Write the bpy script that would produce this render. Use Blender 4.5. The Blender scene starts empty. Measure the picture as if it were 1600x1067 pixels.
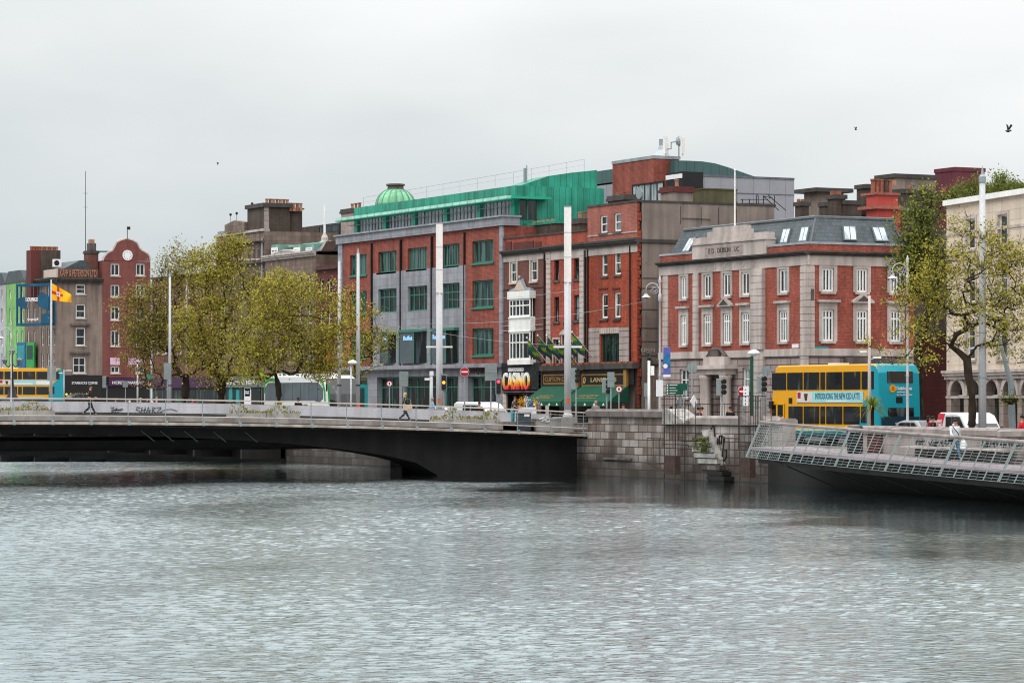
import bpy, math, random
import numpy as np
from mathutils import Vector, Matrix
random.seed(7)
S = bpy.context.scene; COL = S.collection
# ------------------------------------------------------------------ survey: where things stand (metres)
F, CX, HY, ZE = 4800.0, 800.0, 628.0, 4.0
CT, ST = 0.894427, 0.447214
DV = Vector((-CT, ST)); RV = Vector((ST, CT))
def W(x, d):
    k = (x-CX)/F*d
    return Vector((DV.x*d+RV.x*k, DV.y*d+RV.y*k))
def zz(y, d): return ZE+(HY-y)*d/F
def ground(X):
    if X > -140: return 1.65
    if X < -160: return 2.35
    return 1.65+0.70*(-140-X)/20
class Fr:
    """vertical plane: o = a point on it, u = its direction (to the right), n = outward normal"""
    def __init__(s, o, u):
        s.o = Vector(o); s.u = Vector(u).normalized(); s.n = Vector((s.u.y, -s.u.x))
    def a(s, x):
        k = (x-CX)/F; r = DV+RV*k
        c = lambda p, q: p.x*q.y-p.y*q.x
        return -c(s.o, r)/c(s.u, r)
    def d(s, x): return (s.o+s.u*s.a(x)).dot(DV)
    def z(s, x, y): return zz(y, s.d(x))
    def pt(s, a, z, out=0.0):
        p = s.o+s.u*a+s.n*out
        return Vector((p.x, p.y, z))
    def rect(s, x0, x1, yt, yb):
        d = s.d((x0+x1)/2)
        return s.a(x0), s.a(x1), zz(yb, d), zz(yt, d)
    def off(s, out): return Fr(s.o+s.n*out, s.u)
# ------------------------------------------------------------------ mesh builder
class MB:
    def __init__(s): s.v = []; s.f = []; s.m = []; s.mi = 0
    def add(s, vs, fs):
        b = len(s.v); s.v += [tuple(v) for v in vs]
        for f in fs: s.f.append(tuple(b+i for i in f)); s.m.append(s.mi)
        return s
    def hexa(s, p):
        return s.add(p, [(0,3,2,1),(4,5,6,7),(0,1,5,4),(1,2,6,5),(2,3,7,6),(3,0,4,7)])
    def box(s, F_, a0, a1, z0, z1, o0, o1):
        if a0 > a1: a0, a1 = a1, a0
        if z0 > z1: z0, z1 = z1, z0
        if o0 > o1: o0, o1 = o1, o0
        P = F_.pt
        return s.hexa([P(a0,z0,o1),P(a1,z0,o1),P(a1,z0,o0),P(a0,z0,o0),P(a0,z1,o1),P(a1,z1,o1),P(a1,z1,o0),P(a0,z1,o0)])
    def cube(s, x0, x1, y0, y1, z0, z1):
        return s.hexa([(x0,y0,z0),(x1,y0,z0),(x1,y1,z0),(x0,y1,z0),(x0,y0,z1),(x1,y0,z1),(x1,y1,z1),(x0,y1,z1)])
    def quad(s, *p): return s.add(p, [tuple(range(len(p)))])
    def prism(s, F_, pts, o0, o1):
        n = len(pts)
        A = [F_.pt(a, z, o1) for a, z in pts]; B = [F_.pt(a, z, o0) for a, z in pts]
        fs = [tuple(range(n)), tuple(range(2*n-1, n-1, -1))]
        for i in range(n):
            j = (i+1) % n; fs.append((i, n+i, n+j, j))
        return s.add(A+B, fs)
    def prismy(s, pts, y0, y1):      # outline in x,z ; thick in y
        n = len(pts)
        A = [(a, y0, z) for a, z in pts]; B = [(a, y1, z) for a, z in pts]
        fs = [tuple(range(n)), tuple(range(2*n-1, n-1, -1))]
        for i in range(n):
            j = (i+1) % n; fs.append((i, n+i, n+j, j))
        return s.add(A+B, fs)
    def tube(s, pts, rs, n=6, cap=True):
        pts = [Vector(p) for p in pts]
        if not isinstance(rs, (list, tuple)): rs = [rs]*len(pts)
        b = len(s.v); L = len(pts)
        for i, p in enumerate(pts):
            t = (pts[min(i+1, L-1)]-pts[max(i-1, 0)])
            if t.length < 1e-9: t = Vector((0,0,1))
            t.normalize()
            x = Vector((0,0,1)).cross(t)
            if x.length < 1e-3: x = Vector((1,0,0))
            x.normalize(); y = t.cross(x)
            for k in range(n):
                A = 2*math.pi*(k+.5)/n
                s.v.append(tuple(p+(x*math.cos(A)+y*math.sin(A))*rs[i]))
        for i in range(L-1):
            for k in range(n):
                q = (k+1) % n
                s.f.append((b+i*n+k, b+i*n+q, b+(i+1)*n+q, b+(i+1)*n+k)); s.m.append(s.mi)
        if cap:
            s.f.append(tuple(b+k for k in range(n-1, -1, -1))); s.m.append(s.mi)
            s.f.append(tuple(b+(L-1)*n+k for k in range(n))); s.m.append(s.mi)
        return s
    def lathe(s, c, prof, n=12, axis='z'):
        b = len(s.v); c = Vector(c)
        for r, z in prof:
            for k in range(n):
                A = 2*math.pi*k/n
                o = (r*math.cos(A), r*math.sin(A), z)
                if axis == 'y': o = (o[0], z, o[1])
                if axis == 'x': o = (z, o[0], o[1])
                s.v.append(tuple(c+Vector(o)))
        L = len(prof)
        for i in range(L-1):
            for k in range(n):
                q = (k+1) % n
                s.f.append((b+i*n+k, b+i*n+q, b+(i+1)*n+q, b+(i+1)*n+k)); s.m.append(s.mi)
        s.f.append(tuple(b+k for k in range(n-1, -1, -1))); s.m.append(s.mi)
        s.f.append(tuple(b+(L-1)*n+k for k in range(n))); s.m.append(s.mi)
        return s
    def disc(s, F_, a, z, r, o0, o1, n=16):
        return s.prism(F_, [(a+r*math.cos(2*math.pi*i/n), z+r*math.sin(2*math.pi*i/n)) for i in range(n)], o0, o1)
    def sphere(s, c, rx, ry=None, rz=None, n=8):
        ry = ry or rx; rz = rz or rx; b = len(s.v); m = n//2+1
        for i in range(m+1):
            t = math.pi*i/m
            for k in range(n):
                A = 2*math.pi*k/n; q = max(math.sin(t), .02)
                s.v.append((c[0]+rx*q*math.cos(A), c[1]+ry*q*math.sin(A), c[2]-rz*math.cos(t)))
        for i in range(m):
            for k in range(n):
                j = (k+1) % n
                s.f.append((b+i*n+k, b+i*n+j, b+(i+1)*n+j, b+(i+1)*n+k)); s.m.append(s.mi)
        return s
    def text(s, F_, string, a0, a1, z0, z1, o0, o1, shear=0.0):
        vs, fs = text_geo(string)
        if not vs: return s
        P = [F_.pt(a0+v[0]*(a1-a0)+shear*(v[1]-.5)*(z1-z0), z0+v[1]*(z1-z0), o0+v[2]*(o1-o0)) for v in vs]
        return s.add(P, fs)
    def build(s, name, mats, parent=None, org=None, smooth=False, bevel=0, shade=None):
        if org is None: org = ORG.get(parent, Vector((0,0,0))) if parent is not None else Vector((0,0,0))
        org = Vector(org)
        me = bpy.data.meshes.new(name)
        V = np.array(s.v, dtype=np.float64)-np.array(org)
        me.from_pydata(V.tolist(), [], s.f)
        if not isinstance(mats, (list, tuple)): mats = [mats]
        for m in mats: me.materials.append(M[m] if isinstance(m, str) else m)
        if len(mats) > 1: me.polygons.foreach_set('material_index', s.m)
        if smooth: me.polygons.foreach_set('use_smooth', [True]*len(me.polygons))
        me.update()
        uvmap(me, np.array(s.v))
        o = bpy.data.objects.new(name, me); COL.objects.link(o)
        if parent is not None: o.parent = parent
        else: o.location = org
        ORG[o] = org
        if bevel:
            b = o.modifiers.new('bevel', 'BEVEL'); b.width = bevel; b.segments = 2; b.limit_method = 'ANGLE'
        return o
ORG = {}
def uvmap(me, V):
    n = len(me.loops)
    if n == 0: return
    li = np.empty(n, dtype=np.int64); me.loops.foreach_get('vertex_index', li)
    np_ = len(me.polygons)
    nor = np.empty(np_*3); me.polygons.foreach_get('normal', nor); nor = nor.reshape(-1, 3)
    tot = np.empty(np_, dtype=np.int64); me.polygons.foreach_get('loop_total', tot)
    N = np.repeat(nor, tot, axis=0); P = V[li]
    hor = np.abs(N[:, 2]) > .75
    t = np.stack([-N[:, 1], N[:, 0]], 1); L = np.linalg.norm(t, axis=1); L[L < 1e-6] = 1; t = t/L[:, None]
    u = np.where(hor, P[:, 0], P[:, 0]*t[:, 0]+P[:, 1]*t[:, 1]); v = np.where(hor, P[:, 1], P[:, 2])
    uv = me.uv_layers.new(name='UVMap')
    uv.data.foreach_set('uv', np.stack([u, v], 1).astype(np.float32).ravel())
_tc = {}
def text_geo(string):
    """letters filled to the unit box: x 0..1, y 0..1, third = 0..1 through the thickness"""
    if string in _tc: return _tc[string]
    cu = bpy.data.curves.new('lettering', 'FONT'); cu.body = string; cu.extrude = .02; cu.resolution_u = 3
    cu.offset = 0.012
    o = bpy.data.objects.new('lettering', cu); COL.objects.link(o)
    dg = bpy.context.evaluated_depsgraph_get(); dg.update()
    me = bpy.data.meshes.new_from_object(o.evaluated_get(dg))
    vs = np.array([v.co[:] for v in me.vertices]); fs = [tuple(p.vertices) for p in me.polygons]
    bpy.data.objects.remove(o); bpy.data.curves.remove(cu); bpy.data.meshes.remove(me)
    if len(vs) == 0: return [], []
    mn = vs.min(0); mx = vs.max(0); vs = (vs-mn)/np.maximum(mx-mn, 1e-6)
    _tc[string] = (vs.tolist(), fs); return _tc[string]
# ------------------------------------------------------------------ things
def tag(o, label, cat, group=None, kind=None):
    if label: o['label'] = label
    if cat: o['category'] = cat
    if group: o['group'] = group
    if kind: o['kind'] = kind
    return o
def thing(name, label, cat, loc=(0,0,0), group=None):
    o = bpy.data.objects.new(name, None); COL.objects.link(o); o.location = loc
    o.empty_display_size = .3; ORG[o] = Vector(loc)
    return tag(o, label, cat, group)
def proto(name, label, cat, group=None):
    return thing(name, label, cat, (0,0,0), group)
KIDS = {}
def dup(root, loc, rotz=0.0, label=None, scale=None):
    def cp(o, par):
        c = o.copy(); COL.objects.link(c)
        if par is not None: c.parent = par
        for ch in list(o.children): cp(ch, c)
        return c
    r = cp(root, None); r.location = loc; r.rotation_euler = (0, 0, rotz)
    if label: r['label'] = label
    if scale: r.scale = (scale,)*3 if not isinstance(scale, tuple) else scale
    return r
def place(root, x, d, z=None, rotz=0.0):
    p = W(x, d); root.location = (p.x, p.y, ground(p.x) if z is None else z); root.rotation_euler = (0,0,rotz); return root
def struct(o, label=None):
    o['kind'] = 'structure'
    if label: o['label'] = label
    return o
# ------------------------------------------------------------------ materials
M = {}
def lin(h):
    h = h.lstrip('#'); c = [int(h[i:i+2], 16)/255 for i in (0, 2, 4)]
    return tuple((x/12.92 if x <= .04045 else ((x+.055)/1.055)**2.4) for x in c)
def mat(name, col, rough=.8, metal=0, spec=.3, var=.18, vs=.8, streak=0.0, brick=None, bump=0.0, fine=.1, fs=14, emit=0, tide=None, stripes=None):
    m = bpy.data.materials.new(name); m.use_nodes = True; nt = m.node_tree; N = nt.nodes; L = nt.links
    b = N['Principled BSDF']; b.inputs['Roughness'].default_value = rough; b.inputs['Metallic'].default_value = metal
    b.inputs['Specular IOR Level'].default_value = spec
    if isinstance(col, str): col = lin(col)
    uv = N.new('ShaderNodeUVMap'); uv.uv_map = 'UVMap'; tc = N.new('ShaderNodeTexCoord')
    if brick:
        bt = N.new('ShaderNodeTexBrick'); bt.inputs['Scale'].default_value = 1
        bt.inputs['Color1'].default_value = (*col, 1)
        c2 = lin(brick[0]) if isinstance(brick[0], str) else brick[0]; c3 = lin(brick[1]) if isinstance(brick[1], str) else brick[1]
        bt.inputs['Color2'].default_value = (*c2, 1); bt.inputs['Mortar'].default_value = (*c3, 1)
        bt.inputs['Brick Width'].default_value = brick[2]; bt.inputs['Row Height'].default_value = brick[3]
        bt.inputs['Mortar Size'].default_value = brick[4] if len(brick) > 4 else .01
        bt.inputs['Bias'].default_value = brick[5] if len(brick) > 5 else 0
        L.new(uv.outputs[0], bt.inputs['Vector']); cur = bt.outputs['Color']
    else:
        r = N.new('ShaderNodeRGB'); r.outputs[0].default_value = (*col, 1); cur = r.outputs[0]
    def mul(cur, fac):
        x = N.new('ShaderNodeVectorMath'); x.operation = 'SCALE'; L.new(cur, x.inputs[0]); L.new(fac, x.inputs['Scale']); return x.outputs[0]
    def noise(vec, scale, detail, lo, hi, mapping=None, f0=.3, f1=.7):
        n = N.new('ShaderNodeTexNoise'); n.inputs['Scale'].default_value = scale; n.inputs['Detail'].default_value = detail
        if mapping:
            mp = N.new('ShaderNodeMapping'); mp.inputs['Scale'].default_value = mapping; L.new(vec, mp.inputs[0]); vec = mp.outputs[0]
        L.new(vec, n.inputs['Vector'])
        r = N.new('ShaderNodeMapRange'); r.inputs['From Min'].default_value = f0; r.inputs['From Max'].default_value = f1
        r.inputs['To Min'].default_value = lo; r.inputs['To Max'].default_value = hi; L.new(n.outputs[0], r.inputs[0]); return r.outputs[0]
    if var: cur = mul(cur, noise(tc.outputs['Object'], vs, 5, 1-var, 1+var))
    if fine: cur = mul(cur, noise(tc.outputs['Object'], fs, 2, 1-fine, 1+fine))
    if streak: cur = mul(cur, noise(uv.outputs[0], 1.0, 4, 1-streak, 1.04, (1.6, .12, 1), .35, .6))
    if stripes:   # (period, width share, darkness): standing seams of a metal sheet
        sp = N.new('ShaderNodeSeparateXYZ'); L.new(uv.outputs[0], sp.inputs[0])
        a = N.new('ShaderNodeMath'); a.operation = 'PINGPONG'; a.inputs[1].default_value = stripes[0]/2; L.new(sp.outputs[stripes[3] if len(stripes) > 3 else 0], a.inputs[0])
        c = N.new('ShaderNodeMath'); c.operation = 'LESS_THAN'; c.inputs[1].default_value = stripes[0]*stripes[1]/2; L.new(a.outputs[0], c.inputs[0])
        r = N.new('ShaderNodeMapRange'); r.inputs['To Min'].default_value = 1; r.inputs['To Max'].default_value = stripes[2]; L.new(c.outputs[0], r.inputs[0])
        cur = mul(cur, r.outputs[0])
    if tide:      # weed and damp left by the tide on a river wall, up to a wavy line
        sp = N.new('ShaderNodeSeparateXYZ'); L.new(uv.outputs[0], sp.inputs[0])
        nz = noise(uv.outputs[0], .6, 5, -.55, .55)
        a = N.new('ShaderNodeMath'); a.operation = 'ADD'; L.new(sp.outputs[1], a.inputs[0]); L.new(nz, a.inputs[1])
        r = N.new('ShaderNodeMapRange'); r.interpolation_type = 'SMOOTHSTEP'; r.inputs['From Min'].default_value = tide[0]; r.inputs['From Max'].default_value = tide[1]; r.inputs['To Min'].default_value = .16; L.new(a.outputs[0], r.inputs[0])
        mx = N.new('ShaderNodeMix'); mx.data_type = 'RGBA'; L.new(r.outputs[0], mx.inputs[0]); mx.inputs[6].default_value = (*lin(tide[2]), 1); L.new(cur, mx.inputs[7]); cur = mx.outputs[2]
    L.new(cur, b.inputs['Base Color'])
    if bump:
        n = N.new('ShaderNodeTexNoise'); n.inputs['Scale'].default_value = 9; n.inputs['Detail'].default_value = 4; L.new(tc.outputs['Object'], n.inputs['Vector'])
        bp = N.new('ShaderNodeBump'); bp.inputs['Strength'].default_value = bump; bp.inputs['Distance'].default_value = .03
        L.new(n.outputs[0], bp.inputs['Height']); L.new(bp.outputs[0], b.inputs['Normal'])
    if emit:
        L.new(cur, b.inputs['Emission Color']); b.inputs['Emission Strength'].default_value = emit
    M[name] = m; return m
def glass_mat(name, dark, light, share=.35, rough=.08, spec=.6):
    """window glass: room dark behind most panes, a blind or curtain behind some"""
    m = bpy.data.materials.new(name); m.use_nodes = True; nt = m.node_tree; N = nt.nodes; L = nt.links
    b = N['Principled BSDF']; b.inputs['Roughness'].default_value = rough; b.inputs['Specular IOR Level'].default_value = spec
    tc = N.new('ShaderNodeTexCoord'); oi = N.new('ShaderNodeObjectInfo')
    ad = N.new('ShaderNodeVectorMath'); ad.operation = 'ADD'
    cb = N.new('ShaderNodeCombineXYZ'); ml = N.new('ShaderNodeMath'); ml.operation = 'MULTIPLY'; ml.inputs[1].default_value = 57
    L.new(oi.outputs['Random'], ml.inputs[0]); L.new(ml.outputs[0], cb.inputs[0]); L.new(ml.outputs[0], cb.inputs[1])
    L.new(tc.outputs['Object'], ad.inputs[0]); L.new(cb.outputs[0], ad.inputs[1])
    mp = N.new('ShaderNodeMapping'); mp.inputs['Scale'].default_value = (2.2, 2.2, .35); L.new(ad.outputs[0], mp.inputs[0])
    n = N.new('ShaderNodeTexNoise'); n.inputs['Scale'].default_value = .9; n.inputs['Detail'].default_value = 3; L.new(mp.outputs[0], n.inputs['Vector'])
    r = N.new('ShaderNodeMapRange'); r.inputs['From Min'].default_value = .62-share*.4; r.inputs['From Max'].default_value = .72-share*.4; L.new(n.outputs[0], r.inputs[0])
    mx = N.new('ShaderNodeMix'); mx.data_type = 'RGBA'; L.new(r.outputs[0], mx.inputs[0])
    mx.inputs[6].default_value = (*lin(dark), 1); mx.inputs[7].default_value = (*lin(light), 1)
    L.new(mx.outputs[2], b.inputs['Base Color']); M[name] = m; return m
# brickwork and stone
mat('brick_red', '#8a4236', brick=('#7a3226', '#8d5c50', .23, .09, .012), streak=.25, var=.18, fine=.18, fs=5)
mat('brick_orange', '#a4492f', brick=('#8a3824', '#7c3e2c', .23, .09, .012), streak=.35, var=.2, fine=.2, fs=5)
mat('brick_pink', '#9a5a4c', brick=('#86463a', '#94665c', .23, .09, .012), streak=.2, var=.2)
mat('brick_crimson', '#9e4736', brick=('#8a3829', '#925344', .23, .09, .012), streak=.3, var=.2, fine=.2, fs=5)
mat('brick_corner', '#98493a', brick=('#7c382b', '#8e5548', .23, .09, .014, .05), streak=.28, var=.2, fine=.2, fs=5)
mat('brick_brown', '#6c4038', brick=('#5c342e', '#6a4c44', .23, .09, .012), streak=.2, var=.15)
mat('brick_dark', '#4c4038', brick=('#3c342e', '#544840', .23, .09, .012), streak=.35, var=.25)
mat('brick_dutch', '#74403a', brick=('#663632', '#6e4842', .23, .09, .012), streak=.15, var=.12)
mat('brick_maroon', '#5c2a26', brick=('#522422', '#5a3430', .23, .09, .012), streak=.1, var=.12)
mat('render_red', '#a8453c', streak=.15, var=.1)
mat('panel_maroon', '#5c2430', stripes=(1.1, .06, .5), rough=.5)
mat('stone_grey', '#8f9097', brick=('#83848b', '#6a6c76', 1.1, .55, .012), streak=.22, var=.12)
mat('stone_pale', '#a29490', brick=('#988b86', '#7d726e', .9, .42, .014), streak=.25, var=.14)
mat('stone_rust', '#988a86', brick=('#8c7f7c', '#554b49', 1.6, .42, .035), streak=.25, var=.14)
mat('stone_trim', '#b0a59f', streak=.3, var=.14)
mat('stone_dirty', '#5c5452', streak=.5, var=.25)
mat('stone_brown', '#7a6a60', brick=('#6e5e55', '#5a4d46', .8, .4, .014), streak=.3, var=.18)
mat('cornice_dark', '#45423f', streak=.3, var=.2)
mat('render_grey', '#83776f', streak=.35, var=.22, vs=.35)
mat('render_brown', '#85786f', streak=.3, var=.15)
mat('render_taupe', '#7d6f66', streak=.4, var=.12)
mat('render_cream', '#c8bbaa', brick=('#beae9f', '#a69688', 1.6, .55, .015), streak=.12, var=.07)
mat('stone_arcade', '#95877f', brick=('#8a7c75', '#6f645e', .9, .42, .014), streak=.25, var=.12)
mat('render_green', '#76a866', streak=.3, var=.2); mat('render_white', '#a4a6aa', streak=.25)
mat('quay_stone', '#a39b97', brick=('#685a52', '#3a3533', .95, .40, .026, .05), streak=.45, var=.35, vs=.45, tide=(.4, 2.1, '#2c2723'), bump=.3)
mat('quay_black', '#1b1a18', tide=(.2, 1.2, '#161713'), streak=.3)  # near-black: shade under the boardwalk is put into the colour, besides tidal weed
mat('coping_stone', '#8a817d', streak=.25, var=.25, vs=1.2, bump=.2)
mat('coping_dark', '#6a6360', streak=.4, var=.3, vs=1.0, bump=.2)
mat('white_limed', '#9c9994', var=.35, vs=2.5, streak=.2)
mat('moss', '#424a1c', var=.4, vs=4, rough=1)
mat('concrete', '#96928f', streak=.3, var=.15); mat('concrete_light', '#a9a8ae', streak=.15, var=.1)
mat('concrete_beige', '#a89c90', streak=.4, var=.15)
mat('concrete_dark', '#1b1918', streak=.4, var=.3)  # near-black concrete: shade under the bridge and decks is put into the colour
mat('asphalt', (.05,.05,.052), rough=.9, var=.15); mat('paving', '#86807d', brick=('#7c7673', '#68625f', .6, .4, .012), var=.12)
mat('deck_boards', '#8c8387', brick=('#837a7e', '#5e5659', 3.0, .15, .01), var=.12)
mat('river_bed', '#20241f')
# roofs, metals
mat('slate', '#4a5357', brick=('#3d464b', '#333a3e', .32, .24, .014), var=.22, streak=.1, rough=.55)
mat('lead', '#5a6064', rough=.55, streak=.2)
mat('lead_light', '#8d9298', rough=.5, streak=.2)
mat('green_copper', '#2a8b75', stripes=(.5, .09, .55), rough=.5, var=.2, streak=.4)
mat('green_metal', '#239a7d', rough=.4, var=.06); mat('green_frame', '#33705e', rough=.5, var=.06)
mat('dome_copper', '#7cc091', rough=.6, var=.14, streak=.35); mat('verdigris', '#6f9488', streak=.3)
mat('zinc_teal', '#3f5a5a', stripes=(.75, .07, .55), rough=.5, var=.08)
mat('panel_grey', '#8c8d94', stripes=(1.5, .025, .55), rough=.55, var=.05)
mat('cladding_grey', '#7f828c', var=.05, rough=.5)
mat('black_box', '#1b1b1e', rough=.6, var=.1); mat('olive_box', '#56533a', streak=.3)
mat('steel_pole', '#b2b3b6', rough=.5, metal=0, var=.06, streak=.1); mat('white_pole', '#dcd8d5', rough=.5, var=.04, streak=.08)
mat('galv', '#8e979a', rough=.45, metal=.4, var=.08); mat('louvre_mint', '#9fcabb'); mat('rail_steel', '#8f9a98', rough=.4, metal=.35, var=.08)
mat('rail_beige', '#b5aaa0', rough=.5, var=.1); mat('rust', '#382a25', rough=.9, var=.35, vs=3); mat('black_iron', '#1c1b1c', rough=.6)
mat('white_paint', '#dfdfdc', rough=.5, var=.06, streak=.08); mat('cream_paint', '#b9ab9f', rough=.6, var=.08)
mat('dark_green', '#0f4433', rough=.5); mat('awning', '#0b4a35', rough=.8, var=.08, stripes=(1.3, .02, .8))
mat('gold_letter', '#8d6b35', rough=.5); mat('gilt_letter', '#b69a62', rough=.5)
mat('shop_black', '#191718', rough=.5, var=.2); mat('shop_brown', '#33231d', rough=.6); mat('shop_interior', '#141518', rough=.3, spec=.5)
mat('shop_purple', '#3c1d3f', rough=.5); mat('shop_teal', '#1c3b3b', rough=.5); mat('shop_grey', '#5f6b6f', rough=.5)
mat('sign_white', '#d8d8da', rough=.5, var=.03); mat('sign_red', '#a11426', rough=.4, var=.03); mat('sign_green', '#0d4a38', rough=.4, var=.05)
mat('sign_blue', '#2f4a86', rough=.4); mat('sign_back', '#7c8484', rough=.5, metal=.3); mat('sign_teal', '#1d8a8c', rough=.4)
mat('banner_blue', '#5059a0', rough=.7); mat('banner_art', '#25608a', var=.5, vs=3)
mat('pink', '#c9a4bd', var=.1); mat('amber', '#e09a20', emit=.8, var=0, fine=0); mat('lamp_red', '#ff3048', emit=3, var=0, fine=0)
mat('lamp_amber', '#ff8a28', emit=2.5, var=0, fine=0); mat('lamp_yellow', '#ffd640', emit=1.6, var=0, fine=0); mat('screen_blue', '#7fa8e8', emit=1.2, var=.1)
mat('orange_sign', '#c05a1c', var=.1); mat('cone_orange', '#d84a24', var=.05)
mat('terracotta', '#84503f', var=.25, vs=3); mat('pot_buff', '#94705a', var=.25, vs=3)
mat('blue_steel', '#0f4a66', rough=.5); mat('scaffold', '#55585c', rough=.6)
# vehicles
mat('bus_yellow', '#d99a0a', rough=.28, spec=.5, var=.03, fine=.02); mat('bus_teal', '#0a8b9b', rough=.28, spec=.5, var=.03, fine=.02)
mat('bus_navy', '#12303e', rough=.3, spec=.5); mat('bus_green', '#0e6f6c', rough=.3); mat('tyre', '#141414', rough=.9)
mat('veh_white', '#cdd0d1', rough=.25, spec=.5, var=.03, fine=.02); mat('veh_green', '#2c8f45', rough=.3); mat('veh_darkgreen', '#14663c', rough=.3)
mat('veh_silver', '#8b9093', rough=.25, metal=.4, var=.03); mat('veh_black', '#17181a', rough=.25, spec=.6); mat('veh_red', '#c42a3a', rough=.3)
mat('ad_blue', '#8fc6cc', rough=.4, var=.05); mat('ad_text', '#1b4a58', rough=.4, var=0); mat('ad_pale', '#c9c2bc', var=.05); mat('ad_brown', '#4a3028')
glass_mat('tint_glass', '#131618', '#4a5254', .12, .07, .7); mat('coach_glass', '#525c63', rough=.08, spec=.7, var=.15)
# plants, cloth, skin
mat('bark', '#30271f', rough=1, var=.3, vs=3, bump=.4); mat('bark_dark', '#2c241f', rough=1, var=.3)
mat('skin', '#a8755c', rough=.6, var=.05); mat('hair_dark', '#1c1614', rough=.7); mat('hair_blonde', '#b89a68', rough=.7); mat('hair_grey', '#8a8480', rough=.7)
for k, c in dict(black='#18181b', navy='#1e2a3c', teal='#2b8f92', cyan='#4fa9bf', red='#b81f2c', maroon='#7c1834', white='#c3c8cc', grey='#63656a', denim='#3c5f78', blue='#6d95bd', beige='#b8a48c', green='#2f5a3c', pinkc='#c08a90', slate='#333c46').items():
    mat('cloth_'+k, c, rough=.9, var=.12, vs=6)
mat('flag_yellow', '#e8a814', rough=.8, var=.04); mat('flag_red', '#b8282c', rough=.8); mat('flag_green', '#2f5f3f', rough=.8); mat('flag_white', '#c8c6c0', rough=.8); mat('flag_navy', '#203844', rough=.8); mat('flag_lime', '#7f9a2c', rough=.8)
glass_mat('glass_white_win', '#1b2022', '#7f8a8c', .3); glass_mat('glass_dark', '#15181b', '#3a4448', .25)
glass_mat('glass_green', '#1a2426', '#4c6260', .4); glass_mat('glass_attic', '#71797f', '#a4aab0', .6, rough=.12)
glass_mat('glass_shop', '#101517', '#3a4a46', .25); glass_mat('glass_sky', '#8e9ea6', '#b4c4cc', .5, rough=.05, spec=.9)
def leaf_mat(name, cols, transl=.35):
    m = bpy.data.materials.new(name); m.use_nodes = True; nt = m.node_tree; N = nt.nodes; L = nt.links
    out = N['Material Output']; N.remove(N['Principled BSDF'])
    g = N.new('ShaderNodeNewGeometry'); r = N.new('ShaderNodeValToRGB'); e = r.color_ramp
    while len(e.elements) < len(cols): e.elements.new(.5)
    for i, c in enumerate(cols): e.elements[i].position = i/(len(cols)-1); e.elements[i].color = (*lin(c), 1)
    L.new(g.outputs['Random Per Island'], r.inputs[0])
    d = N.new('ShaderNodeBsdfDiffuse'); t = N.new('ShaderNodeBsdfTranslucent'); x = N.new('ShaderNodeMixShader'); x.inputs[0].default_value = transl
    L.new(r.outputs[0], d.inputs[0]); L.new(r.outputs[0], t.inputs[0]); L.new(d.outputs[0], x.inputs[1]); L.new(t.outputs[0], x.inputs[2]); L.new(x.outputs[0], out.inputs[0])
    M[name] = m
leaf_mat('leaf_spring', ['#66542f', '#7e7236', '#98903c', '#b0aa46', '#c8bd56'], .45)
leaf_mat('leaf_spring_dull', ['#5e4e34', '#73653a', '#877f40', '#9b954a', '#b3a858'], .45)
leaf_mat('leaf_yellow', ['#5c5a2c', '#7f8036', '#9c9a40', '#b6a548', '#c2b25c'])
leaf_mat('leaf_dark', ['#3e472a', '#535f30', '#68763a', '#868c3e', '#a4a24a'], .4)
leaf_mat('leaf_roof', ['#46562a', '#5f6f34', '#6d6a3c', '#7b8a44', '#5a4f3a'], .3)
leaf_mat('leaf_planter', ['#4e5a28', '#7b7a34', '#8a7338', '#5d6a2e', '#9c8a4a'])
leaf_mat('leaf_palm', ['#4c5a26', '#748033', '#98a03e'], .4)
def casino_mat():
    m = bpy.data.materials.new('casino_letters'); m.use_nodes = True; nt = m.node_tree; N = nt.nodes; L = nt.links
    b = N['Principled BSDF']; tc = N.new('ShaderNodeTexCoord'); sp = N.new('ShaderNodeSeparateXYZ'); r = N.new('ShaderNodeValToRGB')
    L.new(tc.outputs['Generated'], sp.inputs[0]); L.new(sp.outputs[2], r.inputs[0]); e = r.color_ramp
    for _ in range(3): e.elements.new(.5)
    for i, (p, c) in enumerate([(0, '#b01f4a'), (.18, '#c8402c'), (.42, '#e0a028'), (.6, '#d8d0a8'), (1, '#d0d6dc')]):
        e.elements[i].position = p; e.elements[i].color = (*lin(c), 1)
    L.new(r.outputs[0], b.inputs['Base Color']); L.new(r.outputs[0], b.inputs['Emission Color']); b.inputs['Emission Strength'].default_value = .25
    b.inputs['Roughness'].default_value = .4; M['casino_letters'] = m
casino_mat()
# ------------------------------------------------------------------ camera, sky, sun
cam = bpy.data.cameras.new('camera'); co = bpy.data.objects.new('camera', cam); COL.objects.link(co); S.camera = co
cam.sensor_width = 36; cam.lens = 36*F/1600; cam.shift_y = (HY-533.5)/1600; cam.clip_start = 1; cam.clip_end = 5000
co.matrix_world = Matrix(((RV.x, 0, -DV.x, 0), (RV.y, 0, -DV.y, 0), (0, 1, 0, ZE), (0, 0, 0, 1)))
S.view_settings.view_transform = 'Standard'; S.view_settings.look = 'None'; S.view_settings.exposure = .2; S.view_settings.gamma = 1
S.cycles.pixel_filter_type = 'BLACKMAN_HARRIS'; S.cycles.filter_width = 1.1
S.cycles.max_bounces = 6; S.cycles.diffuse_bounces = 3; S.cycles.glossy_bounces = 3; S.cycles.transmission_bounces = 3
SUN_EL, SUN_AZ = math.radians(52), math.radians(158)   # azimuth of the sun seen from the scene, measured from +Y clockwise
w = bpy.data.worlds.new('World'); S.world = w; w.use_nodes = True; nt = w.node_tree; N = nt.nodes; L = nt.links
bg = N['Background']
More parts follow.
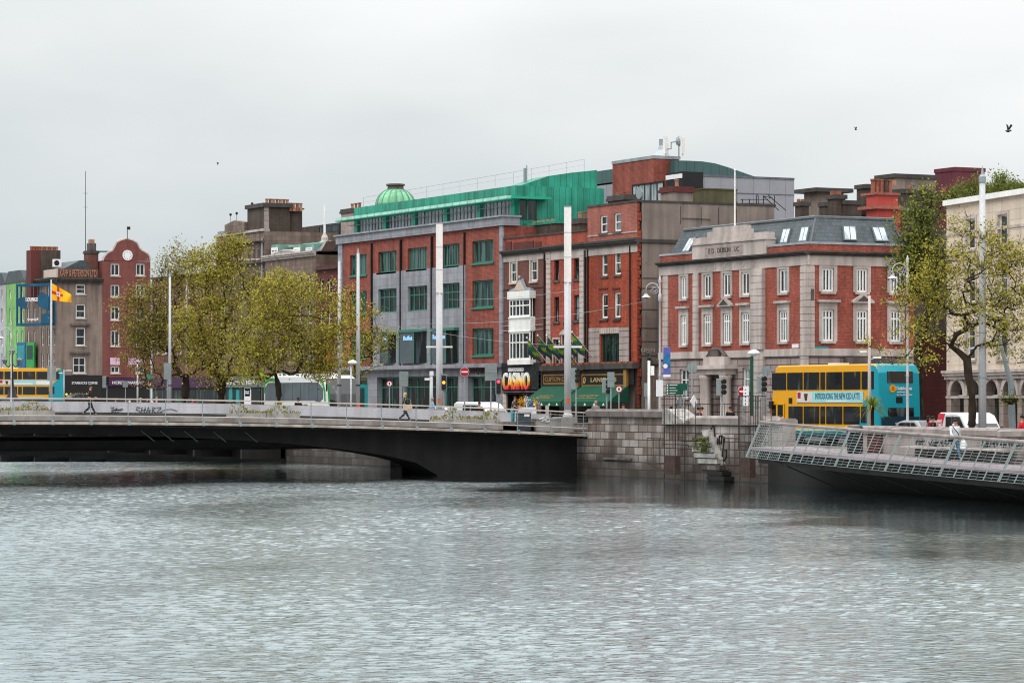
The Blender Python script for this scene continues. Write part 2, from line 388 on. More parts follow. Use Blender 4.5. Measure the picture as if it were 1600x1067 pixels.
sk = N.new('ShaderNodeTexSky'); sk.sky_type = 'NISHITA'; sk.sun_disc = False; sk.sun_elevation = SUN_EL; sk.sun_rotation = SUN_AZ
sk.dust_density = 4; sk.air_density = 1.5
tc = N.new('ShaderNodeTexCoord'); sp = N.new('ShaderNodeSeparateXYZ'); L.new(tc.outputs['Generated'], sp.inputs[0])
nz = N.new('ShaderNodeTexNoise'); nz.inputs['Scale'].default_value = 5.5; nz.inputs['Detail'].default_value = 4
mp = N.new('ShaderNodeMapping'); mp.inputs['Scale'].default_value = (1, 1, 3.2); L.new(tc.outputs['Generated'], mp.inputs[0]); L.new(mp.outputs[0], nz.inputs['Vector'])
ad = N.new('ShaderNodeMath'); ad.operation = 'MULTIPLY_ADD'; ad.inputs[1].default_value = .17; L.new(nz.outputs[0], ad.inputs[0]); L.new(sp.outputs[2], ad.inputs[2])
# the cloud sheet is a little darker and bluer low down; the west end (left of the view) lowest of all
ay = N.new('ShaderNodeMath'); ay.operation = 'MULTIPLY_ADD'; ay.inputs[1].default_value = .16; L.new(sp.outputs[1], ay.inputs[0]); L.new(ad.outputs[0], ay.inputs[2])
cr = N.new('ShaderNodeValToRGB'); e = cr.color_ramp
pts = [(0.0, (.16,.17,.17)), (.12, (.44,.51,.54)), (.18, (.56,.62,.645)), (.235, (.69,.725,.74)), (.30, (.85,.865,.87)), (.5, (.96,.965,.965)), (1.0, (1.0,1.0,1.0))]
for _ in range(len(pts)-2): e.elements.new(.5)
for i, (p, c) in enumerate(pts): e.elements[i].position = p; e.elements[i].color = (*c, 1)
L.new(ay.outputs[0], cr.inputs[0])
gain = N.new('ShaderNodeMapRange'); gain.inputs['From Min'].default_value = .12; gain.inputs['From Max'].default_value = .75; gain.inputs['To Min'].default_value = 1.0; gain.inputs['To Max'].default_value = 2.4
L.new(sp.outputs[2], gain.inputs[0])
sc = N.new('ShaderNodeVectorMath'); sc.operation = 'SCALE'; L.new(cr.outputs[0], sc.inputs[0]); L.new(gain.outputs[0], sc.inputs['Scale'])
s2 = N.new('ShaderNodeVectorMath'); s2.operation = 'SCALE'; s2.inputs['Scale'].default_value = .10; L.new(sk.outputs[0], s2.inputs[0])
mx = N.new('ShaderNodeMix'); mx.data_type = 'RGBA'; mx.inputs[0].default_value = .94; L.new(s2.outputs[0], mx.inputs[6]); L.new(sc.outputs[0], mx.inputs[7])
L.new(mx.outputs[2], bg.inputs[0]); bg.inputs[1].default_value = 1.0
sl = bpy.data.lights.new('sun', 'SUN'); sl.energy = .9; sl.angle = math.radians(14); sl.color = (1, .96, .9)
so = bpy.data.objects.new('sun', sl); COL.objects.link(so); so.location = (-150, 20, 80)
sd = Vector((math.sin(SUN_AZ)*math.cos(SUN_EL), math.cos(SUN_AZ)*math.cos(SUN_EL), math.sin(SUN_EL)))
so.rotation_euler = sd.to_track_quat('Z', 'Y').to_euler()
# ------------------------------------------------------------------ water: rippled sheet
def water():
    rng = np.random.RandomState(3); oA = W(1200, Fr((0, 79), (1, 0)).d(1200)); q_ = W(1600, 123)-oA; q_.normalize(); u2x, u2y = q_.x, q_.y
    d = [34.0]
    while d[-1] < 205: d.append(d[-1]+.055+d[-1]*.00055)
    d = np.array(d); nx = 560
    lat = np.linspace(-1, 1, nx)
    # long rows across the river, wider than the view
    hw = 12+d*.19
    D_, T_ = np.meshgrid(d, lat, indexing='ij'); K = T_*hw[:, None]
    X = DV.x*D_+RV.x*K; Y = DV.y*D_+RV.y*K
    Z = np.zeros_like(X); wind = math.radians(150)
    patch = np.zeros_like(X)
    for i in range(9):
        a = rng.uniform(0, math.tau); k = math.tau/rng.uniform(9, 40); patch += np.sin(k*(X*math.cos(a)+Y*math.sin(a)*1.8)+rng.uniform(0, 6))
    patch = np.clip(1+patch*.11, .55, 1.45)
    for i in range(70):
        lam = .17*(6.0**rng.rand()); k = math.tau/lam; a = wind+rng.normal(0, .6)
        slope = .0125 if lam < .7 else .004
        Z += slope/k*np.sin(k*(X*math.cos(a)+Y*math.sin(a))+rng.uniform(0, math.tau))
    n2 = Vector((u2y, -u2x)); out2 = (X-oA.x)*n2.x+(Y-oA.y)*n2.y
    out = np.where(X > oA.x, out2-2.6, np.minimum(79-Y, np.where(Y > 60, out2-2.6+99*(X < oA.x), 99)))
    out = out+1.6*np.sin(X*.31)+1.1*np.sin(X*.83+1)+.6*np.sin(Y*1.1); calm = np.clip((out-11)/4, 0, 1)
    brd = np.clip((X+150.5)/2, 0, 1); brd = np.where(X < -168, np.clip((-168-X)/6, 0, 1), brd); calm = np.where(X < -168, 1, calm)
    calm = np.minimum(calm, brd)
    # a smoother tongue of water off the boardwalk
    c = W(1500, 80); rx = (X-c.x)*DV.x+(Y-c.y)*DV.y; ry = (X-c.x)*RV.x+(Y-c.y)*RV.y
    tongue = np.exp(-((rx+.6*ry)/7)**2-((ry-3)/7.5)**2)
    fac = (np.where(X < -148, .42, .2)+np.where(X < -148, .58, .8)*calm)*(1-.68*tongue)
    Z *= patch*fac; chop = (fac*np.clip(patch, .5, 1.3)).ravel()
    V = np.stack([X, Y, Z], -1).reshape(-1, 3)
    nr = len(d); idx = np.arange(nr*nx).reshape(nr, nx)
    f = np.stack([idx[:-1, :-1], idx[:-1, 1:], idx[1:, 1:], idx[1:, :-1]], -1).reshape(-1, 4)
    me = bpy.data.meshes.new('river_water')
    me.vertices.add(len(V)); me.vertices.foreach_set('co', V.ravel())
    me.loops.add(f.size); me.loops.foreach_set('vertex_index', f.ravel().astype(np.int32))
    me.polygons.add(len(f)); me.polygons.foreach_set('loop_start', (np.arange(len(f))*4).astype(np.int32))
    me.polygons.foreach_set('use_smooth', np.ones(len(f), dtype=bool)); me.update(calc_edges=True)
    at = me.attributes.new('chop', 'FLOAT', 'POINT'); at.data.foreach_set('value', chop.astype(np.float32))
    m = bpy.data.materials.new('river_water'); m.use_nodes = True; nt = m.node_tree; N = nt.nodes; L = nt.links
    out_ = N['Material Output']; N.remove(N['Principled BSDF'])
    df = N.new('ShaderNodeBsdfDiffuse'); df.inputs['Color'].default_value = (.022, .028, .026, 1)
    gl = N.new('ShaderNodeBsdfGlossy'); gl.inputs['Color'].default_value = (.85, .94, .965, 1); gl.inputs['Roughness'].default_value = .045
    fr = N.new('ShaderNodeFresnel'); fr.inputs['IOR'].default_value = 1.5; fa = N.new('ShaderNodeMath'); fa.operation = 'MULTIPLY_ADD'; fa.inputs[1].default_value = 1.0; fa.inputs[2].default_value = .15; fa.use_clamp = True
    ms = N.new('ShaderNodeMixShader'); L.new(fr.outputs[0], fa.inputs[0]); L.new(fa.outputs[0], ms.inputs[0]); L.new(df.outputs[0], ms.inputs[1]); L.new(gl.outputs[0], ms.inputs[2]); L.new(ms.outputs[0], out_.inputs['Surface'])
    tc = N.new('ShaderNodeTexCoord'); mp = N.new('ShaderNodeMapping'); mp.inputs['Rotation'].default_value = (0, 0, math.radians(-150)); mp.inputs['Scale'].default_value = (4.5, 1.6, 1)
    n = N.new('ShaderNodeTexNoise'); n.inputs['Scale'].default_value = 1.6; n.inputs['Detail'].default_value = 4
    L.new(tc.outputs['Object'], mp.inputs[0]); L.new(mp.outputs[0], n.inputs['Vector'])
    bp = N.new('ShaderNodeBump'); bp.inputs['Strength'].default_value = 1; bp.inputs['Distance'].default_value = .042
    av = N.new('ShaderNodeAttribute'); av.attribute_name = 'chop'; L.new(av.outputs['Fac'], bp.inputs['Strength'])
    L.new(n.outputs[0], bp.inputs['Height']); [L.new(bp.outputs[0], q.inputs['Normal']) for q in (df, gl, fr)]
    me.materials.append(m); M['river_water'] = m
    o = bpy.data.objects.new('water', me); COL.objects.link(o); struct(o)
    mb = MB(); mb.quad((-900, -200, -.12), (80, -200, -.12), (80, 130, -.12), (-900, 130, -.12)); q = mb.build('river', 'river_water'); struct(q)
water()
# ------------------------------------------------------------------ ground sheet, river walls
FA = Fr((0, 100), (1, 0))            # building line of the quay
FW = Fr((0, 79), (1, 0))             # river wall, upstream stretch
pA = FW.o+FW.u*FW.a(1200); pB = W(1600, 123)
FW2 = Fr(pA, pB-pA)                  # river wall, downstream stretch (the quay bends)
XN, XF = -148.8, -175.0              # near and far edge of the bridge
def zt(p): return 3.12-.77*((p-45)/34.0)**2
def ground_sheets():
    mb = MB(); xs = [-2500, -700, -420, -300, -220, -178, -160, -155, -150, -145, -140, -130, pA.x]
    g = lambda X: ground(X)
    for a, b in zip(xs[:-1], xs[1:]):
        mb.quad((a, 79.3, g(a)), (b, 79.3, g(b)), (b, 900, g(b)), (a, 900, g(a)))
    e = FW2.pt(95, 0, -.3)
    mb.quad((pA.x, 79.3, 1.65), (e.x, e.y, 1.65), (e.x+500, e.y+500, 1.65), (e.x+500, 900, 1.65), (pA.x, 900, 1.65))
    struct(mb.build('ground', 'paving'))
    mb = MB(); xs = [-600, -300, -220, -178, -160, -155, -150, -145, -140, pA.x]
    for a, b in zip(xs[:-1], xs[1:]):
        mb.quad((a, 84, g(a)+.006), (b, 84, g(b)+.006), (b, 95.5, g(b)+.006), (a, 95.5, g(a)+.006))
    p0 = FW2.pt(0, 0, -5); p1 = FW2.pt(95, 0, -5); p2 = FW2.pt(95, 0, -17); p3 = FW2.pt(4, 0, -17)
    mb.quad((pA.x, 84, 1.656), (p1.x, p1.y, 1.656), (p2.x, p2.y, 1.656), (pA.x, 95.5, 1.656))
    struct(mb.build('road', 'asphalt'))
    mb = MB()
    for a, b in zip(xs[:-1], xs[1:]):
        for y0, y1 in ((83.7, 84), (95.5, 95.8)):
            z0, z1 = g(a), g(b)
            mb.hexa([(a,y0,z0-.1),(b,y0,z1-.1),(b,y1,z1-.1),(a,y1,z0-.1),(a,y0,z0+.12),(b,y0,z1+.12),(b,y1,z1+.12),(a,y1,z0+.12)])
    struct(mb.build('kerb', 'concrete'))
    mb = MB()
    X = -300.0
    while X < -120:
        mb.quad((X, 89.7, g(X)+.012), (X+2, 89.7, g(X+2)+.012), (X+2, 89.82, g(X+2)+.012), (X, 89.82, g(X)+.012)); X += 5
    struct(mb.build('road_marking', 'sign_white'))
    mb = MB(); mb.quad((-1500, -400, -3), (400, -400, -3), (400, 400, -3), (-1500, 400, -3)); struct(mb.build('river_bed', 'river_bed'))
ground_sheets()
def river_wall():
    aB = FW.a(918); a1040 = FW.a(1040); a1080 = FW.a(1083); aE = FW.a(1200)
    t = thing('quay_wall', 'stone quay wall with rounded coping between the bridge and the boardwalk', 'wall', FW.pt(aB, 0, 0))
    mb = MB(); mb.box(FW, aB-6, aE, -3, 2.85, -.9, 0); mb.build('wall', 'quay_stone', t)
    mb = MB(); mb.box(FW, aB, a1040, 2.85, 3.2, -.85, -.04); mb.build('parapet', 'quay_stone', t)
    def coping(a0, a1, zb, zt_, mt, d=.12):
        mb = MB(); n = max(1, int((a1-a0)/1.8)); w = (a1-a0)/n
        for i in range(n):
            c = [(d, zb), (d+.02, zt_-.12), (d-.14, zt_), (-.8, zt_), (-.95, zt_-.12), (-.95, zb)]
            b0, b1 = a0+i*w+.008, a0+(i+1)*w-.008
            A = [FW.pt(b0, z, o) for o, z in c]; B = [FW.pt(b1, z, o) for o, z in c]; m_ = len(c)
            mb.add(A+B, [tuple(range(m_-1, -1, -1)), tuple(range(m_, 2*m_))]+[(k, (k+1) % m_, m_+(k+1) % m_, m_+k) for k in range(m_)])
        return mb.build('coping', mt, t)
    coping(aB, a1040, 3.2, 3.62, 'coping_dark')
    mb = MB()   # sloping end stone where the parapet steps down
    mb.prism(FW, [(a1040, 2.85), (a1040+2.3, 2.85), (a1040+2.1, 3.06), (a1040+.6, 3.62), (a1040, 3.64)], -.95, .2); mb.build('end_stone', 'white_limed', t)
    coping(a1040+2.3, a1080, 2.85, 3.15, 'coping_dark'); coping(a1080, aE-1.2, 2.85, 3.3, 'coping_stone', .16)
    mb = MB(); mb.prism(FW, [(aE-2.6, 3.3), (aE-.2, 3.3), (aE, 3.1), (aE, 2.85), (aE-1.2, 2.85), (aE-1.2, 3.3)][:4]+[(aE-1.2, 2.86)], -.95, .2)
    mb.build('end_stone', 'coping_stone', t)
    # little string courses and fenders
    mb = MB(); a, b, z0, z1 = FW.rect(945, 988, 715, 718); mb.box(FW, a, b, z0, z1, 0, .12)
    mb.build('fender_beam', 'stone_dirty', t)
    # moss tufts
    # stairs down to the water
    t2 = thing('river_steps', 'worn white-limed stone steps with moss running down the quay wall', 'steps', FW.pt(FW.a(1100), 0, 0))
    rows = [(672, 681, 1097, 1109), (681, 690, 1062, 1107), (690, 699, 1073, 1110), (699, 708, 1081, 1113), (708, 717, 1084, 1117), (717, 726, 1090, 1120), (726, 736, 1095, 1124), (736, 744, 1104, 1128), (744, 752, 1104, 1131)]
    for i, (yt, yb, x0, x1) in enumerate(rows):
        G = FW.off(.2+.05*i); a0, a1, z0, z1 = G.rect(x0, x1, yt, yb)
        mb = MB(); mb.box(G, a0, a1, z0+.07, z1, -.19-.05*i, 0); mb.build('step', 'white_limed' if i in (0, 3, 4, 5) else ('quay_stone' if i < 7 else 'quay_black'), t2)
    mb = MB()
    for i, (yt, yb, x0, x1) in enumerate(rows):
        G = FW.off(.15+.05*i); a0, a1, z0, z1 = G.rect(x0, x1, yt, yb); mb.box(G, a0+.02+i*.002, a1-.02-i*.002, -1, z0+.068, -.14-.05*i, -.02)
    mb.build('stair_block', 'quay_stone', t2)
    mb = MB(); G = FW.off(.2)
    pts = [(G.a(1096), G.z(1096, 672)), (G.a(1108), G.z(1108, 671)), (G.a(1128), G.z(1128, 724)), (G.a(1128), G.z(1128, 731)), (G.a(1120), G.z(1120, 731))]
    mb.prism(G, pts[::-1], -.2, .02); mb.build('string_wall', 'white_limed', t2)
    rng = random.Random(5); mb = MB()
    for i in range(700):
        x = rng.choice([rng.gauss(1100, 3), rng.uniform(1082, 1108)]); y = rng.choice([rng.gauss(702, 2), rng.gauss(694, 2), rng.uniform(686, 708), rng.gauss(686, 1)])
        if x < 1098 and not (682 < y < 706): continue
        G = FW.off(.4+rng.random()*.6); p = G.pt(G.a(x), G.z(x, y)); s = .07
        v = [p+Vector((rng.uniform(-s, s), rng.uniform(-s, s), rng.uniform(-s, s))) for _ in range(3)]; mb.add(v, [(0, 1, 2)])
    mb.build('moss', 'moss', t2)
    # painted tag on the wall beside the steps
    mb = MB(); G = FW.off(.03)
    def stroke(pts, w=.07):
        q = [(G.a(x), G.z(x, y)) for x, y in pts]
        for (a, b), (c, d_) in zip(q[:-1], q[1:]):
            mb.tube([G.pt(a, b, .01), G.pt(c, d_, .01)], w/2, 5)
    for s_ in ([(1112,668),(1110,676),(1113,684),(1117,680),(1116,668),(1113,666)], [(1107,679),(1113,682),(1117,692),(1114,698),(1117,704),(1121,701),(1121,684)], [(1121,684),(1124,694),(1124,681),(1128,680),(1127,694)], [(1128,680),(1132,684),(1130,700),(1128,716)], [(1130,702),(1135,703),(1135,714),(1131,720),(1128,716)]): stroke(s_)
    mb.build('painted_tag', 'black_iron', t)
    # downstream wall behind the boardwalk
    t3 = thing('quay_wall', 'long stone quay wall with flat coping behind the boardwalk rail', 'wall', FW2.pt(0, 0, 0))
    g0, g1 = FW2.a(1222), FW2.a(1322); aR = FW2.a(1600)+22
    mb = MB(); mb.box(FW2, 0, aR, -3, 1.2, -.8, 0); mb.build('footing', 'quay_black', t3)
    mb = MB(); mb.box(FW2, 0, aR, 1.2, 1.62, -.8, 0.003); mb.build('wall', 'stone_rust', t3)
    mb = MB(); mb.box(FW2, 0, g0, 1.62, 2.9, -.7, -.02); mb.box(FW2, g1, aR, 1.62, 2.62, -.7, -.02); mb.build('parapet', 'stone_pale', t3)
    mb = MB(); mb.box(FW2, FW2.a(1432), aR, 1.66, 2.0, -.02, .09)
    mb.build('recess', 'coping_dark', t3)
    for (b0, b1, z0, z1, mt) in ((0, g0, 2.9, 3.2, 'coping_stone'), (g1, aR, 2.62, 2.93, 'coping_stone')):
        mb = MB(); n = int((b1-b0)/1.9)+1; w = (b1-b0)/n
        for i in range(n):
            c = [(.14, z0), (.14, z1-.1), (.02, z1), (-.7, z1), (-.82, z1-.1), (-.82, z0)]
            s0, s1 = b0+i*w+.008, b0+(i+1)*w-.008; sl = .04
            A = [FW2.pt(s0, z-(sl if i % 3 == 0 else 0), o) for o, z in c]; B = [FW2.pt(s1, z, o) for o, z in c]; m_ = 6
            mb.add(A+B, [tuple(range(5, -1, -1)), tuple(range(6, 12))]+[(k, (k+1) % 6, 6+(k+1) % 6, 6+k) for k in range(6)])
        mb.build('coping', mt, t3)
    # graffiti on the parapet
    rng = random.Random(9); mb = MB()
    for x0, x1, y0, y1, n in ((1432, 1446, 686, 695, 9), (1452, 1482, 687, 697, 16), (1535, 1600, 685, 699, 40)):
        for i in range(n):
            cx = x0+(x1-x0)*(i+.5)/n; pts = []
            for k in range(4): pts.append((cx+rng.uniform(-2.2, 2.2), rng.uniform(y0, y1)))
            q = [FW2.pt(FW2.a(x), FW2.z(x, y), .0) for x, y in pts]; mb.tube(q, .022, 4)
    mb.build('graffiti', 'cloth_slate', t3)
    mb = MB(); mb.box(FW, -560, XF, -3, 2.9, -.8, 0); o = mb.build('quay_wall', 'quay_stone', None, FW.pt(-200, 0, 0)); tag(o, 'stone quay wall seen through the bridge arch, upstream', 'wall')
    # upstream boardwalk deck; the shade beneath it is added as a dark sheet
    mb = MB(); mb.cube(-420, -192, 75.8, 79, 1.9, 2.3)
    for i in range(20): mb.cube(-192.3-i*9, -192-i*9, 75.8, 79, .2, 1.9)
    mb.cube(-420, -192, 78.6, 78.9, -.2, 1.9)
    o = mb.build('upstream_boardwalk', 'concrete_dark', None, (-206, 77, 0)); tag(o, 'boardwalk beyond the bridge arch, shade beneath it put in as dark backing', 'boardwalk')
river_wall()
# ------------------------------------------------------------------ bridge
FB = Fr((XN, 0), (0, 1))    # near face: a = p, outward = downstream (+X)
def bridge():
    t = thing('road_bridge', 'low concrete bridge with a shallow arch over the river', 'bridge', (XN, 79, 0))
    ps = np.linspace(11, 79, 35)
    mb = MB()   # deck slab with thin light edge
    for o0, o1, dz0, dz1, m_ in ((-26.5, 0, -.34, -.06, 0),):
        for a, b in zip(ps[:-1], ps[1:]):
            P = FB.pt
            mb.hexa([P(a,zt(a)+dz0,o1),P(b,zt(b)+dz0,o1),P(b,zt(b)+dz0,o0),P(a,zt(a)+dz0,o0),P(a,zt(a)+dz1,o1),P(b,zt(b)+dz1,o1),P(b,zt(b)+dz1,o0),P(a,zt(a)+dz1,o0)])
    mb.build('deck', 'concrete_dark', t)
    mb = MB()
    for a, b in zip(ps[:-1], ps[1:]):
        P = FB.pt; o0, o1 = .002, .14; dz0, dz1 = -.24, -.1
        mb.hexa([P(a,zt(a)+dz0,o1),P(b,zt(b)+dz0,o1),P(b,zt(b)+dz0,o0),P(a,zt(a)+dz0,o0),P(a,zt(a)+dz1,o1),P(b,zt(b)+dz1,o1),P(b,zt(b)+dz1,o0),P(a,zt(a)+dz1,o0)])
    mb.build('edge_strip', 'concrete_beige', t)
    def soff(p):
        q = 1-((p-45)/25.5)**2
        return 2.4*math.sqrt(q) if q > 0 else -1.5
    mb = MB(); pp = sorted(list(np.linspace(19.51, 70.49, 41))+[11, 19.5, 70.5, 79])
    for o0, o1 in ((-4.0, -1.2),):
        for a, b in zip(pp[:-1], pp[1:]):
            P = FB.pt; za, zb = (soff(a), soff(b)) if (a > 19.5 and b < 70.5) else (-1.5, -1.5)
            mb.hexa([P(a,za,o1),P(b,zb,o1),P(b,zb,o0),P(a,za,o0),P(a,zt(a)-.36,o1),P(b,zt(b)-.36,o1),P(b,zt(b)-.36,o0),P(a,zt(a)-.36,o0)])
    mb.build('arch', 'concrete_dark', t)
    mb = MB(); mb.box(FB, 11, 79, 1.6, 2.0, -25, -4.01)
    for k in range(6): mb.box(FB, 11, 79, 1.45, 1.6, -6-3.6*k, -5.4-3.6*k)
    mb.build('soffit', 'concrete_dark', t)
    mb = MB()   # raking struts under the overhang
    for x in (232, 262, 300, 345, 395):
        mb = MB(); a = FB.a(x); mb.tube([FB.pt(a, zt(a)-.55, -1.12), FB.pt(a+.75, zt(a)-1.1, -1.15)], .022, 5); mb.build('strut', 'lead', t)
    mb = MB()
    for a, b in zip(ps[:-1], ps[1:]):
        P = FB.pt; mb.hexa([P(a,zt(a)-.059,-1.9),P(b,zt(b)-.059,-1.9),P(b,zt(b)-.059,-4.45),P(a,zt(a)-.059,-4.45),P(a,zt(a)+.2,-1.9),P(b,zt(b)+.2,-1.9),P(b,zt(b)+.2,-4.45),P(a,zt(a)+.2,-4.45)])
    mb.build('raised_footway', 'concrete', t)
    # middle barrier, light concrete
    mb = MB()
    for a, b in zip(ps[:-1], ps[1:]):
        P = FB.pt
        for o0, o1, dz0, dz1 in ((-4.9, -4.5, .38, .93),):
            mb.hexa([P(a,zt(a)+dz0,o1),P(b,zt(b)+dz0,o1),P(b,zt(b)+dz0,o0),P(a,zt(a)+dz0,o0),P(a,zt(a)+dz1,o1),P(b,zt(b)+dz1,o1),P(b,zt(b)+dz1,o0),P(a,zt(a)+dz1,o0)])
    mb.build('barrier', 'concrete_light', t)
    mb = MB()
    for a, b in zip(ps[:-1], ps[1:]):
        P = FB.pt; o0, o1, dz0, dz1 = -4.85, -4.7, -.06, .38
        mb.hexa([P(a,zt(a)+dz0,o1),P(b,zt(b)+dz0,o1),P(b,zt(b)+dz0,o0),P(a,zt(a)+dz0,o0),P(a,zt(a)+dz1,o1),P(b,zt(b)+dz1,o1),P(b,zt(b)+dz1,o0),P(a,zt(a)+dz1,o0)])
    mb.build('barrier_base', 'coping_dark', t)  # dark colour stands in for the shadow gap under the barrier
    # tags on the barrier
    mb = MB(); G = FB.off(-4.49)
    for q in ([(219,637),(214,636),(213,640),(218,642),(219,645),(213,646)], [(222,636),(220,646)], [(227,636),(225,646)], [(220,642),(228,640)], [(228,646),(232,636),(234,646)], [(229,643),(236,641)], [(238,646),(239,636),(243,637),(239,641),(244,646)], [(245,637),(252,636),(245,644),(253,644)], [(252,639),(248,640)], [(173,637),(178,636),(174,645)], [(176,644),(183,637),(180,645)], [(181,640),(190,641),(183,644),(189,646)], [(174,641),(192,639)]):
        mb.tube([G.pt(G.a(x), G.z(x, y), .01) for x, y in q], .028, 4)
    q = [(250, 644), (258, 640), (268, 639), (277, 642)]; mb.tube([G.pt(G.a(x), G.z(x, y), .01) for x, y in q], .02, 4)
    mb.build('graffiti', 'cloth_slate', t)
    # railing
    r = thing('bridge_railing', 'steel post and wire railing along the near edge of the bridge', 'railing', FB.pt(60, zt(60), 0))
    def run(dz, rad, mt, name, out=-.05, h=None):
        mb = MB()
        if h: 
            for a, b in zip(ps[:-1], ps[1:]):
                P = FB.pt; o0, o1 = out-.07, out+.07
                mb.hexa([P(a,zt(a)+dz,o1),P(b,zt(b)+dz,o1),P(b,zt(b)+dz,o0),P(a,zt(a)+dz,o0),P(a,zt(a)+dz+h,o1),P(b,zt(b)+dz+h,o1),P(b,zt(b)+dz+h,o0),P(a,zt(a)+dz+h,o0)])
        else: mb.tube([FB.pt(a, zt(a)+dz, out) for a in ps], rad, 5)
        mb.build(name, mt, r)
    run(1.03, 0, 'rail_beige', 'top_rail', h=.07); run(.2, .03, 'rail_beige', 'bottom_rail'); run(.88, .018, 'rail_beige', 'rail')
    for k in range(4): run(.32+.13*k, .005, 'rail_steel', 'wire')
    a = 78.8
    while a > 12:
        mb = MB(); mb.box(FB, a-.016, a+.016, zt(a)-.2, zt(a)+1.03, -.07, -.02); mb.box(FB, a-.06, a+.06, zt(a)-.26, zt(a)-.02, .0, .16); mb.build('post', 'galv', r); a -= 2.02
    # planters on the footway
    def planter(x0, x1, yt, yb, label, h=.48, plants=True, o0=-3.3, o1=-2.5):
        G = FB.off(o1); a0, a1 = G.a(x0), G.a(x1); zb = zt((a0+a1)/2)-.06
        p = thing('planter', label, 'planter', G.pt((a0+a1)/2, zb, 0), 'concrete planters on the bridge footway')
        n = max(1, round((a1-a0)/2.0)); w_ = (a1-a0)/n
        for i in range(n):
            mb = MB(); mb.box(G, a0+i*w_+.03, a0+(i+1)*w_-.03, zb, zb+h, -.8, 0); mb.box(G, a0+i*w_+.02, a0+(i+1)*w_-.02, zb+h*.55, zb+h+.02, -.81, .03); mb.build('trough', 'concrete', p)
        if plants:
            rng = random.Random(int(x0)); mb = MB()
            for i in range(int(620*(a1-a0)/5)):
                a = rng.uniform(a0, a1); o = rng.uniform(-.7, .08); clump = .5+.5*math.sin(a*2.7+x0); hh = rng.random()**1.5*(.15+.5*clump**3)
                c = G.pt(a, zb+h+hh-(.25 if o > 0 and rng.random() < .6 else 0), o); s = rng.uniform(.05, .11)
                mb.add([c+Vector((rng.uniform(-s, s), rng.uniform(-s, s), rng.uniform(-s, s)*1.5)) for _ in range(3)], [(0, 1, 2)])
            mb.build('planting', 'leaf_planter', p)
    planter(-60, 86, 0, 0, 'grey planter with straggly green plants at the left end of the bridge', .5)
    planter(362, 469, 0, 0, 'grey planter with low yellow-green plants below the white coach', .5)
    planter(680, 781, 0, 0, 'grey planter with trailing plants in front of the white van', .5)
    G = FB.off(-1.6); a0, a1 = G.a(838), G.a(900)
    mb = MB(); mb.box(G, a0, a1, 2.1, 3.05, -1.2, 0); mb.box(G, a0-.05, a1+.05, 3.052, 3.12, -1.25, .05); mb.box(G, G.a(876), a1+.05, 2.12, 3.18, -1.0, .06)
    o = mb.build('concrete_plinth', 'concrete', None, G.pt(a1, 2.1, 0)); tag(o, 'low grey concrete plinth around the foot of the tall pole at the bridge end', 'plinth')
    G = FB.off(-1.9); a0, a1 = G.a(786), G.a(838)
    mb = MB(); mb.box(G, a0, a1, 2.1, 2.92, -.5, 0); p = mb.build('low_wall', 'stone_brown', None, G.pt(a0, 2.1, 0)); tag(p, 'low brown-grey wall behind the dark bin at the bridge end, with white scrawl', 'wall')
    mb = MB(); rng = random.Random(2)
    q = [G.pt(G.a(x), G.z(x, y), .01) for x, y in [(833, 655), (843, 652), (836, 658), (850, 655), (846, 650), (856, 653), (857, 658), (850, 660), (848, 655)]]
    G2 = FB.off(-1.58); q = [G2.pt(G2.a(x), G2.z(x, y), .01) for x, y in [(842, 655), (850, 652), (846, 658), (854, 654), (852, 651), (858, 653), (858, 658), (853, 659), (852, 655)]]
    mb.tube(q, .04, 4); mb.build('graffiti', 'sign_white', o)
    # dark cabinet
    G = FB.off(-1.5); a0, a1 = G.a(812), G.a(830)
    c = thing('utility_cabinet', 'dark grey street cabinet behind the bridge rail left of the tall pole', 'cabinet', G.pt(a0, zt(78), 0))
    mb = MB(); mb.box(G, a0, a1, zt(77), 3.42, -.45, 0); mb.build('case', 'cloth_slate', c, bevel=.02)
    mb = MB(); mb.box(G, a0-.05, a1+.05, 3.425, 3.5, -.5, .05); mb.build('lid', 'concrete_light', c)
    mb = MB(); x0, x1, z0, z1 = G.rect(819, 827, 647, 651); mb.box(G, x0, x1, z0, z1, .003, .02); mb.build('notice', 'sign_white', c)
bridge()
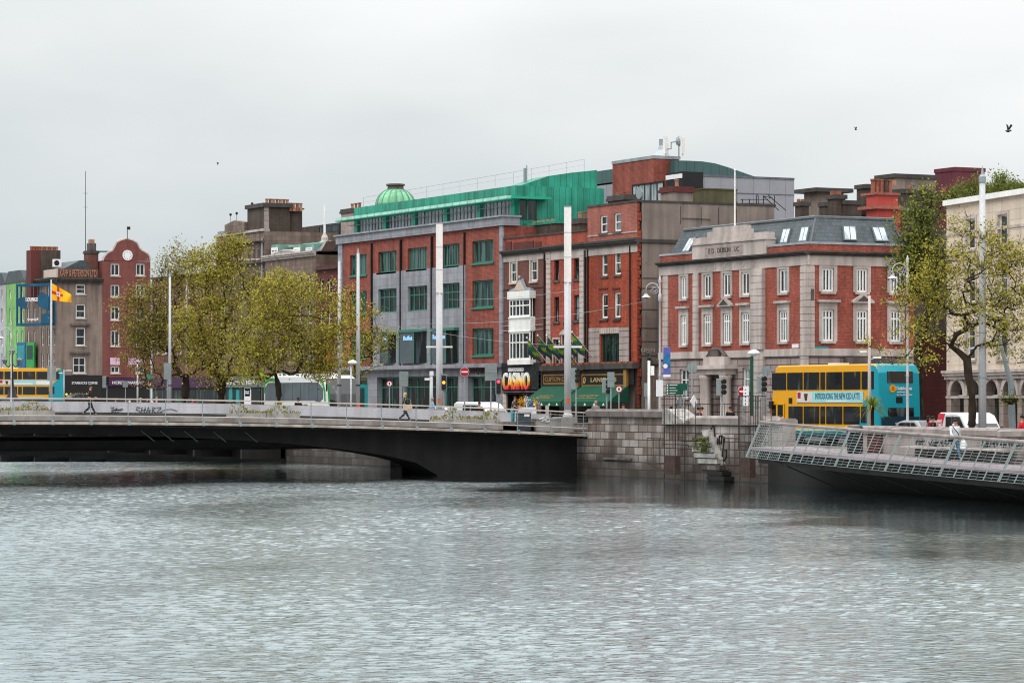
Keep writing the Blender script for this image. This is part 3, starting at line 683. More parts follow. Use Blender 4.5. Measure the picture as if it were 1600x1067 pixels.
# ------------------------------------------------------------------ boardwalk with leaning steel mesh rail
def boardwalk():
    FO = FW2.off(3.0)
    aL, aR = FO.a(1172), FO.a(1600)+18
    def s(a): return min(1, max(0, (a-FO.a(1160))/(FO.a(1600)-FO.a(1160))))
    def zd(a): return 1.92-.52*s(a)**.8
    t = thing('boardwalk', 'riverside boardwalk deck hung from the quay wall over the water', 'boardwalk', FO.pt(aL, 1.5, 0))
    A = np.linspace(aL, aR, 30); mb = MB()
    for a, b in zip(A[:-1], A[1:]):
        P = FO.pt; mb.hexa([P(a,zd(a)-.12,0),P(b,zd(b)-.12,0),P(b,zd(b)-.12,-2.99),P(a,zd(a)-.12,-2.99),P(a,zd(a),0),P(b,zd(b),0),P(b,zd(b),-2.99),P(a,zd(a),-2.99)])
    mb.build('deck', 'deck_boards', t)
    mb = MB()
    for a, b in zip(A[:-1], A[1:]):
        P = FO.pt; mb.hexa([P(a,zd(a)-.75,-.4),P(b,zd(b)-.75,-.4),P(b,zd(b)-.75,-.6),P(a,zd(a)-.75,-.6),P(a,zd(a)-.125,-.4),P(b,zd(b)-.125,-.4),P(b,zd(b)-.125,-.6),P(a,zd(a)-.125,-.6)])
    mb.build('edge_beam', 'concrete_dark', t)
    k = 0; a = aL+3
    while a < aR:
        mb = MB(); mb.tube([FO.pt(a, zd(a)-.55, -.15), FO.pt(a+2.2, .12, -2.2)], .035, 6); mb.build('brace', 'shop_black', t)
        mb = MB(); mb.box(FO, a-.1, a+.1, zd(a)-.6, zd(a)-.13, -2.98, -.62); mb.build('cross_beam', 'concrete_dark', t); a += 5.2
    r = thing('boardwalk_railing', 'leaning pale steel mesh railing along the boardwalk', 'railing', FO.pt(aL, 2, 0))
    zb = lambda a: zd(a)-.48; top = lambda a: zd(a)+1.02+.10*(1-s(a))
    def PP(a, f): # f 0 bottom .. 1 top ; leans inward at the top
        return FO.pt(a+0.42*f, zb(a)+(top(a)-zb(a))*f, .12-.55*f)
    a = aL-.2; n = 0
    while a < aR-1:
        w_ = 1.42; m = 14
        mb = MB()
        for o in ((-.02, .02) if n % 4 else (-.09, -.05, .05, .09)):
            mb.tube([PP(a+o, 0), PP(a+o, 1)], .022, 4)
        mb.build('post', 'rail_steel', r)
        mb = MB()
        for k in range(m):
            f = k/(m-.5); mb.tube([PP(a+.03, f), PP(a+w_-.03, f)], .0125, 4)
        for q in (.5,): mb.tube([PP(a+w_*q, 0), PP(a+w_*q, .98)], .007, 4)
        if n < 3:
            for q in (.17, .33, .67, .83): mb.tube([PP(a+w_*q, 0), PP(a+w_*q, .98)], .009, 4)
        mb.build('mesh_panel', 'rail_steel', r)
        a += w_; n += 1
    mb = MB(); A = np.linspace(aL-.2, a, 40)
    mb.tube([PP(q, 1.03)+Vector((0, 0, 0)) for q in A], .075, 8); mb.build('handrail', 'coping_stone', r)
    # bench planks along the wall
    mb = MB(); b0, b1 = FW2.a(1432), FW2.a(1590)
    G = FW2; mb.box(G, b0, b1, 2.02, 2.1, .12, .75)
    o = mb.build('bench', 'stone_trim', None, G.pt(b0, 2, .3)); tag(o, 'long stone ledge seat along the wall behind the boardwalk rail', 'bench')
    return zd
ZD = boardwalk()
# ------------------------------------------------------------------ mooring frames and iron railings by the wall
def frames():
    def frame(x0, x1, ytop, side, label):
        G = FW.off(1.5); a0, a1 = G.a(x0), G.a(x1)
        t = thing('mooring_frame', label, 'steel frame', G.pt(a0, 0, 0), 'rusty steel frames against the quay wall')
        zt_ = G.z(x0, ytop)
        for a in (a0, a1):
            mb = MB(); mb.tube([G.pt(a, .1, 0), G.pt(a, zt_, 0)], .03, 6); mb.build('post', 'rust', t)
            mb = MB(); mb.tube([G.pt(a, .1, -1.2), G.pt(a, zt_-.3, -1.2)], .02, 5); mb.build('post', 'rust', t)
        mb = MB()
        n = 9
        for i in range(n):
            z = 1.2+(zt_-1.3)*i/n; mb.tube([G.pt(a0, z, -.6), G.pt(a1, z, -.6)], .012, 4)
        mb.tube([G.pt((a0*.7+a1*.3), 1.2, -.6), G.pt((a0*.7+a1*.3), zt_-.2, -.6)], .014, 4); mb.tube([G.pt((a0*.3+a1*.7), 1.2, -.6), G.pt((a0*.3+a1*.7), zt_-.2, -.6)], .014, 4)
        mb.build('ladder', 'rust', t)
        mb = MB(); mb.box(G, a0-.02, a1+.02, .3, 1.25, -.3, .02); mb.build('fender_box', 'rust', t)
        mb = MB(); e0 = G.a(x0+side); zr = G.z(x0, 685)
        ea = a0 if side < 0 else a1
        ref = a0 if side < 0 else a0
        mb.tube([G.pt(ref, zr, 0), G.pt(e0, zr, 0)], .03, 5); mb.tube([G.pt(ref, zr-1.3, 0), G.pt(e0, zr-1.3, 0)], .03, 5)
        for q in (0, .35, .7): mb.tube([G.pt(e0+(ref-e0)*q, zr, 0), G.pt(e0+(ref-e0)*q, zr-1.3, 0)], .022, 4)
        mb.tube([G.pt(e0, zr-1.3, 0), G.pt(ref, .5, 0)], .035, 5); mb.build('side_rail', 'rust', t)
    frame(1038, 1055, 618, -27, 'rusty steel mooring frame left of the river steps')
    frame(1156, 1172, 612, -26, 'rusty steel mooring frame right of the river steps')
    def rails(x0, x1, yt, yb, p, label):
        G = Fr((0, p), (1, 0)); a0, a1 = G.a(x0), G.a(x1); g = ground(G.pt(a0, 0).x); z1 = G.z((x0+x1)/2, yt); z0 = min(g, z1-1.0)
        t = thing('iron_railing', label, 'railing', G.pt(a0, z0, 0))
        mb = MB(); mb.tube([G.pt(a0, z1, 0), G.pt(a1, z1, 0)], .03, 4); mb.tube([G.pt(a0, z0+.15, 0), G.pt(a1, z0+.15, 0)], .03, 4); mb.build('rail', 'black_iron', t)
        n = int((a1-a0)/.3); mb = MB()
        for i in range(n+1): a = a0+(a1-a0)*i/n; mb.tube([G.pt(a, z0, 0), G.pt(a, z1, 0)], .008 if i % 5 else .02, 4)
        mb.build('bars', 'black_iron', t)
    rails(1057, 1152, 631, 650, 98.5, 'black iron railing in front of the corner building')
    rails(1036, 1076, 619, 640, 78.7, 'dark iron railing on the quay wall above the left mooring frame')
    rails(1154, 1196, 619, 640, 78.7, 'dark iron railing on the quay wall above the right mooring frame')
frames()

# ------------------------------------------------------------------ buildings
def wall(root, G, a0, a1, z0, z1, holes, m, name='wall', depth=8.0, reveal=.25, sides=True):
    hs = [h[:4] for h in holes]
    xs = sorted(set([a0, a1]+[v for h in hs for v in h[:2] if a0 < v < a1])); zs = sorted(set([z0, z1]+[v for h in hs for v in h[2:4] if z0 < v < z1]))
    mb = MB(); P = G.pt
    for i in range(len(xs)-1):
        for j in range(len(zs)-1):
            cx, cz = (xs[i]+xs[i+1])/2, (zs[j]+zs[j+1])/2
            if any(h[0] < cx < h[1] and h[2] < cz < h[3] for h in hs): continue
            mb.quad(P(xs[i], zs[j]), P(xs[i+1], zs[j]), P(xs[i+1], zs[j+1]), P(xs[i], zs[j+1]))
    for h in hs:
        x0, x1, y0, y1 = h; r = -reveal
        mb.quad(P(x0,y0), P(x0,y1), P(x0,y1,r), P(x0,y0,r)); mb.quad(P(x1,y0), P(x1,y0,r), P(x1,y1,r), P(x1,y1))
        mb.quad(P(x0,y1), P(x1,y1), P(x1,y1,r), P(x0,y1,r)); mb.quad(P(x0,y0), P(x0,y0,r), P(x1,y0,r), P(x1,y0))
    if sides:
        d = -depth
        mb.quad(P(a0,z0), P(a0,z1), P(a0,z1,d), P(a0,z0,d)); mb.quad(P(a1,z0), P(a1,z0,d), P(a1,z1,d), P(a1,z1))
        mb.quad(P(a0,z0,d), P(a0,z1,d), P(a1,z1,d), P(a1,z0,d))
        mb.quad(P(a0,z1), P(a1,z1), P(a1,z1,d), P(a0,z1,d))
    return mb.build(name, m, root)
def window(root, G, r, nv=(), nh=(), fr='white_paint', gl='glass_white_win', t=.07, inset=.14, sill=None, surr=None, sw=.16, name='window', bar=None, hood=None):
    a0, a1, z0, z1 = r; bar = bar or t*.6; mb = MB(); i0, i1 = -inset-.06, -inset
    mb.box(G, a0, a0+t, z0, z1, i0, i1); mb.box(G, a1-t, a1, z0, z1, i0, i1)
    mb.box(G, a0+t, a1-t, z1-t, z1, i0, i1); mb.box(G, a0+t, a1-t, z0, z0+t, i0, i1)
    for f in nv:
        c = a0+(a1-a0)*f; mb.box(G, c-bar/2, c+bar/2, z0+t, z1-t, i0, i1-.003)
    for f in nh:
        c = z0+(z1-z0)*f; mb.box(G, a0+t, a1-t, c-bar/2, c+bar/2, i0, i1-.006)
    w_ = mb.build(name, fr, root)
    mb = MB(); P = G.pt; q = -inset-.05
    mb.quad(P(a0+t*.5, z0+t*.5, q), P(a1-t*.5, z0+t*.5, q), P(a1-t*.5, z1-t*.5, q), P(a0+t*.5, z1-t*.5, q)); mb.build('pane', gl, w_)
    if sill:
        mb = MB(); mb.box(G, a0-.12, a1+.12, z0-.14, z0-.003, -inset+.01, .12); mb.build('sill', sill, w_)
    if surr:
        mb = MB(); mb.box(G, a0-sw, a0-.002, z0, z1+sw, -.02, .05); mb.box(G, a1+.002, a1+sw, z0, z1+sw, -.02, .05); mb.box(G, a0-.002, a1+.002, z1+.002, z1+sw, -.02, .05); mb.build('surround', surr, w_)
    if hood == 'flat':
        mb = MB(); mb.box(G, a0-sw-.12, a1+sw+.12, z1+sw+.22, z1+sw+.36, -.02, .26); mb.box(G, a0-sw, a1+sw, z1+sw+.003, z1+sw+.22, -.02, .06); mb.build('hood', surr, w_)
    if hood == 'pediment':
        mb = MB(); c = (a0+a1)/2; zz_ = z1+sw+.2
        mb.prism(G, [(a0-sw-.15, zz_), (a1+sw+.15, zz_), (a1+sw+.15, zz_+.1), (c, zz_+.62), (a0-sw-.15, zz_+.1)], .0, .26); mb.box(G, a0-sw, a1+sw, z1+sw+.003, zz_-.002, -.02, .06)
        mb.build('hood', surr, w_)
        mb = MB(); mb.prism(G, [(a0-sw+.15, zz_+.1), (a1+sw-.15, zz_+.1), (c, zz_+.45)], .262, .28); mb.build('tympanum', 'cornice_dark', w_)
    return w_
def band(root, G, a0, a1, z0, z1, o, m, name='string_course', o0=-.05):
    mb = MB(); mb.box(G, a0, a1, z0, z1, o0, o); return mb.build(name, m, root)
def cornice(root, G, a0, a1, z0, z1, o, m, name='cornice'):
    h = z1-z0; mb = MB()
    mb.box(G, a0, a1, z0, z0+h*.4, -.02, o*.45); mb.box(G, a0-.0, a1+.0, z0+h*.4, z0+h*.7, -.02, o*.8); mb.box(G, a0, a1, z0+h*.7, z1, -.02, o)
    return mb.build(name, m, root)
def quoins(root, G, a0, a1, z0, z1, o, m='stone_trim', h=.42, name='pilaster'):
    mb = MB(); z = z0
    while z < z1-.05:
        mb.box(G, a0, a1, z+.02, min(z+h-.02, z1), -.02, o); z += h
    mb.box(G, a0+.03, a1-.03, z0, z1, -.02, o-.035)
    return mb.build(name, m, root)
def chimney(root, cx, cy, w, dpt, z0, z1, m, pots=3, potm='terracotta', ang=0.0, pot_h=.55, name='chimney', cap='cornice_dark'):
    G = Fr((cx, cy), (math.cos(ang), math.sin(ang))); mb = MB(); mb.box(G, -w/2, w/2, z0, z1, -dpt/2, dpt/2)
    c = mb.build(name, m, root)
    mb = MB(); mb.box(G, -w/2-.12, w/2+.12, z1-.35, z1-.15, -dpt/2-.12, dpt/2+.12); mb.box(G, -w/2-.06, w/2+.06, z1-.15, z1+.03, -dpt/2-.06, dpt/2+.06); mb.build('cap', cap, c)
    for i in range(pots):
        a = -w/2+w*(i+.5)/pots; p = G.pt(a, z1, 0); r = min(.16, w/pots*.4); mb = MB()
        mb.lathe(p, [(r*.85, .03), (r*.8, pot_h*.8), (r*1.05, pot_h*.85), (r*1.05, pot_h), (r*.6, pot_h)], 8); mb.build('chimney_pot', potm if i % 3 else 'pot_buff', c)
    return c
def chim_px(root, G, x0, x1, yt, yb, dpt, m, pots=3, back=1.0, **k):
    H = G.off(-back); a0, a1, z0, z1 = H.rect(x0, x1, yt, yb); p = H.pt((a0+a1)/2, 0, -dpt/2)
    return chimney(root, p.x, p.y, a1-a0, dpt, z0-1, z1, m, pots, ang=math.atan2(G.u.y, G.u.x), **k)
def R(G, x0, x1, yt, yb): return G.rect(x0, x1, yt, yb)
# ---- corner building with slate mansard
def corner_building():
    xc = 1262; G = FA; ac = G.a(xc); a0 = G.a(1031); c0 = G.pt(ac, 0)
    E = Fr((c0.x, c0.y), (0, 1)); e1 = E.a(1428)
    t = thing('corner_building', 'red brick and stone corner building with a slate mansard roof, beside the yellow bus', 'building', (c0.x, c0.y, 1.65))
    zl, zc, zp = 7.05, 12.62, 13.65     # ledge, cornice, parapet
    W2 = [(1064, 1073), (1100, 1111), (1130, 1141.5), (1159, 1171), (1218, 1230.5)]
    up = []; lo = []
    for x0, x1 in W2:
        a, b = G.a(x0), G.a(x1); up.append((a, b, 10.75, 12.2)); lo.append((a, b, 7.72, 9.65))
    gr = [(G.a(1062), G.a(1076), 4.3, 6.15), (G.a(1101), G.a(1107.5), 4.3, 6.15), (G.a(1160), G.a(1171), 4.3, 6.15), (G.a(1218), G.a(1231), 4.3, 6.15)]
    wall(t, G, a0, ac, zl, zc, up+lo, 'brick_corner', sides=False)
    door = (G.a(1118), G.a(1139), 1.6, 5.7)
    wall(t, G, a0, ac, 1.4, zl, gr+[door], 'stone_rust', 'ground_floor_wall', sides=False, reveal=.5)
    E2 = [(1284.5, 1302.5), (1338, 1355), (1391, 1408)]
    eu = []; el = []
    for x0, x1 in E2: a, b = E.a(x0), E.a(x1); eu.append((a, b, 10.75, 12.2)); el.append((a, b, 7.72, 9.65))
    wall(t, E, 0, e1, zl, zc, eu+el, 'brick_corner', sides=False)
    eg = [(a, b, 3.2, 6.0) for a, b, _, _ in eu]
    wall(t, E, 0, e1, 1.4, zl, eg, 'stone_rust', 'ground_floor_wall', sides=False, reveal=.5)
    mb = MB(); mb.box(G, a0, a0+.3, 1.4, zc, -9, -.01); mb.box(E, e1-.3, e1, 1.4, zc, -9, -.01); mb.build('end_wall', 'brick_corner', t)
    for L_, H_ in ((up, G), (eu, E)):
        for r in L_: window(t, H_, r, nv=(.36, .64) if H_ is E else (.5,), t=.12, bar=.1, inset=.04, sill='stone_trim', surr='stone_trim', sw=.24)
    for i, r in enumerate(lo): window(t, G, r, nv=(.36, .64), nh=(.74,), t=.12, bar=.09, inset=.04, sill='stone_trim', surr='stone_trim', sw=.24, hood='pediment' if i == 2 else 'flat')
    for i, r in enumerate(el): window(t, E, r, nv=(.36, .64), nh=(.74,), t=.12, bar=.1, inset=.04, sill='stone_trim', surr='stone_trim', sw=.24, hood='pediment' if i == 1 else 'flat')
    for r in gr: window(t, G, r, nv=(.5,), nh=(.62,), t=.1, sill='stone_trim')
    for r in eg: window(t, E, r, nv=(.5,), nh=(.62,), t=.1, sill='stone_trim')
    # stone dressings
    for H_, b0, b1 in ((G, a0, ac+.16), (E, -.0, e1)):
        band(t, H_, b0, b1, zl-.22, zl+.22, .14, 'stone_trim')
        band(t, H_, b0, b1, 12.36 if H_ is G else 12.36, 12.95, .08, 'stone_trim', 'frieze')
        cornice(t, H_, b0, b1+(.0 if H_ is G else .0), 12.95, 13.22, .42, 'cornice_dark')
    mb = MB(); mb.box(G, a0, ac+.0, 13.22, zp, -.35, 0); mb.box(E, -.003, e1, 13.22, zp, -.35, .003); mb.build('parapet', 'brick_corner', t)
    mb = MB(); mb.box(G, a0, ac+.05, zp, zp+.14, -.42, .06); mb.box(E, .42, e1, zp+.002, zp+.138, -.42, .055); mb.build('coping', 'lead_light', t)
    quoins(t, G, G.a(1036.5), G.a(1044.5), zl+.22, 12.36, .07); quoins(t, G, G.a(1084.5), G.a(1092.5), zl+.22, 12.36, .12)
    quoins(t, G, G.a(1178), G.a(1196), zl+.22, 12.36, .28); quoins(t, G, G.a(1251.5), ac+.07, zl+.22, 12.36, .08); quoins(t, E, -.04, E.a(1272), zl+.22, 12.36, .07)
    mb = MB(); mb.box(E, E.a(1266), E.a(1271), 10.2, 10.9, .071, .09); mb.build('badge', 'stone_dirty', t)
    quoins(t, G, G.a(1178), G.a(1196), 1.6, zl-.22, .2); quoins(t, G, G.a(1251.5), ac+.09, 1.6, zl-.22, .1)
    # central attic block with worn inscription
    b0, b1 = G.a(1084), G.a(1199)
    mb = MB(); mb.box(G, b0, b1, 13.225, 14.15, -.6, .12); mb.box(G, b0-.06, b1+.06, 14.15, 14.25, -.62, .22); mb.box(G, b0+.02, b1-.02, 14.25, 14.62, -.55, .1)
    for i, (x0, x1, z1) in enumerate(((1105, 1167, 14.95), (1114, 1163, 15.2))): mb.box(G, G.a(x0), G.a(x1), 14.62, z1, -.5-.01*i, .02+.01*i)
    blk = mb.build('attic_block', 'stone_trim', t)
    p0, p1 = G.a(1104), G.a(1164)
    mb = MB(); mb.box(G, p0, p1, 13.3, 13.98, .1, .126); mb.build('panel', 'stone_pale', t)
    mb = MB(); mb.text(G, 'E D . DUBLIN . UC', p0+.5, p1-.5, 13.55, 13.85, .126, .15); mb.build('inscription', 'stone_dirty', t)
    mb = MB()
    for x in (1090, 1104, 1119, 1134, 1149, 1163, 1179): mb.disc(G, G.a(x), 12.68, .13, .08, .11, 8)
    mb.build('roundels', 'stone_trim', t)
    # mansard: front, corner hip and side slopes
    zb, ze = zp-.05, 15.35; s0 = .5; s1 = 1.5
    P = G.pt
    A0, A1 = P(a0+.2, zb, -s0), P(ac-s0, zb, -s0); A2 = E.pt(e1-.2, zb, -s0)
    T0, T1 = P(a0+.6, ze, -s1), P(ac-s1, ze, -s1); T2 = E.pt(e1-.5, ze, -s1)
    B0 = P(a0+.6, ze, -9); B2 = Vector((B0.x, T2.y, ze))
    mb = MB(); mb.quad(A0, A1, T1, T0); mb.quad(A1, A2, T2, T1); mb.quad(A0, T0, P(a0+.6, ze, -8), P(a0+.2, zb, -8)); mb.quad(A2, E.pt(e1-.2, zb, -10), E.pt(e1-.5, ze, -10), T2)
    roof = mb.build('roof', 'slate', t)
    mb = MB(); mb.tube([T0+Vector((0,0,.05)), T1+Vector((0,0,.05)), T2+Vector((0,0,.05))], .11, 6); mb.tube([A1, T1], .06, 5)
    mb.quad(T0, T1, T2, Vector((T0.x, T2.y, ze))); mb.build('ridge_lead', 'lead', roof)
    def skylight(base, tt, f, w_, l0, l1):
        lo_ = base[0].lerp(base[1], f); hi = tt[0].lerp(tt[1], f); u = (base[1]-base[0]).normalized(); up_ = (hi-lo_); nn = u.cross(up_).normalized()
        if nn.z < 0: nn = -nn
        c0_, c1_ = lo_+up_*l0, lo_+up_*l1
        mb = MB(); mb.hexa([c0_-u*w_/2, c0_+u*w_/2, c1_+u*w_/2, c1_-u*w_/2]+[q+nn*.1 for q in (c0_-u*w_/2, c0_+u*w_/2, c1_+u*w_/2, c1_-u*w_/2)])
        sk_ = mb.build('skylight', 'lead', roof); w2 = w_/2-.09; mb = MB(); e_ = up_.normalized()*.09
        mb.quad(*[q+nn*.108 for q in (c0_-u*w2+e_, c0_-u*.03+e_, c1_-u*.03-e_, c1_-u*w2-e_)]); mb.quad(*[q+nn*.108 for q in (c0_+u*.03+e_, c0_+u*w2+e_, c1_+u*w2-e_, c1_+u*.03-e_)]); mb.build('pane', 'glass_sky', roof)
    fa = lambda x: (G.a(x)-G.a(1034))/(G.a(1255)-G.a(1034))
    for x in (1059, 1213, 1243): skylight((A0, A1), (T0, T1), fa(x), .95, .12, .68)
    fe = lambda x: (E.a(x)-E.a(1268))/(E.a(1422)-E.a(1268))
    for x in (1332, 1385): skylight((A1, A2), (T1, T2), fe(x), 1.0, .18, .72)
    # doorway with columns and entablature
    d0, d1 = G.a(1102), G.a(1150)
    mb = MB(); mb.box(G, d0, d1, 5.75, 6.1, -.1, .75); mb.box(G, d0-.25, d1+.25, 6.1, 6.35, -.1, 1.0); mb.box(G, d0+.6, d1-.6, 6.35, 6.9, -.1, .5); por = mb.build('portico', 'stone_trim', t)
    mb = MB(); mb.box(G, d0+1.0, d1-1.6, 6.9, 7.3, .15, .4); mb.tube([P((d0+d1)/2-1.2, 6.9, .3), P((d0+d1)/2-.5, 7.35, .3), P((d0+d1)/2+.5, 7.35, .3), P((d0+d1)/2+1.2, 6.9, .3)], .12, 5); mb.build('carving', 'stone_dirty', por)
    for a in (G.a(1110), G.a(1114.5), G.a(1141), G.a(1146)):
        mb = MB(); mb.lathe(P(a, 1.6, .45), [(.34, 0), (.34, .25), (.27, .3), (.25, 3.8), (.32, 3.9), (.34, 4.12)], 12); mb.build('column', 'stone_trim', por, smooth=True)
    mb = MB(); mb.box(G, door[0], door[1], 1.6, 5.7, -.5, -.42); dr = mb.build('door_recess', 'shop_brown', t)
    mb = MB(); mb.box(G, G.a(1128), G.a(1135), 1.6, 4.3, -.419, -.35); mb.build('door', 'brick_maroon', t)
    # flat hood over the ground floor on the side face, small plates
    mb = MB(); mb.box(E, E.a(1318), E.a(1390), 6.25, 6.75, .0, .5); mb.build('shop_canopy', 'stone_dirty', t)
    mb = MB(); x0, x1, z0, z1 = R(E, 1272, 1294, 541.5, 547); mb.box(E, x0, x1, z0, z1, .0, .05); mb.build('street_plate', 'sign_teal', t)
    mb = MB(); x0, x1, z0, z1 = R(G, 1239, 1249, 537.5, 543.5); mb.box(G, x0, x1, z0, z1, .0, .08); mb.build('alarm_box', 'sign_white', t)
    f = thing('roof_flagpole', 'white flagpole rising from the attic of the corner building', 'flagpole', P(G.a(1144), 15.2, -.2))
    mb = MB(); q = P(G.a(1144), 15.2, -.2); mb.tube([q, (q.x, q.y, G.z(1144, 267))], [.06, .045], 8); mb.build('pole', 'white_pole', f)
    mb = MB(); mb.sphere((q.x, q.y, G.z(1144, 266)), .08); mb.build('finial', 'white_pole', f)
corner_building()
# ---- narrow orange-red building with the grey gable
def gable_building():
    G = FA; a0, a1 = G.a(918), G.a(996); c = G.pt(a1, 0); E = Fr((c.x, c.y), (0, 1)); e1 = E.a(1210)
    t = thing('gable_building', 'narrow orange-red brick pub building with a tall bare grey gable wall', 'building', (c.x, c.y, 1.8))
    w3 = [R(G, 938, 949, 337, 364), R(G, 960, 970.5, 333, 361.5)]; w2 = [R(G, 940, 949, 396, 431), R(G, 960, 970, 393, 429)]; w1 = [R(G, 940, 949.5, 459, 497), R(G, 960, 969.5, 457, 496)]
    zc = G.z(957, 380); zt_ = 17.45
    wall(t, G, a0, a1, zc, zt_, w3, 'brick_pink', 'upper_wall', depth=3.0, sides=False); wall(t, G, a0, a1, 6.6, zc, w2+w1+[R(G, 938.7, 967.5, 522, 570.5)], 'brick_orange', depth=3.0, sides=False)
    wall(t, G, a0, a1, 1.4, 6.6, [(a0+.4, a1-.4, 1.8, 5.1)], 'shop_brown', 'shopfront_wall', depth=3, sides=False, reveal=.5)
    mb = MB(); mb.box(G, a0+.4, a1-.4, 1.8, 5.1, -.6, -.5); mb.build('shop_window', 'glass_shop', t)
    mb = MB(); P = E.pt; mb.box(G, a0, a1-.004, 1.4, zt_-.01, -e1, -.35); mb.build('gable_wall', 'render_grey', t)
    mb = MB(); mb.box(G, a0, a1+.04, zt_, zt_+.14, -e1-.1, .06); mb.build('coping', 'cornice_dark', t)
    mb = MB()
    z = 1.8; rng = random.Random(4)
    while z < zt_-.3: mb.box(E, 0.0, rng.choice([.15, .28]), z, z+.26, -.02, .03); z += .3
    mb.build('gable_bricks', 'brick_orange', t)
    for r in w3+w2+w1: window(t, G, r, nh=(.5,), t=.11, inset=.08, sill='stone_dirty')
    cornice(t, G, a0, a1+.25, zc-.25, zc+.2, .4, 'cornice_dark'); mb = MB(); mb.box(E, .0, e1*.7, zc-.12, zc+.12, .0, .1); mb.build('string_course', 'cornice_dark', t)
    band(t, G, a0, a1, zc-.75, zc-.25, .05, 'stone_trim', 'frieze')
    band(t, G, a0+.05, a1, G.z(957, 366.5), G.z(957, 364.8), .05, 'stone_trim')
    for y in (450, 501): 
        for x0, x1 in ((936, 950), (957, 969)): 
            mb = MB(); a_, b_, z0, z1 = R(G, x0, x1, y, y+1.5); mb.box(G, a_, b_, z0, z1, 0, .08); mb.build('brick_label', 'brick_maroon', t)
    quoins(t, G, G.a(921), G.a(937.5), 6.7, G.z(940, 512), .07, 'stone_pale'); quoins(t, G, G.a(968.5), G.a(985), 6.7, G.z(970, 512), .07, 'stone_pale')
    mb = MB(); a_, b_, z0, z1 = R(G, 937.5, 968.5, 512, 521); n = 11
    for i in range(n): mb.box(G, a_+(b_-a_)*i/n+.02, a_+(b_-a_)*(i+1)/n-.02, z0, z1, -.02, .07+.05*(i == 5))
    mb.build('stone_lintel', 'stone_trim', t)
    window(t, G, R(G, 938.7, 967.5, 522, 570.5), nv=(.2, .4, .6, .8), fr='dark_green', gl='glass_dark', t=.09, name='tall_window')
    mb = MB(); mb.tube([G.pt(G.a(985.5), 6.7, .08), G.pt(G.a(985.5), zc-.3, .08)], .06, 6); mb.tube([G.pt(a0+.15, 6.7, .08), G.pt(a0+.15, zc-.3, .08)], .07, 6); mb.build('downpipe', 'black_iron', t)
    # fascia and sign
    band(t, G, a0-.05, a1+.1, 6.25, 6.62, .45, 'cornice_dark', 'shop_cornice')
    mb = MB()
    for i in range(9): 
        a = a0+(a1-a0)*(i+.5)/9; mb.box(G, a-.3, a+.3, 6.62, 6.74, .0, .3)
    mb.build('window_box', 'terracotta', t)
    mb = MB(); mb.box(G, a0+.0, a1-.3, 5.15, 6.25, .0, .12); fs = mb.build('fascia', 'shop_black', t)
    x0, x1, z0, z1 = R(G, 912, 982, 584, 603.5)
    mb = MB(); mb.box(G, x0, x1, z1-.1, z1, .12, .16); mb.box(G, x0, x1, z0, z0+.1, .12, .16); mb.box(G, x0, x0+.1, z0+.1, z1-.1, .12, .16); mb.box(G, x1-.1, x1, z0+.1, z1-.1, .12, .16); mb.build('sign_border', 'gold_letter', fs)
    mb = MB(); mb.text(G, 'LANIGANS', G.a(926), G.a(966), z0+.3, z1-.25, .12, .16); mb.text(G, '0', G.a(914), G.a(918), z0+.2, z1-.2, .12, .16); mb.build('sign_lettering', 'gilt_letter', fs)
    mb = MB(); mb.box(G, G.a(980), G.a(984.5), 5.0, 6.2, .12, .3); mb.box(G, G.a(905), G.a(908.5), 5.0, 6.2, .12, .3); mb.build('carved_bracket', 'gold_letter', fs)
    # painted words on the gable
    mb = MB(); x0, x1, z0, z1 = R(E, 1001.5, 1023, 544, 550); mb.text(E, 'OPEN', x0, x1, z0, z1, .005, .02)
    for s_, xa, xb, ya, yb in (('I', 1010, 1013, 530, 540), ('K', 1007, 1016, 516, 526), ('R', 1007, 1016, 488, 498), ('W', 1006, 1017, 412, 421)):
        pass
    gb = mb.build('painted_words', 'stone_trim', t)
    mb = MB()
    for s_, xa, xb, ya, yb in (('I', 1011, 1012.5, 529, 539), ('K', 1007, 1015, 515, 525), ('R', 1006, 1015, 487, 497), ('N', 1006, 1015, 405, 413)):
        x0, x1, z0, z1 = R(E, xa, xb, ya, yb); mb.text(E, s_, x0, x1, z0, z1, .005, .015)
    mb.build('faded_words', 'render_brown', t)
    mb = MB(); rng = random.Random(3)
    for y in (434, 450, 483, 512, 533, 555): x0, x1, z0, z1 = R(E, 999, 1027, y, y+1.2); mb.box(E, x0, x1, z0, z1, 0, .015)
    for x in (1063, 1095, 1122, 1150): x0, x1, z0, z1 = R(E, x, x+1.0, 322+(x-1063)*.05, 350); mb.box(E, x0, x1, z0, z1, 0, .012)
    mb.tube([E.pt(E.a(1065), E.z(1065, 341), .05), E.pt(E.a(1110), E.z(1110, 343), .05)], .03, 4)
    mb.build('wall_lines', 'cornice_dark', t)
    # roof top pieces
    chim_px(t, G, 950, 976, 306, 318, 1.2, 'brick_dark', 3, back=1.2, pot_h=.25)
    c2 = chim_px(t, G, 1032, 1051, 293, 314, 1.6, 'render_grey', 1, back=3.0, cap='brick_maroon')
    mb = MB(); q = G.pt(G.a(982), 17.6, -1.0); mb.lathe(q+Vector((0, 0, .55)), [(.02, .02), (.3, -.05), (.42, -.2)], 12, 'y'); mb.tube([q, q+Vector((0, .2, .5))], .03); o = mb.build('satellite_dish', 'galv', t)
    for z, l in ((zt_-3.9, .0),): pass
    # covered lane piece to the right
    mb = MB(); mb.box(G, a1+.01, G.a(1030), 1.4, 6.9, -6, -1.2); o = mb.build('lane_wall', 'stone_brown', None, G.pt(a1, 1.6)); tag(o, 'brown stone lane wall below the painted gable, behind the ornate lamp post', 'wall')
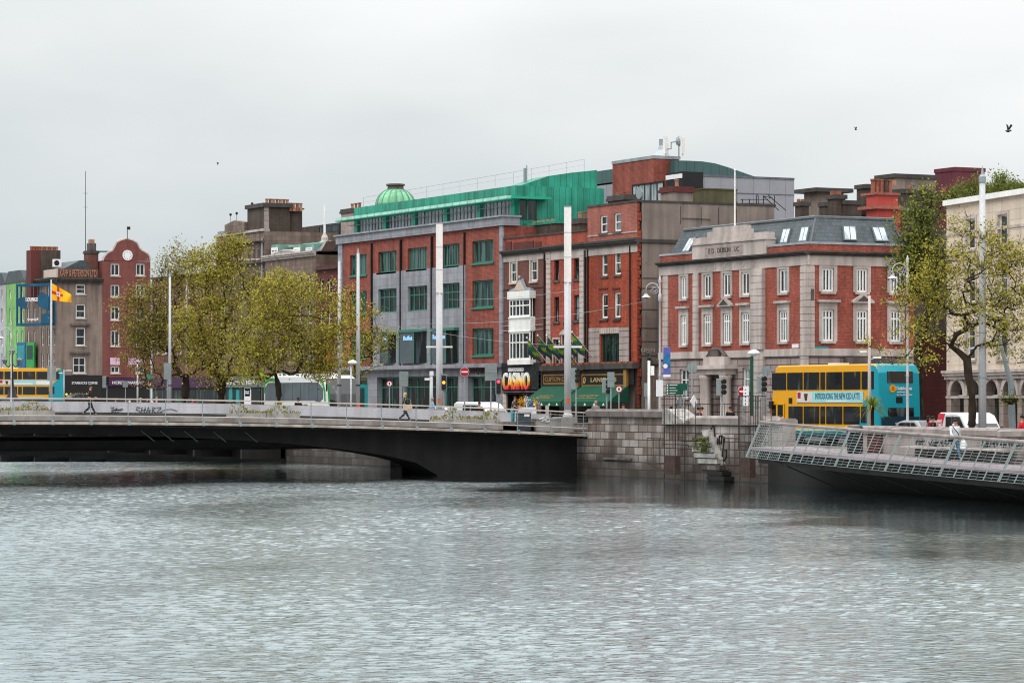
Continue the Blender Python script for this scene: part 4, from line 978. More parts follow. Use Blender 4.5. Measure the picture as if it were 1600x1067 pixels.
    mb = MB(); mb.box(G, a1+.01, G.a(1032), 6.55, 6.8, -1.2, -.9); mb.build('ledge', 'cornice_dark', o, ORG[o])
gable_building()
# ---- middle red brick hotel front
def hotel():
    G = FA; a0, a1 = G.a(850), G.a(917.6)
    t = thing('hotel_building', 'red brick building with pale quoin strips behind the right-hand white pylon', 'building', G.pt(a0, 1.8))
    w3 = [R(G, 866, 873.5, 407, 438), R(G, 881, 888, 406, 437), R(G, 896.7, 905, 404.5, 436)]; w2 = [R(G, 866, 873.5, 464, 502.5), R(G, 881, 888, 463, 502), R(G, 896.7, 905, 461, 501)]
    w1 = [R(G, 865, 874, 530, 570), R(G, 879, 885.5, 524, 571), R(G, 896, 904, 529, 570)]
    zc = G.z(884, 388); zt_ = G.z(884, 364.5)
    wall(t, G, a0, a1, 6.55, zc, w3+w2+w1, 'brick_crimson', depth=6); wall(t, G, a0, a1, zc, zt_, [], 'brick_crimson', 'parapet', depth=.5)
    wall(t, G, a0, a1, 1.4, 6.55, [(a0+.4, a1-.4, 1.8, 5.0)], 'shop_brown', 'shopfront_wall', depth=3, sides=False, reveal=.5)
    mb = MB(); mb.box(G, a0+.4, a1-.4, 1.8, 5.0, -.6, -.5); mb.build('shop_window', 'glass_shop', t)
    band(t, G, a0, a1, zt_, zt_+.12, .08, 'cornice_dark', 'coping', -.5)
    cornice(t, G, a0, a1, zc-.15, zc+.25, .4, 'cornice_dark'); band(t, G, a0+.3, a1, zc-.75, zc-.15, .05, 'stone_trim', 'frieze')
    for r in w3+w2: window(t, G, r, nh=(.5,), t=.06, fr='black_iron', gl='glass_white_win', sill='stone_dirty')
    for r in w1: window(t, G, r, nh=(.5,), t=.06, fr='stone_trim', gl='glass_dark', sill='stone_dirty', surr='stone_trim', sw=.12)
    mb = MB(); c = (G.a(879)+G.a(885.5))/2
    mb.prism(G, [(c-.65, G.z(882, 523)), (c+.65, G.z(882, 523)), (c+.5, G.z(882, 519)), (c, G.z(882, 515)), (c-.5, G.z(882, 519))], 0, .12); mb.build('window_arch', 'stone_trim', t)
    quoins(t, G, G.a(855), G.a(861), 6.6, zc-.15, .1, h=.36); quoins(t, G, G.a(907), G.a(913.5), 6.6, zc-.15, .1, h=.36)
    mb = MB(); mb.tube([G.pt(G.a(915.5), 6.7, .08), G.pt(G.a(915.5), zc-.3, .08)], .07, 6); mb.tube([G.pt(G.a(852), 6.7, .08), G.pt(G.a(852), zc-.3, .08)], .07, 6); mb.build('downpipe', 'black_iron', t)
    band(t, G, a0-.05, a1, 6.2, 6.55, .35, 'cornice_dark', 'shop_cornice')
    mb = MB(); mb.box(G, a0, a1-.02, 5.15, 6.2, .0, .12); fs = mb.build('fascia', 'shop_brown', t)
    x0, x1, z0, z1 = R(G, 852, 902, 585, 600); mb = MB(); mb.box(G, x0, x1, z1-.08, z1, .12, .16); mb.box(G, x0, x1, z0, z0+.08, .12, .16); mb.box(G, x0, x0+.08, z0+.08, z1-.08, .12, .16); mb.build('sign_border', 'gold_letter', fs)
    mb = MB(); mb.text(G, 'CLIFTON COURT', G.a(854), G.a(901), z0+.2, z1-.18, .12, .15); mb.build('sign_lettering', 'gold_letter', fs)
    mb = MB()
    for i in range(6): a = a0+(a1-a0)*(i+.5)/6; mb.box(G, a-.35, a+.35, 6.56, 6.72, .0, .3)
    mb.build('window_box', 'terracotta', t)
    H = G.off(-2.5); mb = MB(); x0, x1, z0, z1 = R(H, 902, 918, 343, 366); p = H.pt((x0+x1)/2, 0); chimney(t, p.x, p.y, x1-x0, 1.2, z0-1, z1, 'brick_dark', 2)
hotel()
def awnings():
    G = FA
    for x0, x1, word, lab in ((850, 911, 'Carroll & Sons', 'green fabric awning left, partly behind the white pylon, over the hotel bar front'), (911.5, 986, 'Lanigans', 'green fabric awning right, over the pub front with gold sign')):
        a0, a1 = G.a(x0)+.1, G.a(x1)-.1; z1 = 5.1; z0 = 4.0; o1 = 1.7
        t = thing('awning', lab, 'awning', G.pt((a0+a1)/2, z1), 'green awnings over the pub fronts')
        P = G.pt; mb = MB()
        mb.hexa([P(a0,z1,.14),P(a1,z1,.14),P(a1,z0,o1),P(a0,z0,o1),P(a0,z1+.03,.14),P(a1,z1+.03,.14),P(a1,z0+.03,o1),P(a0,z0+.03,o1)])
        mb.add([P(a0,z1,.14), P(a0,z0,o1), P(a0,z0,.14)], [(0,1,2)]); mb.add([P(a1,z1,.14), P(a1,z0,.14), P(a1,z0,o1)], [(0,1,2)]); mb.build('canopy', 'awning', t)
        mb = MB(); mb.box(G, a0, a1, z0-.28, z0+.0, o1-.02, o1+.01); v = mb.build('valance', 'awning', t)
        mb = MB(); n = 5
        for i in range(n):
            a = a0+(a1-a0)*(i+.5)/n; mb.prism(G, [(a-.16, z0-.24), (a+.16, z0-.24), (a, z0-.05)], o1+.012, o1+.02)
        mb.build('valance_mark', 'sign_white', v)
        # script lettering laid on the slope
        vs, fs = text_geo(word); mb = MB(); c = (a0+a1)/2-.4; w_ = (a1-a0)*.42
        f0, f1 = .55, .75
        pts = [P(c-w_/2+v_[0]*w_+.25*(v_[1]-.5), z1+(z0-z1)*(f1+(f0-f1)*v_[1])+.04, .14+(o1-.14)*(f1+(f0-f1)*v_[1])+.01) for v_ in vs]
        mb.add(pts, fs); mb.tube([P(c-w_/2-.3, z1+(z0-z1)*.8+.045, .14+(o1-.14)*.8), P(c+w_/2, z1+(z0-z1)*.8+.045, .14+(o1-.14)*.8)], .015, 4); mb.build('lettering', 'gilt_letter', t)
awnings()
# ---- casino building
def casino():
    G = FA; a0, a1 = G.a(787.6), G.a(850)
    t = thing('casino_building', 'dark red brick building with a white bay window above the CASINO sign', 'building', G.pt(a0, 1.8))
    w3 = [R(G, 798, 807.5, 409.5, 441.5), R(G, 829.5, 839.5, 407, 439)]
    zc = G.z(818, 394); zt_ = G.z(818, 371)
    wall(t, G, a0, a1, 6.7, zc, w3, 'brick_brown', depth=7); wall(t, G, a0, a1, zc, zt_, [], 'brick_crimson', 'parapet', depth=.5)
    mb = MB()
    for x0, x1 in ((791, 800), (803, 834), (837, 846)): q = R(G, x0, x1, 378, 391); mb.box(G, q[0], q[1], q[2], q[3]-.0, .0, .07)
    mb.build('parapet_panel', 'brick_maroon', t)
    band(t, G, a0, a1, zt_, zt_+.12, .08, 'cornice_dark', 'coping', -.5); cornice(t, G, a0-.1, a1, zc-.2, zc+.2, .4, 'cornice_dark'); band(t, G, a0, a1, zc-.62, zc-.2, .06, 'stone_trim', 'frieze')
    for r in w3: window(t, G, r, nh=(.5,), t=.11, inset=.05, sill='cream_paint', surr='cream_paint', sw=.18)
    for y in (450, 508, 515.5): band(t, G, a0, a1, G.z(818, y+1), G.z(818, y), .07, 'cornice_dark' if y == 450 else 'stone_trim')
    # bay window: a real projecting box with five lights
    o = .4; b0, b1, z0, z1 = R(G, 803, 836, 455, 562)
    mb = MB(); zs1, zs0 = G.z(818, 497), G.z(818, 517)
    mb.box(G, b0-.1, b1+.1, z1-.55, z1, 0, o+.1); mb.box(G, b0-.05, b1+.05, zs0, zs1, 0, o); mb.box(G, b0-.1, b1+.1, z0-.35, z0, 0, o+.08)
    mb.box(G, b0, b1, zs1-.004, zs1+.08, 0, o+.08); mb.box(G, b0, b1, zs0-.08, zs0-.002, 0, o+.06)
    bw = mb.build('bay_window', 'white_paint', t)
    for (lo, hi) in ((z0, zs0-.08), (zs1+.08, z1-.55)):
        H = G.off(o); n = [0, .12, .38, .64, 1.0]
        window(bw, H, (b0+.02, b1-.02, lo, hi), nv=(.16, .33, .5, .66), nh=(.62,), t=.12, bar=.09, inset=.0, gl='glass_dark')
        mb = MB(); P = G.pt; mb.quad(P(b1-.03, lo, .05), P(b1-.03, lo, o-.06), P(b1-.03, hi, o-.06), P(b1-.03, hi, .05)) ; mb.quad(P(b0+.03, lo, .05), P(b0+.03, hi, .05), P(b0+.03, hi, o-.06), P(b0+.03, lo, o-.06)); mb.build('pane', 'glass_dark', bw)
        mb = MB()
        for f in (.5,): mb.box(G, b1-.05, b1, lo, hi, .18, .24); mb.box(G, b0, b0+.05, lo, hi, .18, .24)
        mb.build('side_mullion', 'white_paint', bw)
    mb = MB(); c = (b0+b1)/2; zt2 = G.z(818, 435)
    mb.prism(G, [(b0, z1), (b1, z1), (b1, z1+.12), (c+.5, z1+.3), (c, zt2), (c-.5, z1+.3), (b0, z1+.12)], .1, o); mb.lathe(G.pt(c, zt2, .4), [(.12, 0), (.12, .1), (.05, .2)], 8); mb.build('pediment', 'lead_light', bw)
    mb = MB(); mb.prism(G, [(c-.9, z1+.05), (c+.9, z1+.05), (c, zt2-.15)], o, o+.06); mb.build('tympanum', 'cream_paint', bw)
    # ground floor
    wall(t, G, a0, a1, 1.4, 6.7, [(a0+.6, a1-.6, 1.8, 4.55)], 'shop_black', 'shopfront_wall', depth=3, sides=False, reveal=.6)
    mb = MB(); mb.box(G, a0+.6, a1-.6, 1.8, 4.55, -.7, -.6); mb.build('shop_window', 'shop_interior', t)
    mb = MB(); x0, x1, z0, z1 = R(G, 787.5, 849, 567, 609); mb.box(G, x0, x1, z0, z1, 0, .2); sg = mb.build('sign_board', 'shop_black', t)
    mb = MB(); x0, x1, z0, z1 = R(G, 791, 832, 582, 609); mb.text(G, 'CASINO', x0, x1, z0, z1, .2, .32); mb.build('sign_lettering', 'casino_letters', sg)
    mb = MB(); x0, x1, z0, z1 = R(G, 799, 823, 574.5, 580.5); mb.text(G, '0000000', x0, x1, z0, z1, .2, .28); mb.build('sign_lettering', 'sign_white', sg)
    mb = MB(); rng = random.Random(8)
    for i in range(26):
        x = rng.choice([rng.uniform(834, 846), rng.uniform(788, 847)]); y = rng.uniform(570, 606) if x > 833 else rng.uniform(568, 574); q = R(G, x, x+rng.uniform(1, 4), y, y+rng.uniform(1, 3)); mb.box(G, q[0], q[1], q[2], q[3], .2, .23)
    mb.build('sign_art', 'shop_teal', sg)
    band(t, G, a0+.3, a1, G.z(818, 613), G.z(818, 611), .3, 'stone_dirty', 'shop_ledge')
    quoins(t, G, a0, a0+.55, 1.8, 4.6, .12, 'cream_paint', .35); quoins(t, G, a1-.45, a1, 1.8, 6.4, .2, 'stone_dirty', .35)
    H = G.off(-2.6); x0, x1, z0, z1 = R(H, 815, 868, 352, 372); p = H.pt((x0+x1)/2, 0)
    mb = MB(); mb.box(H, x0, x1, z0-1, z1, -1.5, 0); ch = mb.build('chimney', 'brick_dark', t); mb = MB(); mb.box(H, x0-.1, x1+.1, z1, z1+.2, -1.6, .1); mb.build('cap', 'green_copper', ch)
    for i in range(5): mb = MB(); q = H.pt(x0+(x1-x0)*(i+.8)/7, z1+.2, -.7); mb.lathe(q, [(.18, 0), (.16, .22)], 8); mb.build('chimney_pot', 'pot_buff', ch)
casino()
# ---- green-topped modern block
def green_block():
    G = FA; a0, a1 = G.a(530), G.a(787.3); zc = G.z(660, 367)
    t = thing('green_topped_block', 'modern red brick and grey stone block with a green metal attic storey', 'building', G.pt(a1, 1.8))
    cols = [(547, 573), (591, 619.6), (637, 667.6), (690, 718), (738, 771)]
    yr = lambda x, y0, y1, X0=560, X1=754: y0+(y1-y0)*(x-X0)/(X1-X0)
    def cell(c, top, bot):     # top/bot given as (y at col1, y at col5)
        x0, x1 = cols[c]; x = (x0+x1)/2; return R(G, x0, x1, yr(x, *top), yr(x, *bot))
    r4 = [cell(c, (398, 375.5), (430, 410.5)) for c in range(5)]; r3 = [cell(c, (455, 438), (491, 480)) for c in range(5)]
    r2 = [cell(c, (520, 513), (560, 555)) for c in (0, 4)]
    red = [h for i, h in enumerate(r4)]
    ax = G.a(582); bx = G.a(726.5); zs = G.z(654, 421)
    zl = 6.85
    big = []
    for c, (x0, x1, yt) in enumerate(((600, 619, 519), (629, 667, 515), (679, 717, 512.5))): big.append(R(G, x0, x1, yt, 567.5))
    wall(t, G, a0, ax, zl, zc, [r4[0], r3[0], r2[0]], 'brick_red', depth=9); wall(t, G, bx, a1, zl, zc, [r4[4], r3[4], r2[1]], 'brick_red', depth=9)
    wall(t, G, ax, bx, zs, zc, r4[1:4], 'brick_red', depth=9); H = G.off(.12); 
    def sh(r): return r
    wall(t, H, H.a(582.6), H.a(726.2), zl, zs, [R(H, x0, x1, yr((x0+x1)/2, 455, 438), yr((x0+x1)/2, 491, 480)) for x0, x1 in cols[1:4]]+[R(H, x0, x1, yt, 567.5) for x0, x1, yt in ((600, 619, 519), (629, 667, 515), (679, 717, 512.5))], 'stone_grey', 'stone_wall', depth=.4, reveal=.4)
    for r in r4+[r3[0], r3[4]]+r2: window(t, G, r, nv=(.22, .5, .78), t=.1, bar=.09, fr='green_frame', gl='glass_green', inset=.18, sill='green_frame')
    for x0, x1 in cols[1:4]: window(t, H, R(H, x0, x1, yr((x0+x1)/2, 455, 438), yr((x0+x1)/2, 491, 480)), nv=(.25, .5, .75), nh=(.65,), t=.09, bar=.07, fr='green_frame', gl='glass_dark', inset=.18)
    # projecting glazed boxes
    for i, (x0, x1, yt) in enumerate(((600, 619, 519), (629, 667, 515), (679, 717, 512.5))):
        q = R(H, x0, x1, yt, 567.5); K = H.off(.35); mb = MB(); mb.box(H, q[0], q[1], q[3]-.2, q[3], .0, .4); mb.box(H, q[0], q[0]+.08, q[2], q[3]-.2, 0, .35); m_ = q[0]+(q[1]-q[0])*.62; mb.box(H, m_-.05, m_+.05, q[2], q[3]-.2, .2, .35); mb.box(H, q[1]-.06, q[1], q[2], q[3]-.2, -.1, .0)
        b_ = mb.build('bay_window', 'green_frame', t)
        mb = MB(); mb.quad(H.pt(q[0]+.08, q[2], .3), H.pt(m_-.05, q[2], .3), H.pt(m_-.05, q[3]-.2, .3), H.pt(q[0]+.08, q[3]-.2, .3)); mb.build('pane', 'coach_glass', b_)
        mb = MB(); mb.quad(H.pt(m_+.05, q[2], .3), H.pt(q[1]-.06, q[2], -.05), H.pt(q[1]-.06, q[3]-.2, -.05), H.pt(m_+.05, q[3]-.2, .3)); mb.build('pane', 'glass_dark', b_)
        mb = MB()
        word = ('Casino', 'Buffet', 'Restaurant')[i]; w0, w1 = (604, 612) if i == 0 else ((636, 650) if i == 1 else (682, 702))
        z_a, z_b = H.z(650, 531.5), H.z(650, 524.5); mb.text(H, word, H.a(w0), H.a(w1), z_a, z_b, .305, .32); mb.build('sign_lettering', 'screen_blue', b_)
    for x in (582, 628, 676.5, 727): 
        mb = MB(); mb.box(G, G.a(x)-.06, G.a(x)+.06, zl, zc-.2, .0, .2 if 583 < x < 720 else .16); mb.build('downpipe', 'black_iron', t)
    quoins(t, G, a0, G.a(536.5), 1.7, zc, .12, 'stone_grey', .8); quoins(t, G, G.a(782), a1, 1.7, zc, .12, 'stone_grey', .8)
    band(t, G, a0-.15, a1+.2, zc, zc+.62, .25, 'stone_grey', 'parapet', -1.2); band(t, G, a0-.3, a1+.3, zc+.62, zc+.74, .4, 'lead_light', 'coping', -1.3)
    band(t, G, a0, a1, zl-.3, zl, .55, 'stone_grey', 'ledge')
    gr = [R(G, 589, 624, 589, 640), R(G, 628, 682, 588, 640), R(G, 690, 716, 588, 640), R(G, 731, 775, 588, 640), R(G, 548, 574, 590, 640)]
    gr = [(a, b, 1.9, z1) for a, b, _, z1 in gr]
    wall(t, G, a0, a1, 1.4, zl-.3, gr, 'stone_grey', 'ground_floor_wall', depth=9, reveal=.5)
    for i, r in enumerate(gr): window(t, G, r, nv=(.33, .66) if i != 0 else (.5,), nh=(.8,), t=.14, fr='green_frame', gl='glass_shop', inset=.4, name='shop_window')
    mb = MB(); q = R(G, 731, 776, 573.5, 585); mb.text(G, 'EDEN QUAY HOUSE', q[0], q[1], q[2], q[3], .0, .1); mb.build('sign_lettering', 'stone_dirty', t)
    # attic storey, set back
    K = G.off(-1.8); k0, k1 = K.a(553), K.a(805); z0 = zc+.5; ztop = K.z(680, 307.5); zb = K.z(680, 326)
    c = K.pt(k1, 0); E = Fr((c.x, c.y), (0, 1)); e1 = E.a(944)
    mb = MB(); mb.box(K, k0, k1, zb, ztop, -e1, 0); at = mb.build('attic_roof_box', 'green_copper', t)
    mb = MB(); mb.box(K, k0+.3, k1-.004, z0-2.2, zb, -e1+.01, -.9); 
    mb.build('attic_wall', 'green_copper', t)
    # window strip
    posts = [553, 597.5, 643, 692.5, 744, 797]
    for x in posts: mb = MB(); a = K.a(x); mb.box(K, a+(.0 if x > 560 else 0), a+.62, z0, zb, -.5, -.03); mb.build('attic_post', 'green_metal', t)
    for x0, x1 in zip(posts[:-1], posts[1:]):
        r = (K.a(x0)+.65, K.a(x1)-.03, z0, zb-.02); window(t, K, r, nv=tuple(i/8 for i in range(1, 8)), t=.06, bar=.06, fr='lead', gl='glass_attic', inset=.2)
    mb = MB(); mb.tube([K.pt(k0-.6, z0+1.15, .15), K.pt(k1-.3, z0+1.15, .15)], .035, 5); mb.build('attic_rail', 'galv', t)
    # sun louvre in pale lengths
    n = 24; mb = MB(); s0, s1 = k0-1.6, k1+.6
    for i in range(n): a = s0+(s1-s0)*i/n; mb.box(K, a+.12, a+(s1-s0)/n-.12, zb-.1, zb+.12, .55, 1.0)
    mb.build('louvre', 'louvre_mint', t)
    mb = MB(); mb.box(K, s0, s1, zb-.16, zb-.06, .0, .98); mb.box(E, -.6, E.a(853), zb-.1, zb+.08, .0, .9); mb.build('louvre_frame', 'green_metal', t)
    # side: corner glazing and standing seam flank
    q0, q1 = E.a(810.5), E.a(838.6); mb = MB()
    for f in (0, .45, 1): a = q0+(q1-q0)*f; mb.box(E, a-.06, a+.06, z0+.1, zb-.02, .0, .1)
    g_ = mb.build('side_window', 'green_frame', t); mb = MB(); mb.box(E, q0, q1, z0+.1, zb-.02, .0, .04); mb.build('pane', 'glass_dark', g_)
    mb = MB(); mb.box(E, .55, q0-.07, z0-1, zb, -.3, -.02)
    mb.box(E, q1+.07, e1, E.z(900, 366), zb-.004, -.4, -.003); mb.box(E, q0, e1, E.z(850, 366), z0+.1, -.3, -.006); mb.build('flank', 'green_copper', t)
    # raised wedge roof behind
    Q = Fr((c.x-.8, c.y), (0, 1)); w0, w1 = Q.a(807), Q.a(933); pts = [(w0, ztop-.05), (w1, ztop-.05), (w1, Q.z(933, 266)), (Q.a(893), Q.z(893, 270)), (Q.a(856), Q.z(856, 275.5))]
    mb = MB(); mb.prism(Q, pts, -2.6, 0); mb.build('upper_roof', 'green_copper', t)
    # handrail along the roof edge
    mb = MB(); z1_ = ztop+1.0; B0 = K.pt(k0+.6, ztop, -.6); B1 = K.pt(k1-1.5, ztop+.25, -.6); B2 = Q.pt(w1-.3, Q.z(933, 266)+.05, -1.5)
    pts = [B0.lerp(B1, i/9) for i in range(10)]+[B1.lerp(B2, i/4) for i in range(1, 5)]
    for p in pts: mb.tube([p, p+Vector((0, 0, .85))], .012, 4)
    mb.tube([p+Vector((0, 0, .85)) for p in pts], .014, 4); mb.tube([p+Vector((0, 0, .45)) for p in pts], .008, 4); mb.build('roof_rail', 'galv', t)
    mb = MB(); p = K.pt(K.a(783), ztop, -2); mb.tube([p, p+Vector((0, 0, 1.5))], .12, 8); mb.tube([p+Vector((.3, 0, 0)), p+Vector((.3, 0, 1.7))], .04, 5); mb.build('roof_vent', 'galv', t)
green_block()
# ---- the big grey complex with brick lift tower and curved roof
def back_complex():
    G = Fr((0, 119), (1, 0))
    t = thing('curved_roof_complex', 'large grey-panelled block with brick tower and curved teal roof behind the quay buildings', 'building', G.pt(G.a(1021), 2.3))
    ac = G.a(1021); c = G.pt(ac, 0); E = Fr((c.x, c.y), (0, 1)); zt_ = G.z(1021, 248)
    mb = MB(); mb.box(G, G.a(957), ac, 8, zt_, -E.a(1061), 0); mb.build('brick_tower', 'brick_red', t)
    mb = MB(); mb.box(G, G.a(957)-.05, ac+.06, zt_, zt_+.25, -E.a(1061)-.1, .06); mb.build('tower_coping', 'lead_light', t)
    # grey panels left and right
    E0 = Fr((c.x+1.2, c.y+2), (0, 1)); a1 = E0.a(1241); a0 = E0.a(1058); zp = E0.z(1180, 279)
    mb = MB(); mb.box(E0, a0, a1, 10, zp, -14, 0); mb.build('panel_wall', 'panel_grey', t)
    mb = MB(); z_ = E0.z(1180, 303); mb.box(E0, a0, a1, z_-.03, z_+.03, .0, .03); mb.box(E0, a0, a1, zp, zp+.15, -14, .05); mb.build('panel_joint', 'lead', t)
    Gl = Fr((0, 121), (1, 0)); mb = MB(); mb.box(Gl, Gl.a(925), Gl.a(957.5), 10, Gl.z(945, 266), -6, 0); mb.build('panel_wall', 'panel_grey', t)
    pts = [(a0, zp+.02)]
    for x, y in ((1058, 250.5), (1080, 251), (1100, 252), (1120, 255), (1140, 261), (1160, 268), (1180, 275), (1192, 278.5)): pts.append((E0.a(x), E0.z(x, y)))
    pts.append((E0.a(1193), zp+.02)); mb = MB(); mb.prism(E0, pts[::-1], -16, -.3); mb.build('curved_roof', 'zinc_teal', t)
    # roof plant on the tower
    mb = MB(); p = G.pt(G.a(1007), zt_+.2, -1.6); mb.lathe(p, [(.78, 0), (.76, .12), (.42, .62), (.4, .66), (.27, 1.0), (.27, 1.45), (.29, 1.5)], 4); mb.build('vent_cowl', 'galv', t)
    def mast(x, y0, w_, xx, h, label):
        pass
    for x, yt, r in ((1019.5, 213, .19), (1046, 215, .09)): mb = MB(); p = G.pt(G.a(x), 0, -1.2); mb.box(G, G.a(x)-r, G.a(x)+r, G.z(x, 240), G.z(x, yt), -1.35, -1.05); mb.tube([(p.x, p.y, zt_), (p.x, p.y, G.z(x, 238))], .06); mb.build('antenna_panel', 'white_pole', t)
    mb = MB(); p = G.pt(G.a(1040), zt_, -1.2); mb.tube([p, (p.x, p.y, G.z(1040, 212))], .06); q = Vector((p.x, p.y, G.z(1040, 220))); mb.lathe(q, [(.05, -.2), (.35, -.1), (.38, .12), (.1, .14)], 12, 'y'); mb.tube([q, G.pt(G.a(1028), q.z, -1.2), G.pt(G.a(1028), q.z-.5, -1.2), G.pt(G.a(1022), q.z-.5, -1.2)], .05); mb.build('antenna_mast', 'galv', t)
    # terrace screens, black box and olive plant room in front
    H = Fr((0, 111.5), (1, 0)); r0, r1, z0, z1 = R(H, 988, 1036, 288, 309)
    s = thing('glass_screen', 'brown glazed terrace screen on the roof right of the dish', 'screen', H.pt(r0, z0)); mb = MB(); n = 5
    for i in range(n+1): a = r0+(r1-r0)*i/n; mb.box(H, a-.06, a+.06, z0-3, z1, -.1, 0)
    mb.box(H, r0, r1, z1-.004, z1+.1, -.12, .02); mb.build('frame', 'black_iron', s)
    for i in range(n): mb = MB(); a = r0+(r1-r0)*i/n; mb.box(H, a+.07, a+(r1-r0)/n-.07, z0-.4, z1-.01, -.07, -.04); mb.build('pane', 'glass_attic', s)
    b = thing('plant_box', 'black rooftop plant box with a pale left face', 'rooftop box', H.pt(H.a(1068), 16)); x_ = H.pt(H.a(1066), 0); E1 = Fr((x_.x, x_.y), (0, 1)); z1 = H.z(1066, 268)
    mb = MB(); mb.box(H, H.a(1041), H.a(1066), 14, z1, -E1.a(1099), 0); mb.build('box', 'black_box', b); mb = MB(); q = R(H, 1041, 1066, 273, 280); mb.box(H, q[0], q[1], q[2], q[3], 0, .05); mb.build('fascia_panel', 'sign_white', b)
    o_ = thing('plant_room', 'olive drab rooftop plant room right of the black box', 'rooftop box', H.pt(H.a(1110), 16)); mb = MB(); x2 = H.pt(H.a(1104)-1.5, 0, -3); E2 = Fr((x2.x, x2.y), (0, 1)); q = R(E2, 1100, 1151, 297, 325); mb.box(E2, q[0], q[1], q[2]-3, q[3], -4, 0); mb.build('box', 'olive_box', o_)
    mb = MB(); mb.box(E2, q[0]-.05, q[1]+.05, q[3], q[3]+.1, -4, .05); mb.box(E2, q[0]+2.6, q[0]+2.8, q[2], q[3]-.8, 0, .06); mb.build('trim', 'olive_box', o_)
    # light stair rail
    s = thing('roof_stair_rail', 'thin black stair handrails on the roof in front of the grey panels', 'railing', E0.pt(E0.a(1190), 15, 3)); mb = MB(); Z = E0.off(2.5)
    L_ = lambda ps: mb.tube([Z.pt(Z.a(x), Z.z(x, y)) for x, y in ps], .035, 4)
    L_([(1157, 318), (1210, 318)]); L_([(1157, 312), (1200, 312)]); L_([(1182, 304), (1185, 307), (1185, 320)]); L_([(1193, 307), (1217, 329)]); L_([(1200, 305), (1228, 329)]); L_([(1193, 307), (1207, 310)])
    for x in (1160, 1171, 1182, 1193, 1210): L_([(x, 306 if x > 1175 else 311), (x, 325)])
    mb.build('rail', 'black_iron', s)
back_complex()
